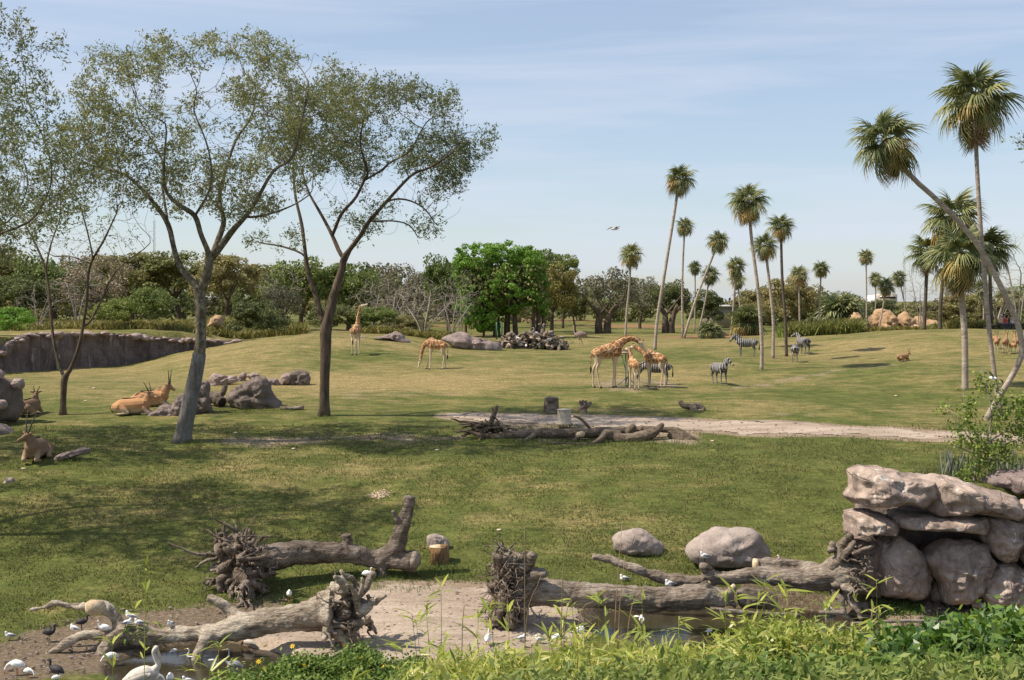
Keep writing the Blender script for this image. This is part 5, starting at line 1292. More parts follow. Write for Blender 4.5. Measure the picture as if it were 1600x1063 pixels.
def equid(loc, heading, sc, label, mat, neck, hyaw, hpitch, name='zebra', cat='zebra', group='zebras on the right of the plain', hoofs=True, legs=None):
    root = thing(name, loc, label, cat, group, heading, sc); mb = MB()
    ch(mb, [(-.62, 0, 1.02), (-.4, 0, 1.02), (0, 0, .97), (.35, 0, 1.0), (.58, 0, 1.06)], [.22, .29, .31, .30, .22], .82, 16, 14)
    nk = [(.5, 0, 1.1)]+list(neck); ch(mb, nk, list(np.interp(np.linspace(0, 1, len(nk)), [0, .4, 1], [.25, .18, .13])), .65, 16, 10)
    lg_ = legs or {}
    for k, (x, y) in enumerate(((.45, .15), (.45, -.15), (-.5, .16), (-.5, -.16))):
        o_ = lg_.get(k, 0)
        if k < 2: ch(mb, [(x, y, 1.0), (x, y, .75), (x+o_*.4, y, .5), (x+o_*.8, y, .2), (x+o_+.02, y, .05)], [.15, .10, .062, .042, .055], .8, 16, 8)
        else: ch(mb, [(x, y, 1.0), (x+.03, y, .78), (x-.08+o_*.4, y, .52), (x-.05+o_*.8, y, .2), (x+o_-.02, y, .05)], [.2, .14, .065, .042, .055], .8, 16, 8)
    d, side, up = head_on(mb, neck[-1], hyaw, hpitch, .46, .125, .07, .13, .04, .3)
    finish(root, mb, mat, .026, 3)
    mb = MB(); q = smooth_path(nk, 14)[2:]; _, T_, _, _ = frames(q)
    off = np.array([[-t[2], 0, t[0]] for t in T_]); off /= np.linalg.norm(off, axis=1, keepdims=True)
    rads = np.interp(np.linspace(0, 1, len(q)), [0, .4, 1], [.24, .18, .13])
    mb.add(*tube(q+off*(rads+.03)[:, None], .06, 5, asp=.35)); obj('mane', mb, M['tuft'] if mat != M['zebra'] else M['zebra'], root)
    mb = MB(); mb.add(*tube(smooth_path([(-.82, 0, 1.12), (-.9, 0, .95), (-.9, 0, .6), (-.88, 0, .42)], 8), [.03, .025, .02, .02, .035, .045, .035, .01], 6)); obj('tail', mb, M['tuft'], root)
    for s in (1, -1):
        mb = MB(); mb.add(*ellipsoid(Vector(neck[-1])+d*.12+side*s*.085+up*.03, (.022,)*3, 8, 6)); obj('eye', mb, M['eye'], root)
    return root
equid(feet(1124, 601), math.radians(-68), 1.0, 'zebra facing the camera with its head turned, left of the large palm foot', M['zebra'], [(.72, .02, 1.32), (.85, .08, 1.5)], .35, -.75, legs={0: .1, 3: .1})
equid(feet(1167, 557), math.radians(176), 1.0, 'zebra standing side on, facing left, behind the large palm trunk', M['zebra'], [(.75, 0, 1.33), (.93, 0, 1.45)], .0, -.85, legs={0: -.02, 2: .05})
equid(feet(1255, 554), math.radians(108), 1.0, 'farther zebra of the right pair, rump turned and head raised', M['zebra'], [(.72, .02, 1.36), (.88, .1, 1.56)], .6, -.5)
equid(feet(1242, 566), math.radians(78), .92, 'nearer zebra of the right pair, seen from behind', M['zebra'], [(.75, 0, 1.22), (.98, 0, 1.25)], .0, -.8)
equid(feet(1026, 604)+Vector((.2, 1.3, .05)), math.radians(170), 1.0, 'zebra half hidden behind the legs of the right giraffe', M['zebra'], [(.8, 0, 1.05), (1.0, 0, .85)], 0, -1.1)

# ---- antelopes lying down
def spiral_horn(root, p, d0, L_, r, back):
    q = []
    for k in range(14):
        t = k/13; a = t*9; v = Vector(p)+Vector(d0)*L_*t+Vector(back)*L_*.12*t*t
        q.append(v+Vector((math.cos(a), math.sin(a), 0))*r*.25*(1-t))
    mb = MB(); mb.add(*tube(q, np.linspace(r, r*.25, 14), 6)); obj('horn', mb, M['horn'], root)
def lying(loc, heading, sc, label, mat, neck, hyaw, hpitch, horns=.65, name='eland', cat='antelope', group='large antelopes lying on the left lawn', hl=.42):
    root = thing(name, loc, label, cat, group, heading, sc); mb = MB()
    ch(mb, [(-.95, 0, .40), (-.7, 0, .45), (-.2, 0, .47), (.3, 0, .50), (.6, 0, .56), (.75, 0, .6)], [.28, .40, .43, .44, .38, .27], .85, 20, 14)
    ch(mb, [(.2, 0, .82), (.48, 0, .93), (.7, 0, .84)], [.14, .17, .15], .6)
    nk = [(.62, 0, .62)]+list(neck); ch(mb, nk, list(np.interp(np.linspace(0, 1, len(nk)), [0, .5, 1], [.34, .25, .16])), .65, 16, 10)
    for s in (1, -1):
        ch(mb, [(-.75, s*.3, .42), (-.42, s*.42, .28), (-.2, s*.46, .16)], [.27, .18, .10], .8)
        ch(mb, [(-.2, s*.46, .15), (-.5, s*.5, .09), (-.75, s*.48, .07)], [.09, .06, .055])
        ch(mb, [(.62, s*.2, .4), (.8, s*.26, .2), (.95, s*.25, .12)], [.17, .11, .09])
        ch(mb, [(.95, s*.25, .10), (.72, s*.3, .06), (.52, s*.3, .06)], [.075, .05, .05])
    d, side, up = head_on(mb, neck[-1], hyaw, hpitch, hl, .15, .085, .24, .065, 1.0)
    finish(root, mb, mat, .026, 2)
    for s in (1, -1):
        if horns: spiral_horn(root, Vector(neck[-1])+up*.12+side*s*.07, (-d*.45+up*.75+side*s*.28).normalized(), horns, .045, -d)
        mb = MB(); mb.add(*ellipsoid(Vector(neck[-1])+d*.1+side*s*.095+up*.03, (.024,)*3, 8, 6)); obj('eye', mb, M['eye'], root)
    mb = MB(); mb.add(*tube(smooth_path([(-1.2, .05, .5), (-1.25, .12, .25), (-1.1, .25, .06)], 7), [.04, .03, .02, .02, .03, .035, .01], 6)); obj('tail', mb, M['tuft'], root)
    mb = MB(); mb.add(*tube(smooth_path([(-.6, 0, .90), (0, 0, .93), (.3, 0, .98), (.52, 0, 1.09), (.7, 0, .98)], 12), .03, 5)); obj('back_ridge', mb, M['tuft'], root)
    return root
e1 = lying(feet(208, 648), math.radians(4), .88, 'tan antelope lying side on, facing right, nearer of the pair by the low pink rock', M['eland'], [(.80, 0, .90), (.92, 0, 1.08)], -.35, -.25, .7, hl=.44)
e2 = lying(feet(222, 640)+Vector((.2, .9, .05)), math.radians(2), .9, 'darker antelope with upright horns lying behind the tan one', M['eland'], [(.82, 0, .98), (.96, 0, 1.24)], -.05, -.65, .85, hl=.44)
e3 = lying(feet(56, 719), math.radians(-84), .98, 'antelope with long thin horns lying facing the camera at the left edge', M['eland_grey'], [(.76, -.03, .90), (.84, -.10, 1.10)], -.75, -.35, .95, hl=.44)
e4 = lying(feet(46, 648), math.radians(80), .85, 'dark antelope sitting half hidden behind the left edge rocks', M['eland_grey'], [(.7, 0, .9), (.8, .05, 1.15)], .8, -.2, .4)
# ---- small antelopes at the right
def impala(loc, heading, sc, label, neck, hy, hp_, group='reddish antelopes near the right edge', lying_=False):
    root = thing('impala', loc, label, 'antelope', group, heading, sc); mb = MB(); z = -.38 if lying_ else 0
    ch(mb, [(-.38, 0, .72+z), (-.1, 0, .72+z), (.2, 0, .73+z), (.36, 0, .77+z)], [.14, .17, .18, .13], .8, 12, 10)
    ch(mb, [(.33, 0, .8+z)]+[(a, b, c+z) for a, b, c in neck], [.12, .085, .07][:1+len(neck)] if len(neck) < 3 else None, .7)
    if not lying_:
        for x, y in ((.28, .08), (.28, -.08), (-.32, .08), (-.32, -.08)):
            ch(mb, [(x, y, .7), (x, y, .48), (x-(.05 if x < 0 else 0), y, .34), (x, y, .03)], [.10, .05, .028, .025], .8, 10, 7)
    else:
        for s in (1, -1): ch(mb, [(-.3, s*.12, .25), (-.05, s*.17, .1), (-.3, s*.17, .05)], [.12, .06, .03]); ch(mb, [(.3, s*.1, .25), (.45, s*.1, .08), (.25, s*.1, .04)], [.08, .04, .03])
    q = Vector(neck[-1])+Vector((0, 0, z)); d, side, up = head_on(mb, q, hy, hp_, .2, .06, .035, .12, .03)
    finish(root, mb, M['impala_low'] if lying_ else M['impala'], .02, 2)
    for s in (1, -1):
        mb = MB(); mb.add(*tube(smooth_path([q+up*.05+side*s*.03, q+up*.2-d*.12+side*s*.09, q+up*.4-d*.1+side*s*.07], 8), np.linspace(.016, .006, 8), 5)); obj('horn', mb, M['horn'], root)
        mb = MB(); mb.add(*ellipsoid(q+d*.05+side*s*.05+up*.01, (.012,)*3, 6, 5)); obj('eye', mb, M['eye'], root)
nk_ = [(.45, 0, 1.0), (.5, 0, 1.14)]
impala(feet(1557, 552), math.radians(70), 1.15, 'small reddish antelope beside the tall straight trunk', nk_, .4, 0)
impala(feet(1571, 553), math.radians(60), 1.2, 'small reddish antelope second from the tall trunk, head raised', nk_, .2, 0)
impala(feet(1583, 553), math.radians(-80), .85, 'smallest antelope standing between two adults at the right edge', nk_, .1, -.2)
impala(feet(1588, 551), math.radians(80), 1.15, 'small reddish antelope nearest the leaning palm trunk', nk_, -.3, 0)
impala(feet(1411, 565), math.radians(25), 1.0, 'small red brown antelope lying alone on the lawn', [(.42, 0, .9), (.5, 0, .95)], 0, -.5, lying_=True)
impala(feet(1554, 545), math.radians(120), 1.0, 'small reddish antelope mostly hidden by the tall trunk', nk_, .1, 0)
# ---- ostrich
def ostrich(loc, heading, label):
    root = thing('ostrich', loc, label, 'ostrich', None, heading, .88); mb = MB()
    ch(mb, [(-.55, 0, 1.2), (-.25, 0, 1.15), (.15, 0, 1.12), (.4, 0, 1.1)], [.15, .32, .34, .18], .9, 14, 12)
    ch(mb, [(-.4, 0, 1.15), (-.75, 0, 1.0)], [.22, .08], .8)
    finish(root, mb, M['ostrich'], .03, 2)
    mb = MB(); ch(mb, [(.38, 0, 1.15), (.55, 0, 1.3), (.6, 0, 1.65), (.62, 0, 1.95)], [.10, .06, .045, .05], 1, 14, 8); ch(mb, [(.62, 0, 1.96), (.78, 0, 1.93)], [.055, .02])
    finish(root, mb, mat_plain('ostrich_skin', (.42, .30, .25)), .02, 2, name='neck')
    for s, o_ in ((1, .1), (-1, -.25)):
        mb = MB(); ch(mb, [(0, s*.14, 1.05), (.08, s*.14, .75), (-.06+o_*.4, s*.13, .55), (o_, s*.13, .04)], [.14, .07, .04, .03]); ch(mb, [(o_-.03, s*.13, .03), (o_+.16, s*.13, .02)], [.03, .02]); finish(root, mb, mat_plain('ostrich_leg', (.40, .29, .24)), .018, 1, name='leg')
ostrich(feet(906, 541), math.radians(160), 'brown ostrich walking left, right of the branch pile')

# ---- birds
M['white_f'] = mat_plain('white_feather', (.80, .78, .74), .8); M['grey_f'] = mat_plain('grey_feather', (.24, .25, .27), .8); M['black_f'] = mat_plain('dark_feather', (.035, .03, .032), .6)
M['beak_r'] = mat_plain('red_beak', (.50, .10, .06), .5); M['beak_y'] = mat_plain('yellow_beak', (.60, .42, .14), .5); M['brown_f'] = mat_plain('brown_feather', (.22, .14, .10), .8)
M['dirty_f'] = mat_plain('soiled_white_feather', (.60, .54, .46), .8)
BT = {}
def bird_parts(kind):
    """builds one bird of a kind at the origin: feet at z = 0, facing +x"""
    root = bpy.data.objects.new(kind, None); COL.objects.link(root)
    def fin(mb, mat, name, vx=.012, it=2): me_ = fused(mb, vx, it, name); me_.materials.clear(); me_.materials.append(mat); return put(name, me_, root)
    def legs(z, mat, r=.009, y=.035, x=0):
        for s in (1, -1):
            mb = MB(); mb.add(*tube(smooth_path([(x, s*y, z), (x-.02, s*y, z*.5), (x, s*y, .01)], 5), r, 5)); mb.add(*tube([(x-.02, s*y, .008), (x+.06, s*y, .006)], r*.9, 4)); obj('leg', mb, mat, root)
    def eye(p, y, r=.008):
        for s in (1, -1): mb = MB(); mb.add(*ellipsoid((p[0], s*y, p[1]), (r,)*3, 6, 5)); obj('eye', mb, M['eye'], root)
    if kind == 'gull':
        mb = MB(); ch(mb, [(-.13, 0, .15), (-.04, 0, .17), (.06, 0, .19), (.10, 0, .22)], [.04, .075, .08, .055], 1); ch(mb, [(.08, 0, .22), (.115, 0, .285)], [.05, .045]); fin(mb, M['white_f'], 'body')
        for s in (1, -1):
            mb = MB(); ch(mb, [(.05, s*.055, .20), (-.06, s*.062, .185), (-.17, s*.03, .165), (-.25, s*.01, .155)], [.035, .045, .025, .008], .45); fin(mb, M['grey_f'], 'wing', .009)
        mb = MB(); mb.add(*tube([(.15, 0, .285), (.21, 0, .272)], [.013, .004], 6)); obj('beak', mb, M['black_f'], root); legs(.13, M['black_f']); eye((.135, .295), .035)
    if kind == 'resting_gull':
        mb = MB(); ch(mb, [(-.14, 0, .07), (-.04, 0, .09), (.06, 0, .10), (.09, 0, .13)], [.035, .08, .085, .055], 1); ch(mb, [(.07, 0, .14), (.10, 0, .19)], [.05, .045]); fin(mb, M['white_f'], 'body')
        for s in (1, -1):
            mb = MB(); ch(mb, [(.04, s*.06, .11), (-.06, s*.065, .10), (-.17, s*.03, .085), (-.25, s*.01, .08)], [.035, .045, .025, .008], .45); fin(mb, M['grey_f'], 'wing', .009)
        mb = MB(); mb.add(*tube([(.13, 0, .19), (.19, 0, .18)], [.013, .004], 6)); obj('beak', mb, M['black_f'], root)
    if kind in ('white_ibis', 'feeding_ibis', 'glossy_ibis', 'sleeping_ibis'):
        fm = M['black_f'] if kind == 'glossy_ibis' else M['white_f']; bm = M['black_f'] if kind == 'glossy_ibis' else M['beak_r']
        mb = MB(); ch(mb, [(-.22, 0, .26), (-.1, 0, .30), (.05, 0, .32), (.14, 0, .33)], [.03, .10, .11, .06], .9)
        if kind == 'feeding_ibis':
            ch(mb, [(.12, 0, .33), (.22, 0, .30), (.28, 0, .22), (.30, 0, .16)], [.055, .035, .03, .036]); bp = [(.305, 0, .14), (.32, 0, .07), (.30, 0, .01)]; ey = (.31, .17)
        elif kind == 'sleeping_ibis':
            ch(mb, [(.12, 0, .35), (.12, 0, .42), (.02, 0, .42), (-.03, 0, .40)], [.06, .045, .045, .03]); bp = [(-.04, .04, .40), (-.12, .05, .38), (-.16, .05, .36)]; ey = (.06, .44)
        else:
            ch(mb, [(.12, 0, .34), (.19, 0, .40), (.17, 0, .49), (.21, 0, .53)], [.055, .035, .03, .038]); bp = [(.24, 0, .53), (.31, 0, .49), (.35, 0, .41)]; ey = (.225, .54)
        fin(mb, fm, 'body')
        mb = MB(); mb.add(*tube(smooth_path(bp, 7), np.linspace(.017, .005, 7), 6)); obj('beak', mb, bm, root); legs(.24, bm, y=.04); eye(ey, .03)
        if kind == 'glossy_ibis': pass
        else:
            mb = MB(); ch(mb, [(-.2, 0, .275), (-.27, 0, .25)], [.028, .01]); fin(mb, M['black_f'], 'tail', .008)
    if kind == 'brown_ibis':
        mb = MB(); ch(mb, [(-.24, 0, .30), (-.1, 0, .33), (.05, 0, .34), (.13, 0, .33)], [.03, .09, .10, .06], .9); fin(mb, M['dirty_f'], 'body')
        mb = MB(); ch(mb, [(.12, 0, .34), (.2, 0, .32), (.26, 0, .24)], [.06, .05, .045]); fin(mb, M['brown_f'], 'neck')
        mb = MB(); mb.add(*tube(smooth_path([(.27, 0, .21), (.30, 0, .13), (.28, 0, .06)], 6), np.linspace(.015, .005, 6), 6)); obj('beak', mb, M['beak_r'], root); legs(.26, M['beak_r'])
    if kind == 'egret':
        mb = MB(); ch(mb, [(-.24, 0, .32), (-.08, 0, .38), (.08, 0, .42)], [.03, .09, .06], .9); ch(mb, [(.06, 0, .42), (.20, 0, .5), (.12, 0, .62), (.13, 0, .72), (.18, 0, .75)], [.05, .03, .022, .022, .03], 1, 20); fin(mb, M['white_f'], 'body')
        mb = MB(); mb.add(*tube([(.2, 0, .75), (.33, 0, .72)], [.014, .003], 6)); obj('beak', mb, M['beak_y'], root); legs(.34, M['black_f'], .008)
    if kind == 'heron':
        mb = MB(); ch(mb, [(-.34, 0, .36), (-.12, 0, .44), (.12, 0, .45)], [.04, .13, .08], .9); ch(mb, [(.1, 0, .45), (.24, 0, .55), (.14, 0, .70), (.13, 0, .86), (.19, 0, .9)], [.06, .035, .028, .025, .035], 1, 20); fin(mb, M['grey_f'], 'body', .014)
        mb = MB(); mb.add(*tube([(.22, 0, .9), (.38, 0, .87)], [.016, .003], 6)); obj('beak', mb, M['beak_y'], root); legs(.38, M['brown_f'], .010)
    if kind == 'pelican':
        mb = MB(); ch(mb, [(-.52, 0, .33), (-.28, 0, .40), (.02, 0, .46), (.2, 0, .5)], [.08, .21, .24, .14], .9, 16, 12); ch(mb, [(.16, 0, .52), (.30, 0, .68), (.24, 0, .86), (.19, 0, 1.02), (.25, 0, 1.12)], [.13, .075, .06, .055, .075], 1, 20); fin(mb, M['dirty_f'], 'body', .018)
        mb = MB(); ch(mb, [(.27, 0, 1.10), (.33, 0, .93), (.35, 0, .70), (.34, 0, .56)], [.04, .045, .035, .012], .7, 14); fin(mb, mat_plain('pale_bill', (.62, .48, .36)), 'bill', .012)
        for s in (1, -1): mb = MB(); ch(mb, [(.1, s*.18, .48), (-.15, s*.22, .42), (-.42, s*.12, .33), (-.6, s*.05, .28)], [.07, .1, .06, .02], .45, 14); fin(mb, mat_plain('soiled_wing', (.45, .40, .34)), 'wing', .016)
        legs(.22, M['beak_y'], .02, .09); eye((.29, 1.14), .065, .012)
    if kind == 'flying_gull':
        mb = MB(); ch(mb, [(-.2, 0, 0), (-.05, 0, 0), (.1, 0, .01), (.18, 0, .02)], [.02, .06, .06, .04], 1); fin(mb, M['white_f'], 'body')
        for s in (1, -1):
            pth = smooth_path([(.05, s*.03, .02), (.08, s*.25, .10), (.0, s*.45, .07), (-.12, s*.62, -.02)], 9); wd_ = np.interp(np.linspace(0, 1, 9), [0, .5, 1], [.09, .08, .01])
            up_ = pth+np.array([0, 0, .008]); V = np.concatenate([pth+np.stack([wd_, wd_*0, wd_*0], -1), pth-np.stack([wd_, wd_*0, wd_*0], -1), up_]); i = np.arange(8)
            mb = MB(); mb.add(V, [np.stack([i, i+1, i+19, i+18], -1), np.stack([i+18, i+19, i+10, i+9], -1), np.stack([i+9, i+10, i+1, i], -1)]); obj('wing', mb, M['grey_f'], root)
        mb = MB(); mb.add(*tube([(.2, 0, .02), (.25, 0, .01)], [.012, .004], 6)); obj('beak', mb, M['black_f'], root)
    return root
def bird(kind, loc, head, label, sc=1.0, group=None, cat=None, name=None):
    nm = {'feeding_ibis': 'white_ibis', 'sleeping_ibis': 'white_ibis', 'resting_gull': 'gull', 'flying_gull': 'gull'}.get(kind, kind)
    if kind not in BT: BT[kind] = bird_parts(kind); o = BT[kind]
    else: o = copy_tree(BT[kind])
    o.name = name or nm; o.location = loc; o.rotation_euler = (0, 0, math.radians(head)); o.scale = (sc*(.84 if kind != 'pelican' else .95),)*3
    return tag(o, label, cat or {'white_ibis': 'ibis', 'glossy_ibis': 'ibis', 'brown_ibis': 'ibis'}.get(nm, nm), group or 'water birds round the pond')
def gb(px, py): return G(px, py)
# ================================================================ FALLEN TREES, STUMPS AND WOOD
def pxpath(mb, pts, d, sides=14, n=None, rough=.07, seed=0, asp=1.0):
    """limb traced in the photo: (px, py, radius px, extra distance)"""
    q = smooth_path([tuple(P(a, b, d+e))+(r/F*d,) for a, b, r, e in pts], n or max(8, len(pts)*5))
    mb.add(*tube(q[:, :3], q[:, 3], sides, rough=rough, seed=seed, asp=asp))
def knotty(path, r0, r1, seed, sides=7, wig=.08, n=12):
    wig = wig*1.5
    r = np.random.default_rng(seed); q = smooth_path(path, n); a = np.cumsum(r.normal(size=q.shape), 0)*wig*.4; a -= a[0]; q = q+a
    return tube(q, np.linspace(r0, r1, n)*(1+.25*r.random(n)), sides, rough=.12, seed=seed)
def log_obj(name, base, label, mb, mat, voxel=.032, it=2, disp=.05, dsc=3.2, group=None, cat='fallen tree', cut=None):
    V = np.concatenate(mb.V)-np.array(base)
    m2 = MB(); m2.V = [V]; m2.F = mb.F; m2.n = mb.n; m2.MI = mb.MI
    root = thing(name, base, label, cat, group)
    me_ = fused(m2, voxel, it, 'trunk', disp, dsc, .4); me_.materials.clear(); me_.materials.append(mat); put('trunk', me_, root)
    return root
FG = 'fallen trees by the pond'
M['soil'] = mat_noise('clinging_soil', [(.045, .032, .024), (.11, .08, .058), (.18, .135, .10)], sc=5, bump=1.0)
def root_ball(root, c, ax, R, n, seed, L_=.9, mat=None, r0=.07, fine=0, squash=(1, 1, 1), back=.25):
    """gnarled roots fanning round the axis ax from the centre c (world)"""
    r = np.random.default_rng(seed); ax = np.array(ax, float); ax /= np.linalg.norm(ax)
    u = np.cross(ax, [0, 0, 1]); u /= np.linalg.norm(u); v = np.cross(ax, u); b = np.array(root.location); c = np.array(c)
    mb = MB()
    for k in range(n):
        a = k/n*2*PI*3.7+r.uniform(-.4, .4); rad = R*r.uniform(.65, 1.12)
        dirr = u*math.cos(a)+v*math.sin(a)
        p0 = c+dirr*R*.12-ax*back*.6; p1 = c+dirr*rad*.45+ax*r.uniform(-.05, .35)*R; p2 = c+dirr*rad*.8+ax*r.uniform(-.25, .55)*R; p3 = c+dirr*rad+ax*r.uniform(-.5, .7)*R+r.normal(size=3)*.12
        pts_ = np.array([p0, p1, p2, p3]); pts_ = c+(pts_-c)*np.array(squash)
        w_ = r0*r.uniform(.45, 1.5); mb.add(*knotty(pts_-b, w_*1.4, w_*r.uniform(.3, .8), seed*100+k, 7, .09, 14))
        for s in range(r.integers(1, 4)):
            t = r.uniform(.35, .9); q = pts_[1]+(pts_[3]-pts_[1])*t; e = q+r.normal(size=3)*.33*L_*R+dirr*.25*R
            mb.add(*knotty(np.array([q, (q+e)/2+r.normal(size=3)*.06, e])-b, w_*.55, w_*.15, seed*100+k*7+s, 5, .06, 8))
    o = obj('root', mb, mat or M['root'], root)
    V, Fs = ellipsoid((0, 0, 0), (R*.36,)*3, 18, 12)
    for a in range(len(V)): V[a] *= 1+.7*mn.fractal(Vector(V[a]*2.6/R+seed), 1, 2, 4)
    mb = MB(); mb.add(V*np.array(squash)+c-b-ax*R*.12, Fs); obj('soil', mb, M['soil'], root)
    if fine:
        mb = MB()
        for k in range(fine):
            q = r.normal(size=3); q /= np.linalg.norm(q); q = q-ax*(q@ax)*.55; p = c+q*R*np.array(squash)*r.uniform(.55, 1.0); e = p+r.normal(size=3)*.28*R
            mb.add(*knotty(np.array([p, (p+e)/2+r.normal(size=3)*.08, e])-b, .022, .008, seed*999+k, 4, .05, 7))
        obj('fine_roots', mb, M['root'], root)
    return o
# A: the back left fallen tree with an upturned root plate and a raised limb
dA = G(600, 903).y+.25
bA = on(520, dA); mb = MB()
pxpath(mb, [(385, 882, 26, -1.2), (415, 874, 23, -1.0), (440, 869, 20, -.8), (470, 863, 18, -.6), (500, 864, 17, -.4), (530, 863, 16, -.3), (555, 867, 15, -.2), (580, 873, 14, 0), (605, 873, 15, 0), (630, 876, 17, 0), (650, 878, 17, 0)], dA, 16, 44, seed=1)
pxpath(mb, [(600, 872, 14, 0), (616, 860, 15, 0), (624, 840, 13.5, .1), (631, 818, 11, .1), (637, 797, 9.5, .2), (641, 776, 8.5, .2)], dA, 12, 20, seed=2)
pxpath(mb, [(628, 822, 6, .1), (620, 812, 4, 0), (613, 799, 3, -.1)], dA, 8, 8, seed=3)
pxpath(mb, [(540, 862, 12, -.2), (542, 848, 8.5, -.2), (541, 836, 8, -.2)], dA, 10, 8, seed=4)
pxpath(mb, [(592, 880, 10, 0), (598, 893, 8, -.1), (600, 908, 6, -.1)], dA, 9, 8, seed=5)
fA = log_obj('fallen_tree', bA, 'fallen dark trunk with an upright broken limb, root plate at its left end', mb, M['log_dark'], group=FG)
mb = MB(); mb.add(*tube([P(646, 875, dA-.12)-bA, P(652.5, 875, dA-.16)-bA], [.28, .27], 12, rough=.2)); obj('cut_end', mb, M['log'], fA)
root_ball(fA, P(376, 882, dA-1.25), (-.75, -.8, .1), 1.25, 30, 5, L_=1.0, r0=.095, back=.35)
root_ball(fA, P(384, 882, dA-1.3), (-.6, -.8, 0), .85, 22, 15, L_=.9, r0=.10, back=.3)
# B: the front left bleached trunk on its side
dB = 34.9; bB = on(420, dB); mb = MB()
pxpath(mb, [(520, 957, 38, .1), (500, 958, 30, .1), (480, 963, 24, 0), (450, 967, 21, 0), (420, 971, 20, 0), (395, 975, 20, 0), (365, 983, 19, 0), (335, 988, 15, 0), (300, 990, 12.5, .1), (270, 992, 12, .1), (245, 995, 13, .1), (215, 990, 17, .1), (190, 990, 18, .2)], dB, 16, 48, seed=11)
pxpath(mb, [(340, 990, 15, 0), (322, 997, 12, -.2), (314, 1015, 9, -.4), (306, 1035, 7, -.5), (300, 1052, 5, -.6)], dB, 10, 16, seed=12)
pxpath(mb, [(395, 972, 12, 0), (372, 964, 10, .1), (352, 949, 8.5, .2), (336, 938, 7.5, .2), (324, 934, 6.5, .2)], dB, 10, 16, seed=13)
pxpath(mb, [(530, 945, 26, .1), (520, 930, 15, .2), (527, 915, 11, .2)], dB, 10, 10, seed=14)
pxpath(mb, [(200, 990, 14, .2), (186, 984, 9, .2), (182, 968, 9, .3), (172, 955, 10, .3), (158, 949, 11, .3), (140, 950, 9, .3)], dB, 10, 18, seed=15)
pxpath(mb, [(138, 950, 6, .3), (125, 948, 5.5, .3), (105, 946, 5, .4), (88, 943, 5.5, .4), (70, 949, 4, .4), (47, 953, 3, .4)], dB, 8, 18, seed=16)
pxpath(mb, [(84, 945, 4, .4), (82, 938, 2.5, .4)], dB, 6, 5, seed=17)
pxpath(mb, [(200, 992, 14, .1), (175, 1000, 13, -.1), (162, 1018, 11, -.3), (150, 1038, 9, -.4), (140, 1050, 7, -.5)], dB, 10, 16, seed=18)
pxpath(mb, [(180, 995, 10, .1), (150, 993, 9, 0), (128, 993, 8, -.1), (105, 1006, 7, -.2), (80, 1020, 6, -.2), (70, 1036, 5, -.3), (54, 1043, 4, -.4)], dB, 9, 22, seed=19)
pxpath(mb, [(160, 1008, 6, .1), (140, 1022, 5, .1), (122, 1038, 4, 0), (112, 1046, 4, 0)], dB, 8, 12, seed=20)
fB = log_obj('fallen_tree', bB, 'bleached fallen trunk in the left foreground with splayed branches and roots at its right end', mb, M['log_bleached'], group=FG)
mb = MB(); mb.add(*tube([P(160, 949, dB+.28)-bB, P(141, 950, dB+.1)-bB, P(134, 951, dB+.05)-bB], [.20, .22, .15], 10, rough=.1)); obj('split_end', mb, M['cut'], fB)
root_ball(fB, P(540, 955, dB+.1), (1, -.35, .05), .82, 20, 25, L_=.9, r0=.075, mat=M['log'], back=.55)
mb = MB()
for k, (a, b2, r_) in enumerate([((560, 960), (606, 925), 6), ((558, 945), (570, 905), 4), ((555, 980), (578, 958), 6), ((530, 920), (537, 902), 5), ((535, 925), (525, 905), 6), ((560, 955), (545, 912), 4), ((545, 985), (556, 1015), 8), ((530, 985), (535, 1015), 9), ((515, 975), (508, 1008), 8), ((575, 965), (590, 975), 3)]):
    p0 = P(*a, dB-.1); p1 = P(*b2, dB-.2-.2*(k % 3)); mb.add(*knotty(np.array([p0, (p0+p1)/2+Vector((.04, 0, .04)), p1])-np.array(bB), r_/F*dB*1.3, r_/F*dB*.4, 700+k, 7, .05, 10))
obj('root', mb, M['log_bleached'], fB)
mb = MB()
r = np.random.default_rng(3)
for k in range(600):
    c = np.array(P(r.uniform(196, 232), r.uniform(975, 1002), dB+.1))-np.array(bB)+r.normal(size=3)*[.0, .15, 0]; mb.add(*leaf_quads(np.array([c]), .09, .06, r))
tag(obj('moss', mb, M['cover'], fB, smooth=False), kind='stuff')
# C: the right front trunk with a shaggy root plate
dC = 37.2; bC = on(960, dC); mb = MB()
pxpath(mb, [(800, 922, 30, -.1), (830, 925, 23, 0), (860, 926, 21, 0), (900, 929, 20, 0), (940, 932, 20, 0), (980, 935, 20, 0), (1020, 937, 19.5, 0), (1055, 936, 18.5, 0), (1085, 933, 20, 0), (1105, 932, 18, 0), (1128, 937, 13, 0), (1145, 937, 9, 0)], dC, 16, 44, seed=31)
pxpath(mb, [(1088, 928, 16, 0), (1103, 915, 6, -.1), (1108, 911, 4, -.1)], dC, 8, 8, seed=32)
pxpath(mb, [(1125, 935, 10, 0), (1140, 926, 7, -.1), (1147, 916, 5, -.1)], dC, 8, 8, seed=33)
pxpath(mb, [(1140, 940, 7, 0), (1152, 948, 5, -.05)], dC, 8, 6, seed=34)
fC = log_obj('fallen_tree', bC, 'long pale trunk lying over the pond edge, shaggy root plate at its left end', mb, M['log'], group=FG)
root_ball(fC, P(790, 918, dC-.1), (-1, -.5, .05), .98, 30, 35, L_=.7, r0=.05, fine=420, squash=(.62, .9, 1.25), back=.2)
mb = MB()
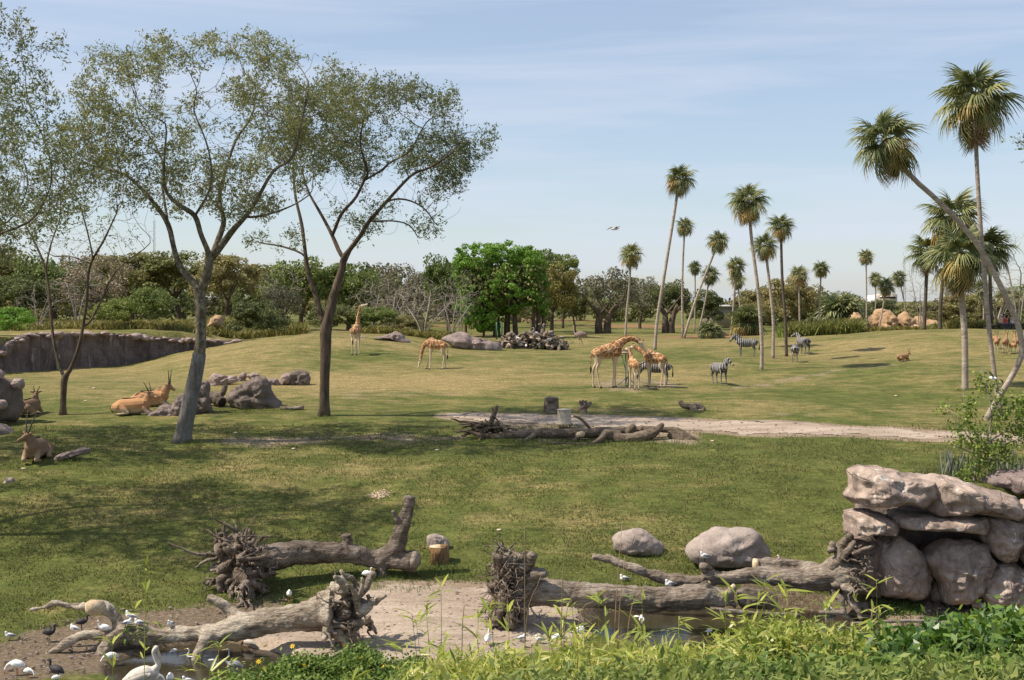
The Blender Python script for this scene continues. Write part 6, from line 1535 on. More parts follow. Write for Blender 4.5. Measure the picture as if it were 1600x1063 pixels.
for k, (a, b2, r_) in enumerate([((800, 900), (790, 858), 11), ((805, 895), (832, 858), 10), ((812, 905), (845, 893), 7), ((835, 905), (822, 935), 7), ((800, 880), (812, 860), 9), ((830, 893), (850, 892), 6), ((790, 930), (770, 975), 9), ((800, 940), (800, 985), 10), ((815, 940), (830, 980), 9), ((785, 880), (772, 866), 7)]):
    p0 = P(*a, dC-.35); p1 = P(*b2, dC-.5); mb.add(*knotty(np.array([p0, (p0+p1)/2+Vector((.05, 0, .05)), p1])-np.array(bC), r_/F*dC*1.1, r_/F*dC*.7, 800+k, 8, .05, 10))
obj('root', mb, M['log'], fC)
mb = MB(); mb.add(*tube([P(1104, 916, dC-.12)-bC, P(1109, 909, dC-.12)-bC], [.09, .05], 8)); mb.add(*tube([P(1142, 922, dC-.15)-bC, P(1148, 914, dC-.15)-bC], [.10, .06], 8)); obj('broken_end', mb, M['cut'], fC)
b_ = on(1180, dC+.1); mb = MB(); pxpath(mb, [(1153, 936, 14, 0), (1165, 934, 16, 0), (1185, 936, 16, 0), (1212, 940, 15, 0)], dC+.1, 14, 14, seed=36)
log_obj('log', b_, 'short dark log piece right of the broken end of the long pale trunk', mb, M['log_dark'], cat='log', group='loose wood by the pond')
# D: the right back trunk
dD = 38.9; bD = on(1230, dD); mb = MB()
pxpath(mb, [(1345, 895, 26, -.2), (1320, 895, 29, -.1), (1295, 901, 24, 0), (1265, 905, 19, 0), (1235, 904, 16, 0), (1205, 901, 14, .1), (1180, 899, 13, .1), (1150, 903, 11, .1), (1120, 903, 11, .1), (1100, 895, 11, .1)], dD, 14, 36, seed=41, rough=.1)
pxpath(mb, [(1110, 898, 11, .1), (1102, 888, 9, 0), (1101, 880, 7, 0)], dD, 8, 8, seed=42)
pxpath(mb, [(1135, 900, 9, .1), (1098, 909, 11, .2), (1062, 908, 10, .2), (1030, 902, 9, .3), (1002, 892, 8, .3), (975, 882, 7.5, .4), (948, 873, 6.5, .5), (926, 870, 5, .5)], dD, 9, 28, seed=43)
pxpath(mb, [(1290, 893, 12, 0), (1262, 887, 9, .2), (1230, 880, 8, .3), (1205, 879, 8.5, .4), (1183, 883, 9, .4)], dD, 9, 18, seed=44)
fD = log_obj('fallen_tree', bD, 'grey gnarled trunk with a root fan against the outcrop and a thin limb reaching left', mb, M['log'], group=FG, disp=.045)
mb = MB(); mb.add(*tube([P(1184, 883, dD+.3)-bD, P(1177, 883, dD+.3)-bD], [.19, .2], 10, rough=.12)); obj('cut_end', mb, M['cut'], fD)
mb = MB()
for k, (a, b2, r_) in enumerate([((1300, 890), (1308, 846), 8), ((1305, 885), (1322, 836), 10), ((1310, 880), (1330, 842), 8), ((1315, 885), (1350, 868), 8), ((1320, 890), (1352, 880), 8), ((1320, 895), (1356, 890), 9), ((1310, 905), (1350, 902), 10), ((1300, 915), (1340, 912), 9), ((1295, 860), (1300, 843), 5), ((1320, 920), (1342, 962), 7), ((1335, 950), (1372, 972), 6), ((1345, 965), (1420, 975), 3), ((1300, 920), (1322, 955), 6), ((1318, 870), (1340, 858), 6), ((1330, 905), (1358, 915), 6), ((1325, 880), (1345, 872), 6)]):
    p0 = P(*a, dD-.25); p1 = P(*b2, dD-.4-.1*(k % 4)); mb.add(*knotty(np.array([p0, (p0+p1)/2+Vector((.03, 0, .06)), p1])-np.array(bD), r_/F*dD*1.05, r_/F*dD*.45, 900+k, 7, .07, 11))
obj('root', mb, M['log'], fD)
root_ball(fD, P(1335, 893, dD-.2), (1, -.3, .1), .72, 22, 45, L_=.8, r0=.045, mat=M['log'], back=.5)
# loose wood between the trunks
for i, (pp, dd, lab) in enumerate([([(1110, 951, 3, 0), (1170, 958, 4, 0), (1250, 962, 3, 0)], 36.8, 'thin pale branch lying below the short dark log'), ([(1280, 957, 3, 0), (1320, 958, 4, 0)], 37.0, 'small branch under the grey root fan'), ([(1330, 975, 2.5, 0), (1420, 970, 3, .3), (1500, 975, 2, .3)], 36.6, 'long thin branch on the shore below the outcrop')]):
    mb = MB(); b_ = on(pp[0][0], dd); pxpath(mb, pp, dd, 7, 12, seed=i); V = np.concatenate(mb.V)-np.array(b_); mb.V = [V]; o = obj('branch', mb, M['log'], None); o.location = b_; tag(o, lab, 'branch', 'loose wood by the pond')
# brown stump block at the right end of A
q = G(686, 878); mb = MB(); r_ = q.y/F
mb.add(*tube([Vector((0, 0, -.1)), Vector((.02, 0, .3)), Vector((-.02, 0, 24*r_))], [15*r_, 14*r_, 15*r_], 11, rough=.22, seed=3)); st_ = thing('tree_stump', q, 'squat orange brown stump block at the right end of the dark trunk', 'stump', 'stumps'); o = obj('stump_body', mb, mat_log('fresh_bark', [(.12, .06, .025), (.30, .17, .08), (.45, .30, .16), (.52, .38, .22)], (1, 1, .2)), st_)
mb = MB(); mb.add(*tube([Vector((-.02, 0, 24*r_-.02)), Vector((-.02, 0, 24*r_+.015))], [14.5*r_, 14*r_], 11)); obj('cut_face', mb, M['cut'], st_)

# E: long tangle of dead branches in mid lawn
dE = G(900, 690).y+.5; print('dE', dE, [round(G(a, b).y, 1) for a, b in ((882, 665), (861, 645), (520, 903), (420, 1010), (960, 960), (1230, 930), (1450, 945), (505, 650), (283, 690), (686, 878), (1100, 990))]); bE = on(900, dE); mb = MB()
for i, pp in enumerate([
    [(785, 681, 6, 0), (815, 679, 6.5, 0), (850, 680, 5.5, 0), (885, 678, 7, 0), (920, 677, 8.5, 0), (956, 675, 8, .2), (985, 673, 7, .3), (1010, 670, 3, .4)],
    [(800, 676, 4, .4), (843, 673, 4, .3), (875, 675, 5, .2), (900, 678, 5, .1)],
    [(945, 680, 6, -.3), (975, 686, 8.5, -.5), (1000, 683, 9, -.5), (1022, 675, 8, -.3), (1037, 663, 3, -.2)],
    [(1030, 672, 4, .3), (1055, 673, 6, .1), (1075, 684, 7, -.2), (1094, 692, 3, -.3)], [(1045, 678, 5, 0), (1062, 688, 5, -.3), (1085, 693, 4, -.4)],
    [(968, 678, 6, -.2), (948, 677, 6, -.5), (938, 687, 5, -.8), (925, 695, 4, -1.0)], [(925, 695, 4, -1.0), (900, 695, 3.5, -1.1), (875, 693, 3, -1.1), (861, 695, 4, -1.2)],
    [(842, 675, 5, 0), (832, 682, 4, -.4), (818, 691, 3, -.7)], [(905, 681, 5, -.2), (897, 689, 3, -.7)], [(979, 683, 4, .1), (988, 668, 6, 0), (990, 663, 2.5, 0)],
    [(712, 675, 2, 0), (728, 674, 2.5, 0), (751, 680, 4, 0), (785, 683, 6, 0)], [(1000, 670, 6, .2), (1030, 671, 5, .2), (1055, 671, 3, .2)]]):
    pxpath(mb, pp, dE, 9, None, .09, 50+i)
fE = log_obj('fallen_tree', bE, 'long low tangle of dead branches across the middle lawn', mb, M['branchwood'], voxel=.04, group='dead wood in the middle lawn', cat='dead branches', disp=.03)
mb = MB(); pxpath(mb, [(904, 680, 5, -.4), (910, 678, 4.8, -.7)], dE, 9, 4); V = np.concatenate(mb.V)-np.array(bE); mb.V = [V]; obj('cut_end', mb, M['cut'], fE)
b_ = on(757, dE+.5); mb = MB()
rr_ = np.random.default_rng(8)
for k in range(26):
    a = np.array(P(rr_.uniform(735, 790), rr_.uniform(662, 680), dE+.4+rr_.uniform(-.5, .5)))-np.array(b_); e = a+rr_.normal(size=3)*[.7, .4, .3]+[0, 0, .05]; mb.add(*knotty([a, (a+e)/2+rr_.normal(size=3)*.1, e], .07, .03, 1000+k, 6, .08, 8))
for pp in ([(766, 668, 4, 0), (769, 655, 4, 0), (774, 643, 3.5, 0), (777, 634, 2, 0)], [(774, 646, 3, 0), (769, 638, 1.5, 0)], [(778, 660, 4, 0), (786, 667, 4, -.2), (795, 676, 3, -.3)], [(722, 668, 2, 0), (740, 663, 3, 0), (755, 662, 4, 0)]):
    q = smooth_path([tuple(P(a, b2, dE+.3+e)-b_)+(r_/F*dE,) for a, b2, r_, e in pp], 9); mb.add(*tube(q[:, :3], q[:, 3], 7, rough=.12))
fE2 = tag(obj('root_tangle', mb, M['branchwood']), 'knotted root tangle with an upright snag at the left end of the dead branches', 'dead branches', 'dead wood in the middle lawn'); fE2.location = b_
mb = MB(); dq = dE+1.2; b_ = on(905, dq); q = smooth_path([tuple(P(a, b2, dq)-b_) for a, b2 in ((896, 650), (906, 654), (915, 662), (923, 672))], 8); mb.add(*tube(q, np.linspace(.05, .08, 8), 7)); o = obj('branch', mb, M['branchwood']); o.location = b_; tag(o, 'thin curved branch leaning by the pale barrel', 'branch', 'dead wood in the middle lawn')
# pale barrel feeder on short legs
q = G(882, 669); dq = q.y; rr = 10.5/F*dq; z0 = P(0, 665, dq).z-q.z; z1 = P(0, 641, dq).z-q.z
z0 = max(z0, .18); th_ = thing('barrel_feeder', q, 'pale barrel shaped feeder on short dark legs behind the dead branches', 'feeder'); mb = MB(); mb.add(*tube([(0, 0, z0), (0, 0, z0+.05), (0, 0, z0+.14), (0, 0, z1-.03), (0, 0, z1)], [rr*1.3, rr*1.25, rr*1.02, rr, rr*1.02], 20)); obj('drum', mb, mat_noise('weathered_tin', [(.30, .26, .2), (.42, .38, .31), (.30, .2, .12)], sc=2.5, bump=.2), th_)
mb = MB(); mb.add(*tube([(0, 0, z1), (0, 0, z1+.035)], [rr*1.08, rr*1.05], 20)); obj('lid', mb, mat_plain('grey_lid', (.33, .3, .26)), th_)
for a in (0.4, 2.5, 4.4):
    mb = MB(); mb.add(*tube([(math.cos(a)*rr*.85, math.sin(a)*rr*.85, -.1), (math.cos(a)*rr*.85, math.sin(a)*rr*.85, z0+.03)], .025, 6)); obj('leg', mb, M['horn'], th_)
# stumps
def stump(px, py, w_, h, label, seed, mat=None, twist=0):
    q = G(px, py); s = q.y/F; mb = MB(); ww, hh = w_*s/2, h*s
    mb.add(*tube(smooth_path([(0, 0, -.15), (0, 0, hh*.25), (twist*.3, 0, hh*.6), (twist, 0, hh)], 10), np.interp(np.linspace(0, 1, 10), [0, .3, 1], [1.18, 1.0, .88])*ww, 14, rough=.12, seed=seed))
    root = thing('tree_stump', q, label, 'stump', 'stumps'); obj('stump_body', mb, mat or M['log_dark'], root); mb = MB(); mb.add(*tube([(twist, 0, hh-.01), (twist, 0, hh+.03)], [ww*.84, ww*.8], 14)); obj('cut_face', mb, M['log'], root)
    return root
stump(861, 645, 25, 23, 'broad dark upright stump beside the earth road', 1)
s2 = stump(911, 647, 15, 10, 'small gnarled black stump right of the broad one', 2, M['log_dark'])
mb = MB(); u_ = G(911, 647).y/F
for k, (x, z) in enumerate(((-9, 17), (10, 17), (3, 19), (-3, 16), (13, 19))): mb.add(*knotty([(0, 0, 6*u_), (x*.5*u_, 0, 13*u_), (x*u_, .05*k, z*u_)], .13, .05, 60+k, 7, .05, 8))
obj('gnarled_top', mb, M['log_dark'], s2)
q = on(1083, G(1085, 642).y); s = q.y/F; th_ = thing('log', q, 'curved dark log piece with a pale cut end, right of the road trees', 'log', 'dead wood in the middle lawn'); mb = MB()
mb.add(*knotty([(-20*s, .2, 14*s), (-14*s, .1, 9*s), (-3*s, 0, 8*s), (6*s, 0, 8*s), (14*s, 0, 3*s), (17*s, 0, 1*s)], .11, .16, 3, 9, .03, 16)); mb.add(*knotty([(0, 0, 9*s), (1*s, -.1, 3*s), (1*s, -.1, -2*s)], .16, .2, 4, 8, .02, 8)); obj('log_body', mb, M['log_dark'], th_)
mb = MB(); mb.add(*boxm((9*s, -.15, 1.5*s), (12*s, .2, 3*s))); obj('pale_slab', mb, M['cut'], th_)
# hollow log among the left rocks
q = on(345, G(345, 639).y+.6); s = q.y/F; th_ = thing('hollow_log', q, 'short hollow log with a stub branch between the left rocks', 'log', 'dead wood by the rocks'); mb = MB()
mb.add(*knotty([(-20*s, .5, 14*s), (-8*s, .2, 13*s), (2*s, 0, 8*s)], .30, .26, 5, 12, .02, 10)); mb.add(*knotty([(-6*s, .2, 14*s), (2*s, .1, 22*s), (4*s, .1, 33*s)], .17, .13, 6, 8, .04, 8)); obj('log_body', mb, M['log_dark'], th_)
mb = MB(); mb.add(*tube([(2.5*s, -.05, 8*s), (3.5*s, -.1, 8*s)], [.2, .2], 12)); obj('hollow', mb, M['tuft'], th_)  # dark disc on the solid end, painted shade of the opening
q = on(455, G(460, 640).y); s = q.y/F; mb = MB(); mb.add(*boxm((0, 0, 2.5*s), (34*s, .25, 4*s), -.1)); mb.add(*boxm((12*s, -.03, 3*s), (14*s, .3, 5*s), -.1)); o = obj('log', mb, M['log']); o.location = q; tag(o, 'short squared timber lying right of the big pointed rock', 'timber', 'dead wood by the rocks')
# pile of cut branches in the distance
q = on(832, G(830, 545).y); s = q.y/F; pile = thing('branch_pile', q, 'wide heap of grey dead branches left of the ostrich', 'branch pile')
bm_ = [make_mesh('branch', *((lambda m_: (m_.add(*knotty([(-1, 0, 0), (-.3, .05, .06*k), (.4, -.04, .05), (1, 0, -.02)], .09, .045, 400+k, 6, .05, 9)), m_)[1])(MB())).get(), M[('log', 'branchwood', 'log_dark', 'log')[k]]) for k in range(4)]
rr = random.Random(4)
for k in range(110):
    x = rr.uniform(-46, 46)*s; zmax = 22*s*(1-abs(x/(50*s))**3); L_ = rr.uniform(.45, 1.25)
    put('branch', bm_[k % 4], pile, (x, rr.uniform(-.9, .9), rr.uniform(.05, zmax)), (rr.uniform(-.3, .3), rr.uniform(-.5, .5), rr.uniform(0, 6.28)), (L_, rr.uniform(.8, 1.7), rr.uniform(.8, 1.7)))
put('branch', bm_[2], pile, (16*s, 0, 24*s), (0, -1.3, .3), (.8, 1.6, 1.6)); put('branch', bm_[2], pile, (14*s, 0, 32*s), (0, 1.0, .2), (.45, 1, 1)); put('branch', bm_[1], pile, (19*s, 0, 33*s), (0, -1.1, .2), (.45, .9, .9))
for i, (px, lab) in enumerate(((784, 'dark green netting fence post at the left of the branch pile'), (776, 'second dark green post under the bright green tree'))):
    q = on(px, 117+2*i); mb = MB(); mb.add(*boxm((0, 0, .75), (.14, .14, 1.7))); o = obj('fence_post', mb, mat_plain('green_post', (.05, .16, .09))); o.location = q; tag(o, lab, 'post', 'green posts')
# giraffe feeding stand
q = feet(981, 604)+Vector((0, .3, 0)); s = q.y/F; fs = thing('feeding_stand', q, 'tall steel stand with a feeding tray in the midst of the giraffes', 'feeding stand')
met = mat_plain('galvanised_steel', (.17, .2, .19), .5, .3); H = 51*s
for x in (-2.5*s, 1.5*s): mb = MB(); mb.add(*cylm((x, 0, -.1), (x, 0, H), .035)); obj('post', mb, met, fs)
for a, b2 in (((-15*s, .0, .05), (-1*s, 0, 14*s)), ((13*s, 0, .05), (1*s, 0, 14*s)), ((-9*s, 0, H-.1), (-2*s, 0, H*.45)), ((0, 1.2, .05), (0, 0, 14*s)), ((-6*s, 0, .2), (-1*s, -.9, .02))): mb = MB(); mb.add(*cylm(a, b2, .028)); obj('brace', mb, met, fs)
mb = MB(); mb.add(*boxm((-3*s, 0, H+.04), (20*s, .9, .10))); mb.add(*boxm((-3*s, .4, H+.15), (20*s, .05, .18))); obj('tray', mb, mat_plain('tray_wood', (.30, .25, .19)), fs)

# ---------------------------------------------------------------- seated people behind the right rise
def person(loc, heading, label, shirt, trousers, hat=None, sc=1.0):
    root = thing('person', loc, label, 'person', 'people seated on the bench', heading, sc); skin = mat_plain('skin', (.42, .26, .18)); 
    mb = MB(); ch(mb, [(0, 0, .50), (0, 0, .75), (.02, 0, .98), (.02, 0, 1.02)], [.16, .14, .17, .12], 1.15, 14, 10); ch(mb, [(.02, 0, 1.0), (.03, 0, 1.12), (.04, 0, 1.2)], [.07, .055, .06]); mb.add(*ellipsoid((.05, 0, 1.27), (.10, .08, .125), 12, 9)); mb.add(*ellipsoid((.155, 0, 1.25), (.018, .014, .025), 6, 5))
    for s in (1, -1):
        ch(mb, [(.02, s*.19, .97), (.0, s*.24, .72), (.2, s*.18, .58), (.27, s*.15, .56)], [.065, .05, .04, .035], 1, 14); mb.add(*ellipsoid((.31, s*.13, .56), (.06, .035, .02), 8, 6))
        ch(mb, [(0, s*.1, .50), (.4, s*.12, .50), (.46, s*.12, .46), (.44, s*.12, .12)], [.10, .075, .065, .045], 1, 16); ch(mb, [(.42, s*.12, .06), (.6, s*.12, .04)], [.05, .04])
    me_ = fused(mb, .025, 2, 'body'); me_.materials.clear()
    for m_ in (skin, shirt, trousers): me_.materials.append(m_)
    for p in me_.polygons:
        c = p.center; p.material_index = 1 if (c.z > .6 and c.z < 1.06 and not (abs(c.y) > .1 and c.x > .08)) else (2 if c.z < .62 and not (c.x > .24 and c.z > .53 and abs(c.y) < .2 and c.z > .57) else 0)
    put('body', me_, root)
    mb = MB(); mb.add(*ellipsoid((.035, 0, 1.31), (.11, .092, .10), 12, 8)); obj('hat' if hat else 'hair', mb, hat or M['tuft'], root)
pb = 116.0
q = on(1574, pb); zsh = P(0, 522, pb).z-q.z
be = thing('bench', on(1572, pb), 'long dark bench with seated people behind the right rise', 'bench'); mt_b = mat_plain('dark_bench', (.035, .033, .03), .8)
bz = .52
mb = MB(); mb.add(*boxm((0, .1, bz), (3.9, .45, .09))); obj('seat', mb, mt_b, be); mb = MB(); mb.add(*boxm((.1, -.35, bz-.02), (3.7, .06, .16))); obj('front_board', mb, mt_b, be)
for x in (-1.8, -.6, .6, 1.8): mb = MB(); mb.add(*boxm((x, .1, bz/2-.1), (.1, .4, bz+.2))); obj('leg', mb, mt_b, be)
red = mat_plain('red_shirt', (.55, .03, .03)); wht = mat_plain('white_shirt', (.6, .56, .55)); pnk = mat_plain('pale_pink_shirt', (.6, .42, .48)); blu = mat_plain('blue_trousers', (.05, .06, .09)); crm = mat_plain('cream_shirt', (.5, .42, .3))
for px, h_, lab, a, hat in ((1565, -70, 'seated person in a cream shirt at the left end of the bench', crm, wht), (1570, -100, 'seated person in a red shirt, second from the left on the bench', red, None), (1576, -80, 'seated person in a dark shirt between the red and the white shirts', mt_b, None), (1583, -95, 'seated person in a white shirt with a pale cap, right on the bench', wht, wht), (1588, -85, 'seated person in a pale pink shirt half hidden by the trunk', pnk, None)):
    l_ = P(px, 470, pb); person(Vector((l_.x, pb+.1, be.location.z+bz-.45)), math.radians(h_), lab, a, blu, hat)
# far roof and masts
q = on(1128, 168); bd = thing('flat_building', q, 'low building with a white flat roof far behind the thin palms', 'building'); mb = MB(); mb.add(*boxm((0, 0, 1.4), (5, 3, 2.8))); obj('wall', mb, mat_plain('beige_wall', (.3, .26, .2)), bd); mb = MB(); mb.add(*boxm((0, 0, 2.9), (5.8, 3.8, .25))); obj('roof', mb, mat_plain('white_roof', (.75, .74, .72)), bd)
for i, (px, top, lab) in enumerate(((241, 345, 'thin radio mast above the trees on the left'), (1413, 400, 'thin lattice mast above the far trees on the right'))):
    d = 420; b_ = on(px, d); h = P(px, top, d).z-b_.z; mb = MB()
    for a in (0, 2.1, 4.2): mb.add(*tube([(math.cos(a)*.5, math.sin(a)*.5, 0), (math.cos(a)*.2, math.sin(a)*.2, h)], .07, 4))
    for z in np.arange(1, h, 2.0): mb.add(*tube([(.45, 0, z), (-.25, .4, z+1), (-.25, -.4, z+2)], .04, 3))
    o = obj('radio_mast', mb, mat_plain('mast_steel', (.3, .3, .32))); o.location = b_; tag(o, lab, 'mast', 'far masts')
b_ = on(1383, 600); tb = thing('tower_block', b_, 'pale distant tower block over the tan rocks', 'building'); h = P(0, 460, 600).z-b_.z; mb = MB(); mb.add(*boxm((0, 0, h/2), (9, 8, h))); obj('wall', mb, mat_plain('pale_concrete', (.55, .45, .35)), tb)
mb = MB(); mb.add(*boxm((-5.5, 0, h*.46), (5, 8, h*.92))); obj('wing', mb, mat_plain('white_concrete', (.65, .65, .66)), tb)
for k in range(4): mb = MB(); mb.add(*boxm((0, -4.05, h-1.6-k*2.2), (7.5, .12, .9))); obj('window', mb, M['eye'], tb)

# ---------------------------------------------------------------- birds in their places
def at_top(px, py, d): return P(px, py, d)
B = bird
B('gull', gb(15, 1001), 200, 'dark headed gull on bare earth at the left edge')
B('glossy_ibis', gb(77, 1004), -20, 'black ibis standing in profile on the left shore', 1.15)
B('glossy_ibis', at_top(128, 985, 34.6), 5, 'black bird perched low on the splayed left branch', .9)
B('resting_gull', at_top(116, 986, 34.9), 160, 'white gull beside the black bird on the splayed branch')
B('white_ibis', at_top(163, 988, 34.8)-Vector((0, 0, .12)), 190, 'white ibis with a red face on the branch behind the stump', .95)
B('gull', at_top(204, 972, 35.1), 170, 'upper gull of the cluster on the left end of the bleached trunk', 1.15)
B('resting_gull', at_top(199, 977, 34.8), 20, 'left white gull of the low pair on the bleached trunk', 1.0)
B('resting_gull', at_top(217, 977, 34.8), 190, 'right white gull of the low pair on the bleached trunk', 1.0)
B('gull', at_top(267, 983, 35.0), 250, 'single gull standing upright in the middle of the bleached trunk')
B('feeding_ibis', gb(26, 1056), 180, 'large white ibis feeding at the bottom left corner', 1.15)
B('feeding_ibis', gb(44, 1060), -20, 'smaller white ibis behind the corner one, beak down', .75)
B('glossy_ibis', gb(88, 1066), 160, 'dark bird with lowered wings at the bottom left', 1.2)
B('white_ibis', gb(88, 1068), 10, 'white bird just under the dark bird at the bottom left', .6)
B('feeding_ibis', gb(174, 1040), 200, 'white ibis feeding behind the lower branches')
B('pelican', gb(228, 1082), 12, 'large pale pelican resting its bill on its breast', 1.0, cat='pelican')
B('feeding_ibis', gb(271, 1036), 250, 'white ibis with a red beak under the bleached trunk', 1.1)
B('egret', gb(300, 1045), 170, 'slim white egret standing under the trunk', .85, cat='egret')
B('feeding_ibis', gb(330, 1050), 200, 'white ibis wading right of the forked leg of the trunk')
B('brown_ibis', gb(388, 1021), 150, 'brown necked ibis with red legs on the pale path', 1.15)
B('heron', gb(364, 1060), 170, 'grey heron wading right of the white ibis', 1.0, cat='heron')
B('feeding_ibis', gb(240, 1074), 30, 'white ibis half hidden behind the pelican')
B('sleeping_ibis', gb(266, 1075), -90, 'white bird asleep in the water right of the pelican')
B('gull', gb(293, 1073), 200, 'gull standing in the shallow water below the trunk')
B('sleeping_ibis', gb(452, 941), -80, 'greyish ibis on the grass behind the bleached trunk', 1.0)
B('white_ibis', gb(573, 908), -20, 'greyish ibis standing in front of the dark trunk', .95)
B('gull', at_top(1101, 877, 38.9), 190, 'white headed gull on the stub of the grey gnarled trunk', 1.1)
B('resting_gull', gb(975, 908), 185, 'gull resting on the lawn behind the long pale trunk', 1.15)
B('resting_gull', at_top(1046, 917, 37.7), 200, 'dark headed gull resting on top of the long pale trunk', 1.2)
B('white_ibis', at_top(1224, 881, 39.2)-Vector((0, 0, .16)), 170, 'white ibis sitting on the upper limb of the grey trunk', .9)
B('sleeping_ibis', gb(1297, 968), 180, 'white ibis asleep below the grey root fan', 1.05)
B('sleeping_ibis', gb(1003, 985), 90, 'white ibis asleep at the water under the long trunk', 1.15)
B('feeding_ibis', gb(995, 980), 180, 'pinkish white ibis feeding directly under the long trunk', 1.0)
B('feeding_ibis', gb(1070, 992), 0, 'white ibis at the pond, upper of three on the right bank', .8)
B('resting_gull', gb(1084, 999), 30, 'white gull at the pond, leftmost of three on the right bank', 1.1)
B('sleeping_ibis', gb(1106, 1004), 20, 'white ibis at the pond, rightmost of three on the right bank', 1.0)
B('white_ibis', gb(762, 1012), 80, 'white ibis standing left of the shaggy root plate foot')
B('sleeping_ibis', gb(905, 1000), 0, 'white ibis asleep at the left tip of the pond')
B('gull', gb(815, 1005), 20, 'gull behind the leaves right of the shaggy root plate')
B('gull', gb(843, 1007), 190, 'second gull behind the leaves, farther right of the root plate')
B('feeding_ibis', gb(872, 1010), 20, 'ibis partly hidden in the leaves before the pale path')
B('sleeping_ibis', gb(1416, 1003), 0, 'white bird in the green bushes at the lower right', .8)
B('egret', P(837, 529, G(830, 545).y), 190, 'white egret standing on top of the far branch pile', 1.4, cat='egret')
for k, (x, y) in enumerate(((858, 533), (813, 541), (842, 541), (822, 543), (809, 531))):
    B('resting_gull', P(x, y, G(830, 545).y-1.0), 30*k, 'small white bird '+('high on the right end of the far branch pile', 'low at the left end of the far branch pile', 'low in the middle of the far branch pile', 'lowest of those on the far branch pile, left of the middle', 'high at the left end of the far branch pile')[k], 1.6, group='white birds on the branch pile')
f_ = B('flying_gull', P(960, 358, 60), 20, 'gull flying high over the plain', 1.2, 'flying birds')
f_ = B('flying_gull', P(1551, 591, 40), -60, 'gull flying past the leafy shrub with spread wings', 1.0, 'flying birds'); f_.rotation_euler = (-.5, .1, math.radians(-75))
B('glossy_ibis', P(413, 103, d1), 180, 'dark bird perched high in the acacia crown', 1.2)
# small white droppings and paper-like flecks on the lawn
q = G(368, 677); 
for k, (px, py) in enumerate(((368, 677), (683, 704), (459, 702), (37, 733), (780, 829), (1113, 690), (147, 607), (134, 627), (1400, 619), (955, 690))):
    q = G(px, py); V, Fs = ellipsoid((0, 0, .02), (.11, .09, .035), 8, 5); mb = MB(); mb.add(V, Fs); o = obj('pale_stone', mb, M['cream']); o.location = q; o.rotation_euler = (0, 0, k); tag(o, 'tiny pale stone '+('between the wrapped trunk and the dark trunk', 'on the lawn below the left end of the dead branches', 'on the lawn below the bare earth strip', 'on the lawn beside the antelope at the left edge', 'on the near lawn right of the raised limb', 'just right of the dead branches', 'right of the thin forked trunk', 'right of the thin forked trunk, the lower one', 'alone on the right slope above the road', 'under the middle of the dead branches')[k], 'stone', 'tiny pale stones in the grass')
mb = MB(); rr_ = np.random.default_rng(5)
for k in range(90):
    g_ = G(593, 773); x, y = rr_.normal(0, .22), rr_.normal(0, .25); mb.add(*ellipsoid((x, y, gh(g_.x+x, g_.y+y)-g_.z+.02), (.03, .03, .02), 6, 4))
o = obj('feed_scatter', mb, mat_plain('pale_feed', (.62, .5, .33))); o.location = G(593, 773); tag(o, kind='stuff')

# longer weeds and grass tufts where the mower cannot reach, round rocks, stumps and logs
def tufts():
    r = np.random.default_rng(77); mb = MB()
    spots = [(680, 893, .5), (700, 890, .3), (1000, 868, .9), (1040, 866, .3), (1140, 890, 1.3), (1075, 890, .4), (520, 905, 1.6), (600, 900, .6), (400, 940, .8), (335, 940, .5), (880, 668, .5), (861, 647, .5), (911, 649, .4), (1085, 645, .8), (900, 692, 2.6), (1040, 694, 1.2), (780, 690, 1.2), (400, 642, 1.3), (290, 692, .4), (506, 654, .4), (110, 722, .7), (1508, 610, .4), (1190, 580, .4), (740, 547, 2.5), (980, 915, 1.5), (1240, 935, 1.5), (1370, 945, .8), (730, 900, 1.0), (560, 920, .8), (640, 925, .6)]
    for px, py, sp in spots:
        g_ = G(px, py); n = int(260*sp**.8); x = g_.x+r.normal(0, sp, n); y = g_.y+r.normal(0, .16, n); z = height(x, y); h = .16*(.4+r.random(n)); a = r.random(n)*PI; w_ = .012
        V = np.stack([np.stack([x-np.cos(a)*w_, y-np.sin(a)*w_, z-.01], -1), np.stack([x+np.cos(a)*w_, y+np.sin(a)*w_, z-.01], -1), np.stack([x+r.normal(0, .4, n)*h, y+r.normal(0, .4, n)*h, z+h], -1)], 1).reshape(-1, 3)
        mb.add(V, np.arange(n*3).reshape(-1, 3))
    tag(obj('grass_tufts', mb, M['midgreen'], smooth=False), kind='stuff')
tufts()

# litter of pebbles, chips and broken twigs on the bare earth
def litter():
    r = np.random.default_rng(31); mb = MB(); k = 0
    lo, hi = pad_poly.min(0), pad_poly.max(0); m0 = MUD.min(0); m1 = MUD.max(0)
    for poly, n in ((pad_poly, 420), (MUD, 420), (shore_poly, 160), (road_poly, 260)):
        lo, hi = poly.min(0), poly.max(0); P2 = np.stack([r.uniform(lo[0], hi[0], n*3), r.uniform(lo[1], hi[1], n*3)], -1)
        P2 = P2[sdist(P2[:, 0], P2[:, 1], poly) > .05][:n]; Z = height(P2[:, 0], P2[:, 1])
        for (x, y), z in zip(P2, Z):
            if z < -.04: continue
            k += 1
            if k % 3: s = r.uniform(.015, .05); V, Fs = ellipsoid((x, y, z+.05), (s*r.uniform(.8, 1.6), s, s*.7), 6, 4)
            else:
                a = r.uniform(0, PI); L_ = r.uniform(.08, .35); V, Fs = tube([(x, y, z+.05), (x+math.cos(a)*L_*.5, y+math.sin(a)*L_*.5, z+.07), (x+math.cos(a+.4)*L_, y+math.sin(a+.4)*L_, z+.05)], [.012, .01, .005], 4)
            mb.add(V, Fs, int(r.integers(0, 3)))
    V, Fs = mb.get(); tag(put('litter', make_mesh('litter', V, Fs, [M['log'], M['rock_dark'], M['rock_cap']], False, mb.MI)), kind='stuff')
litter()

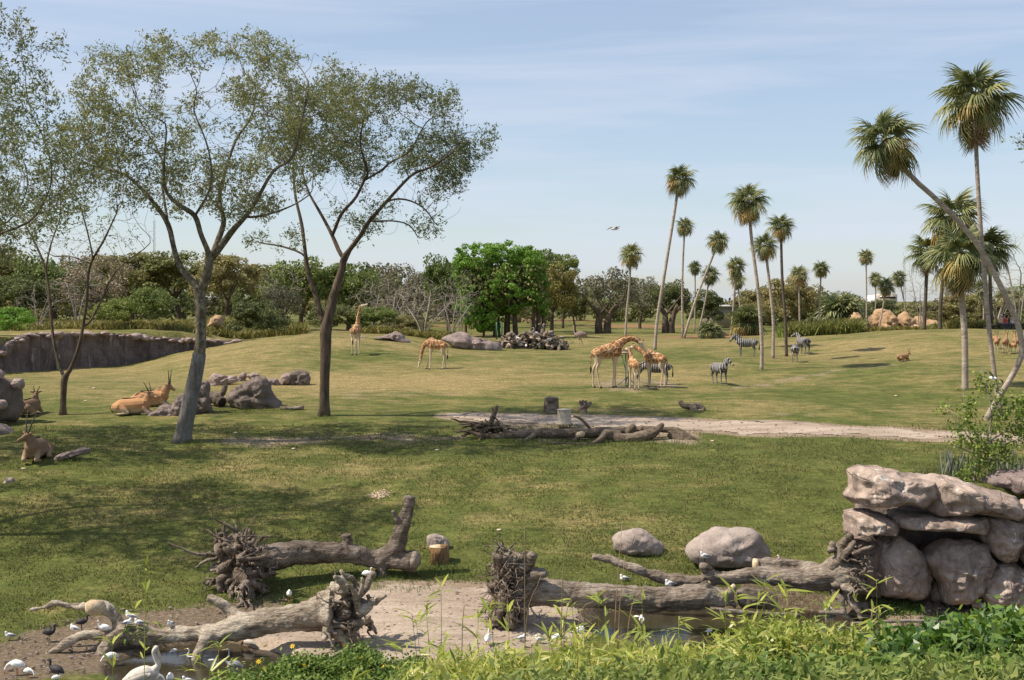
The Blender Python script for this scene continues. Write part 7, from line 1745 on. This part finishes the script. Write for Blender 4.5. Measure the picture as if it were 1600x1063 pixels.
# ================================================================ FOREGROUND PLANTS
def leaf_blade(L_, W_, mat, name='leaf', droop=.25, fold=.15, n=5):
    t = np.linspace(0, 1, n); w_ = W_*.5*np.sin(np.clip(t*.93+.05, 0, 1)*PI)**.7; z = -droop*L_*t*t
    c = np.stack([L_*t, 0*t, z+0*t], -1); V = np.concatenate([c, c+np.stack([0*t, w_, fold*w_], -1), c+np.stack([0*t, -w_, fold*w_], -1)]); i = np.arange(n-1)
    return make_mesh(name, V, [np.stack([i, i+1, i+1+n, i+n], -1), np.stack([i+2*n, i+1+2*n, i+1, i], -1)], mat, True)
BL = [leaf_blade(.34, .045, M['bamboo'], droop=.15), leaf_blade(.30, .045, M['bamboo'], droop=.4), leaf_blade(.20, .028, M['bamboo'], droop=.6)]
def bamboo(px, py, d, label, nst=4, seed=0, nl=16, H=None, spread=.5, mats=BL, top_only=True):
    """upright canes whose tops reach photo row py at distance d"""
    b = on(px, d); b.z = min(b.z, .0) if b.z < 0 else b.z
    root = thing('bamboo', b, label, 'bamboo', 'bamboo in the foreground'); r = random.Random(seed*31+int(px)); top = P(px, py, d).z-b.z
    mb = MB(); tot = 0
    for k in range(nst):
        a = r.uniform(0, 6.28); h = top*(1 if k == 0 else r.uniform(.84, .99)); sx, sy = (0, 0) if k == 0 else (math.cos(a)*spread, math.sin(a)*spread)
        p = smooth_path([(sx*.3, sy*.3, -.2), (sx*.5, sy*.5, h*.5), (sx*1.0+r.uniform(-.1, .1), sy, h)], 14); mb.add(*tube(p, np.linspace(.014, .004, 14), 5))
        for j in range(nl):
            if tot >= 290: break
            f = 1-(j/nl)*min(.42, 1.9/h) if j > 3 else 1-.01*j; c = p[min(13, int(f*13))]+(0 if False else (p[13]-p[12])*((f*13) % 1 if f < 1 else 0))
            az = r.uniform(0, 6.28); el = r.uniform(.1, 1.0) if j < 5 else r.uniform(-.25, .75); off = Vector((math.cos(az), math.sin(az), .3))*r.uniform(0, .28)*(j > 3)
            o = put('leaf', mats[r.randrange(3)], root, Vector(c)+off, (r.uniform(-.5, .5), -el, az), r.uniform(.75, 1.3)); tot += 1
            if r.random() < .8:
                az2 = az+r.uniform(.4, 1.0); put('leaf', mats[r.randrange(3)], root, Vector(c)+off, (r.uniform(-.5, .5), -el+r.uniform(-.3, .3), az2), r.uniform(.7, 1.2)); tot += 1
    obj('cane', mb, M['bamboo'], root)
    return root
BAM = [(690, 918, 21, 4, 'front bamboo with yellow green leaves left of the shaggy root plate'), (745, 958, 20, 4, 'bamboo clump under the shaggy root plate'), (800, 948, 19.5, 4, 'bamboo clump directly before the pale path right of the roots'),
       (870, 958, 20, 5, 'bamboo clump in front of the left tip of the pond'), (938, 933, 21, 4, 'bamboo with long leaves left of the water'), (1010, 928, 20, 4, 'bamboo with star shaped leaf sprays over the water'), (1060, 963, 19, 5, 'bamboo clump in the bottom middle right'),
       (1130, 928, 20.5, 3, 'bamboo spray before the broken trunk end'), (1190, 908, 21, 4, 'bamboo clump before the short dark log'), (1232, 923, 20, 4, 'leafy bamboo left of the grey root fan'), (1290, 938, 19.5, 4, 'bamboo clump below the grey root fan'),
       (1372, 908, 22, 2, 'tall bamboo spray with a fan of leaves against the shore'), (1335, 988, 19, 4, 'bamboo clump at the lower right of the grey roots'), (640, 1052, 19, 4, 'low bamboo at the bottom edge, centre left'), (545, 1062, 19, 2, 'small pale bamboo sprout at the bottom left of centre'),
       (700, 1003, 18.5, 5, 'dense bamboo at the bottom edge below the pale path'), (780, 1018, 18, 5, 'dense bamboo at the bottom edge, centre'), (860, 1018, 18, 5, 'dense bamboo at the bottom edge right of centre'), (950, 1008, 18, 5, 'dense bamboo at the bottom edge under the water'),
       (1040, 1018, 18, 5, 'dense bamboo at the bottom edge, farther right'), (225, 880, 23, 1, 'lone thin bamboo shoot on the left in front of the shaded lawn'), (335, 1005, 21, 2, 'yellow bamboo sprout by the forked trunk leg'), (180, 1000, 22, 1, 'thin bamboo shoot left of the pelican'), (330, 1045, 20, 3, 'low yellow bamboo before the grey heron'),
       (1120, 1023, 18, 5, 'dense bamboo at the bottom edge before the right bushes'), (905, 983, 19, 4, 'bamboo clump between the pond tip and the bottom edge')]
for i, (x, y, d, n, lab) in enumerate(BAM): bamboo(x, y, d, lab, n, i, 18 if n > 1 else 14, spread=.65 if n > 2 else .2)
# dry cane stems standing up through the leaves
for i, (x0, y0, x1, y1, d) in enumerate([(880, 1010, 905, 905, 20), (960, 1010, 972, 818, 20), (966, 1010, 976, 870, 20.5), (820, 1005, 845, 900, 20), (980, 1000, 1010, 908, 20.5), (878, 935, 892, 828, 21), (820, 870, 822, 845, 21), (722, 990, 735, 945, 20.5), (1255, 1000, 1235, 930, 20), (1345, 1050, 1325, 985, 19), (902, 1000, 930, 935, 20.3), (1360, 990, 1372, 950, 21)]):
    b_ = on(x0, d); b_.z = min(b_.z, 0); t_ = P(x1, y1, d)-b_; m_ = P(x0, y0, d)-b_; mb = MB(); mb.add(*tube(smooth_path([(m_.x*.2, 0, -.1), tuple(m_), tuple(t_)], 10), np.linspace(.012, .004, 10), 5))
    o = obj('dry_stem', mb, M['palm_dead']); o.location = b_; tag(o, 'thin dry stem '+['over the shaggy root plate, leaning right', 'tallest of all, crossing the smaller boulder', 'short, just right of the tallest stem', 'before the left end of the long pale trunk', 'leaning right over the middle of the long trunk', 'rising against the lawn beside the root plate', 'tip standing above the shaggy root plate', 'before the pale path left of the root plate', 'leaning left before the short dark log', 'in the glossy bush at the lower right', 'slanting low over the left tip of the pond', 'on the shore below the outcrop'][i], 'stem', 'dry stems in the foreground')
# broad leaved bushes at the bottom
def mass(name, box, n, leaf_, wd, mat, seed, label=None, cat=None, group=None, stems=True, clump=.20, dome=True):
    r = np.random.default_rng(seed); x0, x1, yt, d0, d1 = box; mb = MB(); m = int(n/26)
    cx = r.uniform(x0, x1, m); cd = r.uniform(d0, d1, m); top = np.interp(cx, *yt)
    drop = r.exponential(18, m)
    C = np.array([P(a, b+c+(0), d) for a, b, c, d in zip(cx, top, drop+6*np.sin(cx*.13+cd*2), cd)])
    root = None
    q = r.normal(size=(m, 26, 3))*clump*np.array([1, 1, .6]); pts_ = (C[:, None]+q).reshape(-1, 3)
    mb.add(*leaf_quads(pts_, leaf_, wd, r, axis=np.array([0, -.15, .25]), normal=np.array([0, -.2, 1.0])*np.ones((len(pts_), 3))))
    base = on((x0+x1)/2, (d0+d1)/2); base.z = min(base.z, 0)
    if label: root = thing(name, base, label, cat, group); obj('foliage', mb, mat, root, smooth=False, base=base)
    else: tag(obj(name, mb, mat, smooth=False), kind='stuff')
    if stems:
        sb = MB(); k = min(60, m//3)
        for i in range(k):
            c = C[i]; sb.add(*tube(smooth_path([(c[0]+r.normal()*.3, c[1]+r.normal()*.3, -.3), (c[0]+r.normal()*.15, c[1], c[2]*.55), tuple(c)], 6), np.linspace(.03, .008, 6), 4))
        if root: obj('stems', sb, M['twig'], root, base=base)
        else: tag(obj('undergrowth_stems', sb, M['twig'], smooth=False), kind='stuff')
mass('bush', (1380, 1640, ([1380, 1420, 1470, 1520, 1600, 1640], [1022, 1012, 1008, 985, 982, 975]), 16.5, 21), 15000, .17, .075, M['bush'], 1, 'glossy deep green bush filling the bottom right corner', 'bush', 'bushes in the foreground')
mass('bush', (1150, 1400, ([1150, 1200, 1260, 1330, 1400], [1015, 990, 995, 1015, 1030]), 17, 20.5), 8000, .17, .045, M['bamboo'], 2, 'yellow green bush left of the glossy one, under the grey roots', 'bush', 'bushes in the foreground')
mass('bush', (1020, 1640, ([1020, 1150, 1400, 1640], [1070, 1058, 1055, 1038]), 14.5, 17.5), 15000, .13, .05, M['cover'], 3, 'low leafy bush along the bottom edge on the right', 'bush', 'bushes in the foreground')
mass('undergrowth', (640, 1180, ([640, 700, 850, 1000, 1180], [1080, 1055, 1045, 1040, 1035]), 15.5, 20), 20000, .20, .032, M['bamboo'], 4)
mass('undergrowth', (620, 1640, ([620, 900, 1640], [1095, 1070, 1060]), 13.5, 16), 9000, .16, .05, M['midgreen'], 5, stems=False)
# creeping plants with yellow flowers on the near bank
def creeping():
    r = np.random.default_rng(12); n = 24000; d = r.uniform(30.2, 33.4, n); px = r.normal(520, 95, n); X = (px-CX)/F*d
    lim = 31.2+1.6*np.exp(-((px-560)/130)**2)+.25*np.sin(px*.06); keep = (d < lim+.5) & (px > 330) & (px < 760); X, d = X[keep], d[keep]
    Z = np.maximum(height(X, d), -.05)+abs(r.normal(0, .16, len(X)))+.25*abs(np.sin(X*2.1)*np.sin(d*2.7))
    mb = MB(); mb.add(*leaf_quads(np.stack([X, d, Z], -1), .10, .07, r, normal=np.array([0, -.3, 1.0])*np.ones((len(X), 3))))
    tag(obj('ground_cover', mb, M['cover'], smooth=False), kind='stuff')
creeping()
fl_m = None
for i, (px, py) in enumerate(((404, 1034), (475, 1039), (480, 1053), (538, 1010), (563, 1029), (600, 1041), (457, 1010), (412, 1044), (617, 1028), (440, 1058), (415, 1010), (655, 1050))):
    if fl_m is None:
        mb = MB()
        for k in range(8):
            a = k/8*2*PI; V = np.array([[0, 0, 0], [.035*math.cos(a-.25), .035*math.sin(a-.25), .01], [.065*math.cos(a), .065*math.sin(a), .012], [.035*math.cos(a+.25), .035*math.sin(a+.25), .01]]); mb.add(V, np.array([[0, 1, 2, 3]]))
        mb.add(*ellipsoid((0, 0, .01), (.018, .018, .012), 8, 5)); fl_m = make_mesh('flower', *mb.get(), M['flower'])
    q = P(px, py, 31.6); o = put('yellow_flower', fl_m, None, q, (.9, 0, i), 1.2); tag(o, 'small yellow flower in the creeping plants on the near bank', 'flower', 'yellow flowers on the near bank')
# leafy shrub on the planting bed behind the outcrop
ds = 42.0; bs = on(1520, ds); bs.z = gh(bs.x, bs.y)
limbsS = [[(1522, 757, 0, 5), (1524, 735, 0, 4), (1528, 712, 0, 3.5)], [(1526, 715, 0, 3), (1515, 680, .2, 2.5), (1510, 650, .3, 2), (1505, 615, .4, 1.2)], [(1528, 712, 0, 3), (1545, 680, -.2, 2.5), (1548, 640, -.2, 2), (1540, 595, -.2, 1), (1536, 572, -.2, .8)],
          [(1545, 690, 0, 2.5), (1570, 675, .2, 2), (1590, 660, .3, 1.5), (1610, 640, .4, 1)], [(1520, 690, .1, 2), (1500, 665, -.1, 1.5), (1480, 640, -.2, 1)], [(1528, 712, 0, 2.5), (1500, 700, -.2, 2), (1480, 690, -.4, 1)], [(1540, 700, 0, 2), (1580, 690, -.3, 1.6), (1605, 680, -.4, 1.2)]]
attS = np.vstack([ell_points(80, P(1545, 700, ds), (.9, .8, .75), 0), ell_points(26, P(1540, 600, ds), (.28, .3, .5), 0), ell_points(26, P(1512, 640, ds), (.25, .3, .6), 0), ell_points(16, P(1480, 640, ds), (.25, .3, .2), 0), ell_points(22, P(1498, 680, ds), (.4, .4, .3), 0), ell_points(60, P(1600, 655, ds), (.6, .6, 1.1), 0), ell_points(26, P(1565, 640, ds), (.35, .3, .5), 0), ell_points(30, P(1520, 740, ds), (.6, .5, .3), 0)])
grow_tree('shrub', skeleton(limbsS, ds), attS, (M['bare'], M['bare']), 'open leafy shrub growing behind the top of the outcrop', 'shrub', None, tip=.007, leaf=dict(clump=False, n=6, len=.14, size=.12, leaflets=2, mat=M['cover'], thick=3.2, spread=.10, asp=.62), kill=.16, step=.13, infl=1.2)
# grey green sword leaved plants on the bed
SW = [leaf_blade(1.0, .06, M['sword'], 'blade', droop=.04), leaf_blade(1.0, .07, M['sword'], 'blade', droop=.15)]
for i, (px, py, h, n, lab) in enumerate(((1478, 742, 34, 16, 'leftmost clump of grey sword leaves behind the outcrop'), (1494, 738, 32, 20, 'thick clump of grey sword leaves left of the leafy shrub'), (1506, 740, 36, 12, 'grey sword leaves directly at the shrub foot'), (1560, 735, 30, 16, 'clump of grey sword leaves right of the shrub foot'), (1585, 738, 36, 16, 'clump of grey sword leaves near the right edge'), (1603, 738, 34, 14, 'clump of grey sword leaves cut by the right edge'))):
    d = 43.5+i*.2; b_ = on(px, d); root = thing('sword_plant', b_, lab, 'plant', 'sword leaved plants behind the outcrop'); r = random.Random(i)
    for k in range(n): s_ = h/F*d*r.uniform(.6, 1.15)*1.25; put('blade', SW[k % 2], root, (r.uniform(-.22, .22), r.uniform(-.2, .2), -.05), (r.uniform(0, 6), -math.pi/2+r.uniform(-.28, .28), r.uniform(0, 6.28)), (s_, 1.0, 1.0))
mb = MB(); q = on(1575, 40.9); 
r = np.random.default_rng(2)
reeds('dry_tuft', '', 1560, 1640, 39.6, 40.8, .55, 1400, M['palm_dead'], 8, .012, .5)
reeds('sparse_weeds', '', 1330, 1440, 38.0, 38.9, .12, 1500, M['cover'], 9, .012, .5)
for i, (o_, lab, d) in enumerate((([(1530, 752), (1548, 738), (1570, 733), (1610, 730), (1640, 740), (1640, 765), (1540, 765)], 'flat pinkish rock on the bed right of the leafy shrub', 41.8), ([(1575, 745), (1600, 738), (1640, 742), (1640, 770), (1580, 770)], 'second flat pinkish rock at the right edge above the outcrop', 41.0))):
    tag(rock(o_, d, .9, M['rock_far'], 'rock', seed=90+i, n=40), lab, 'rock')
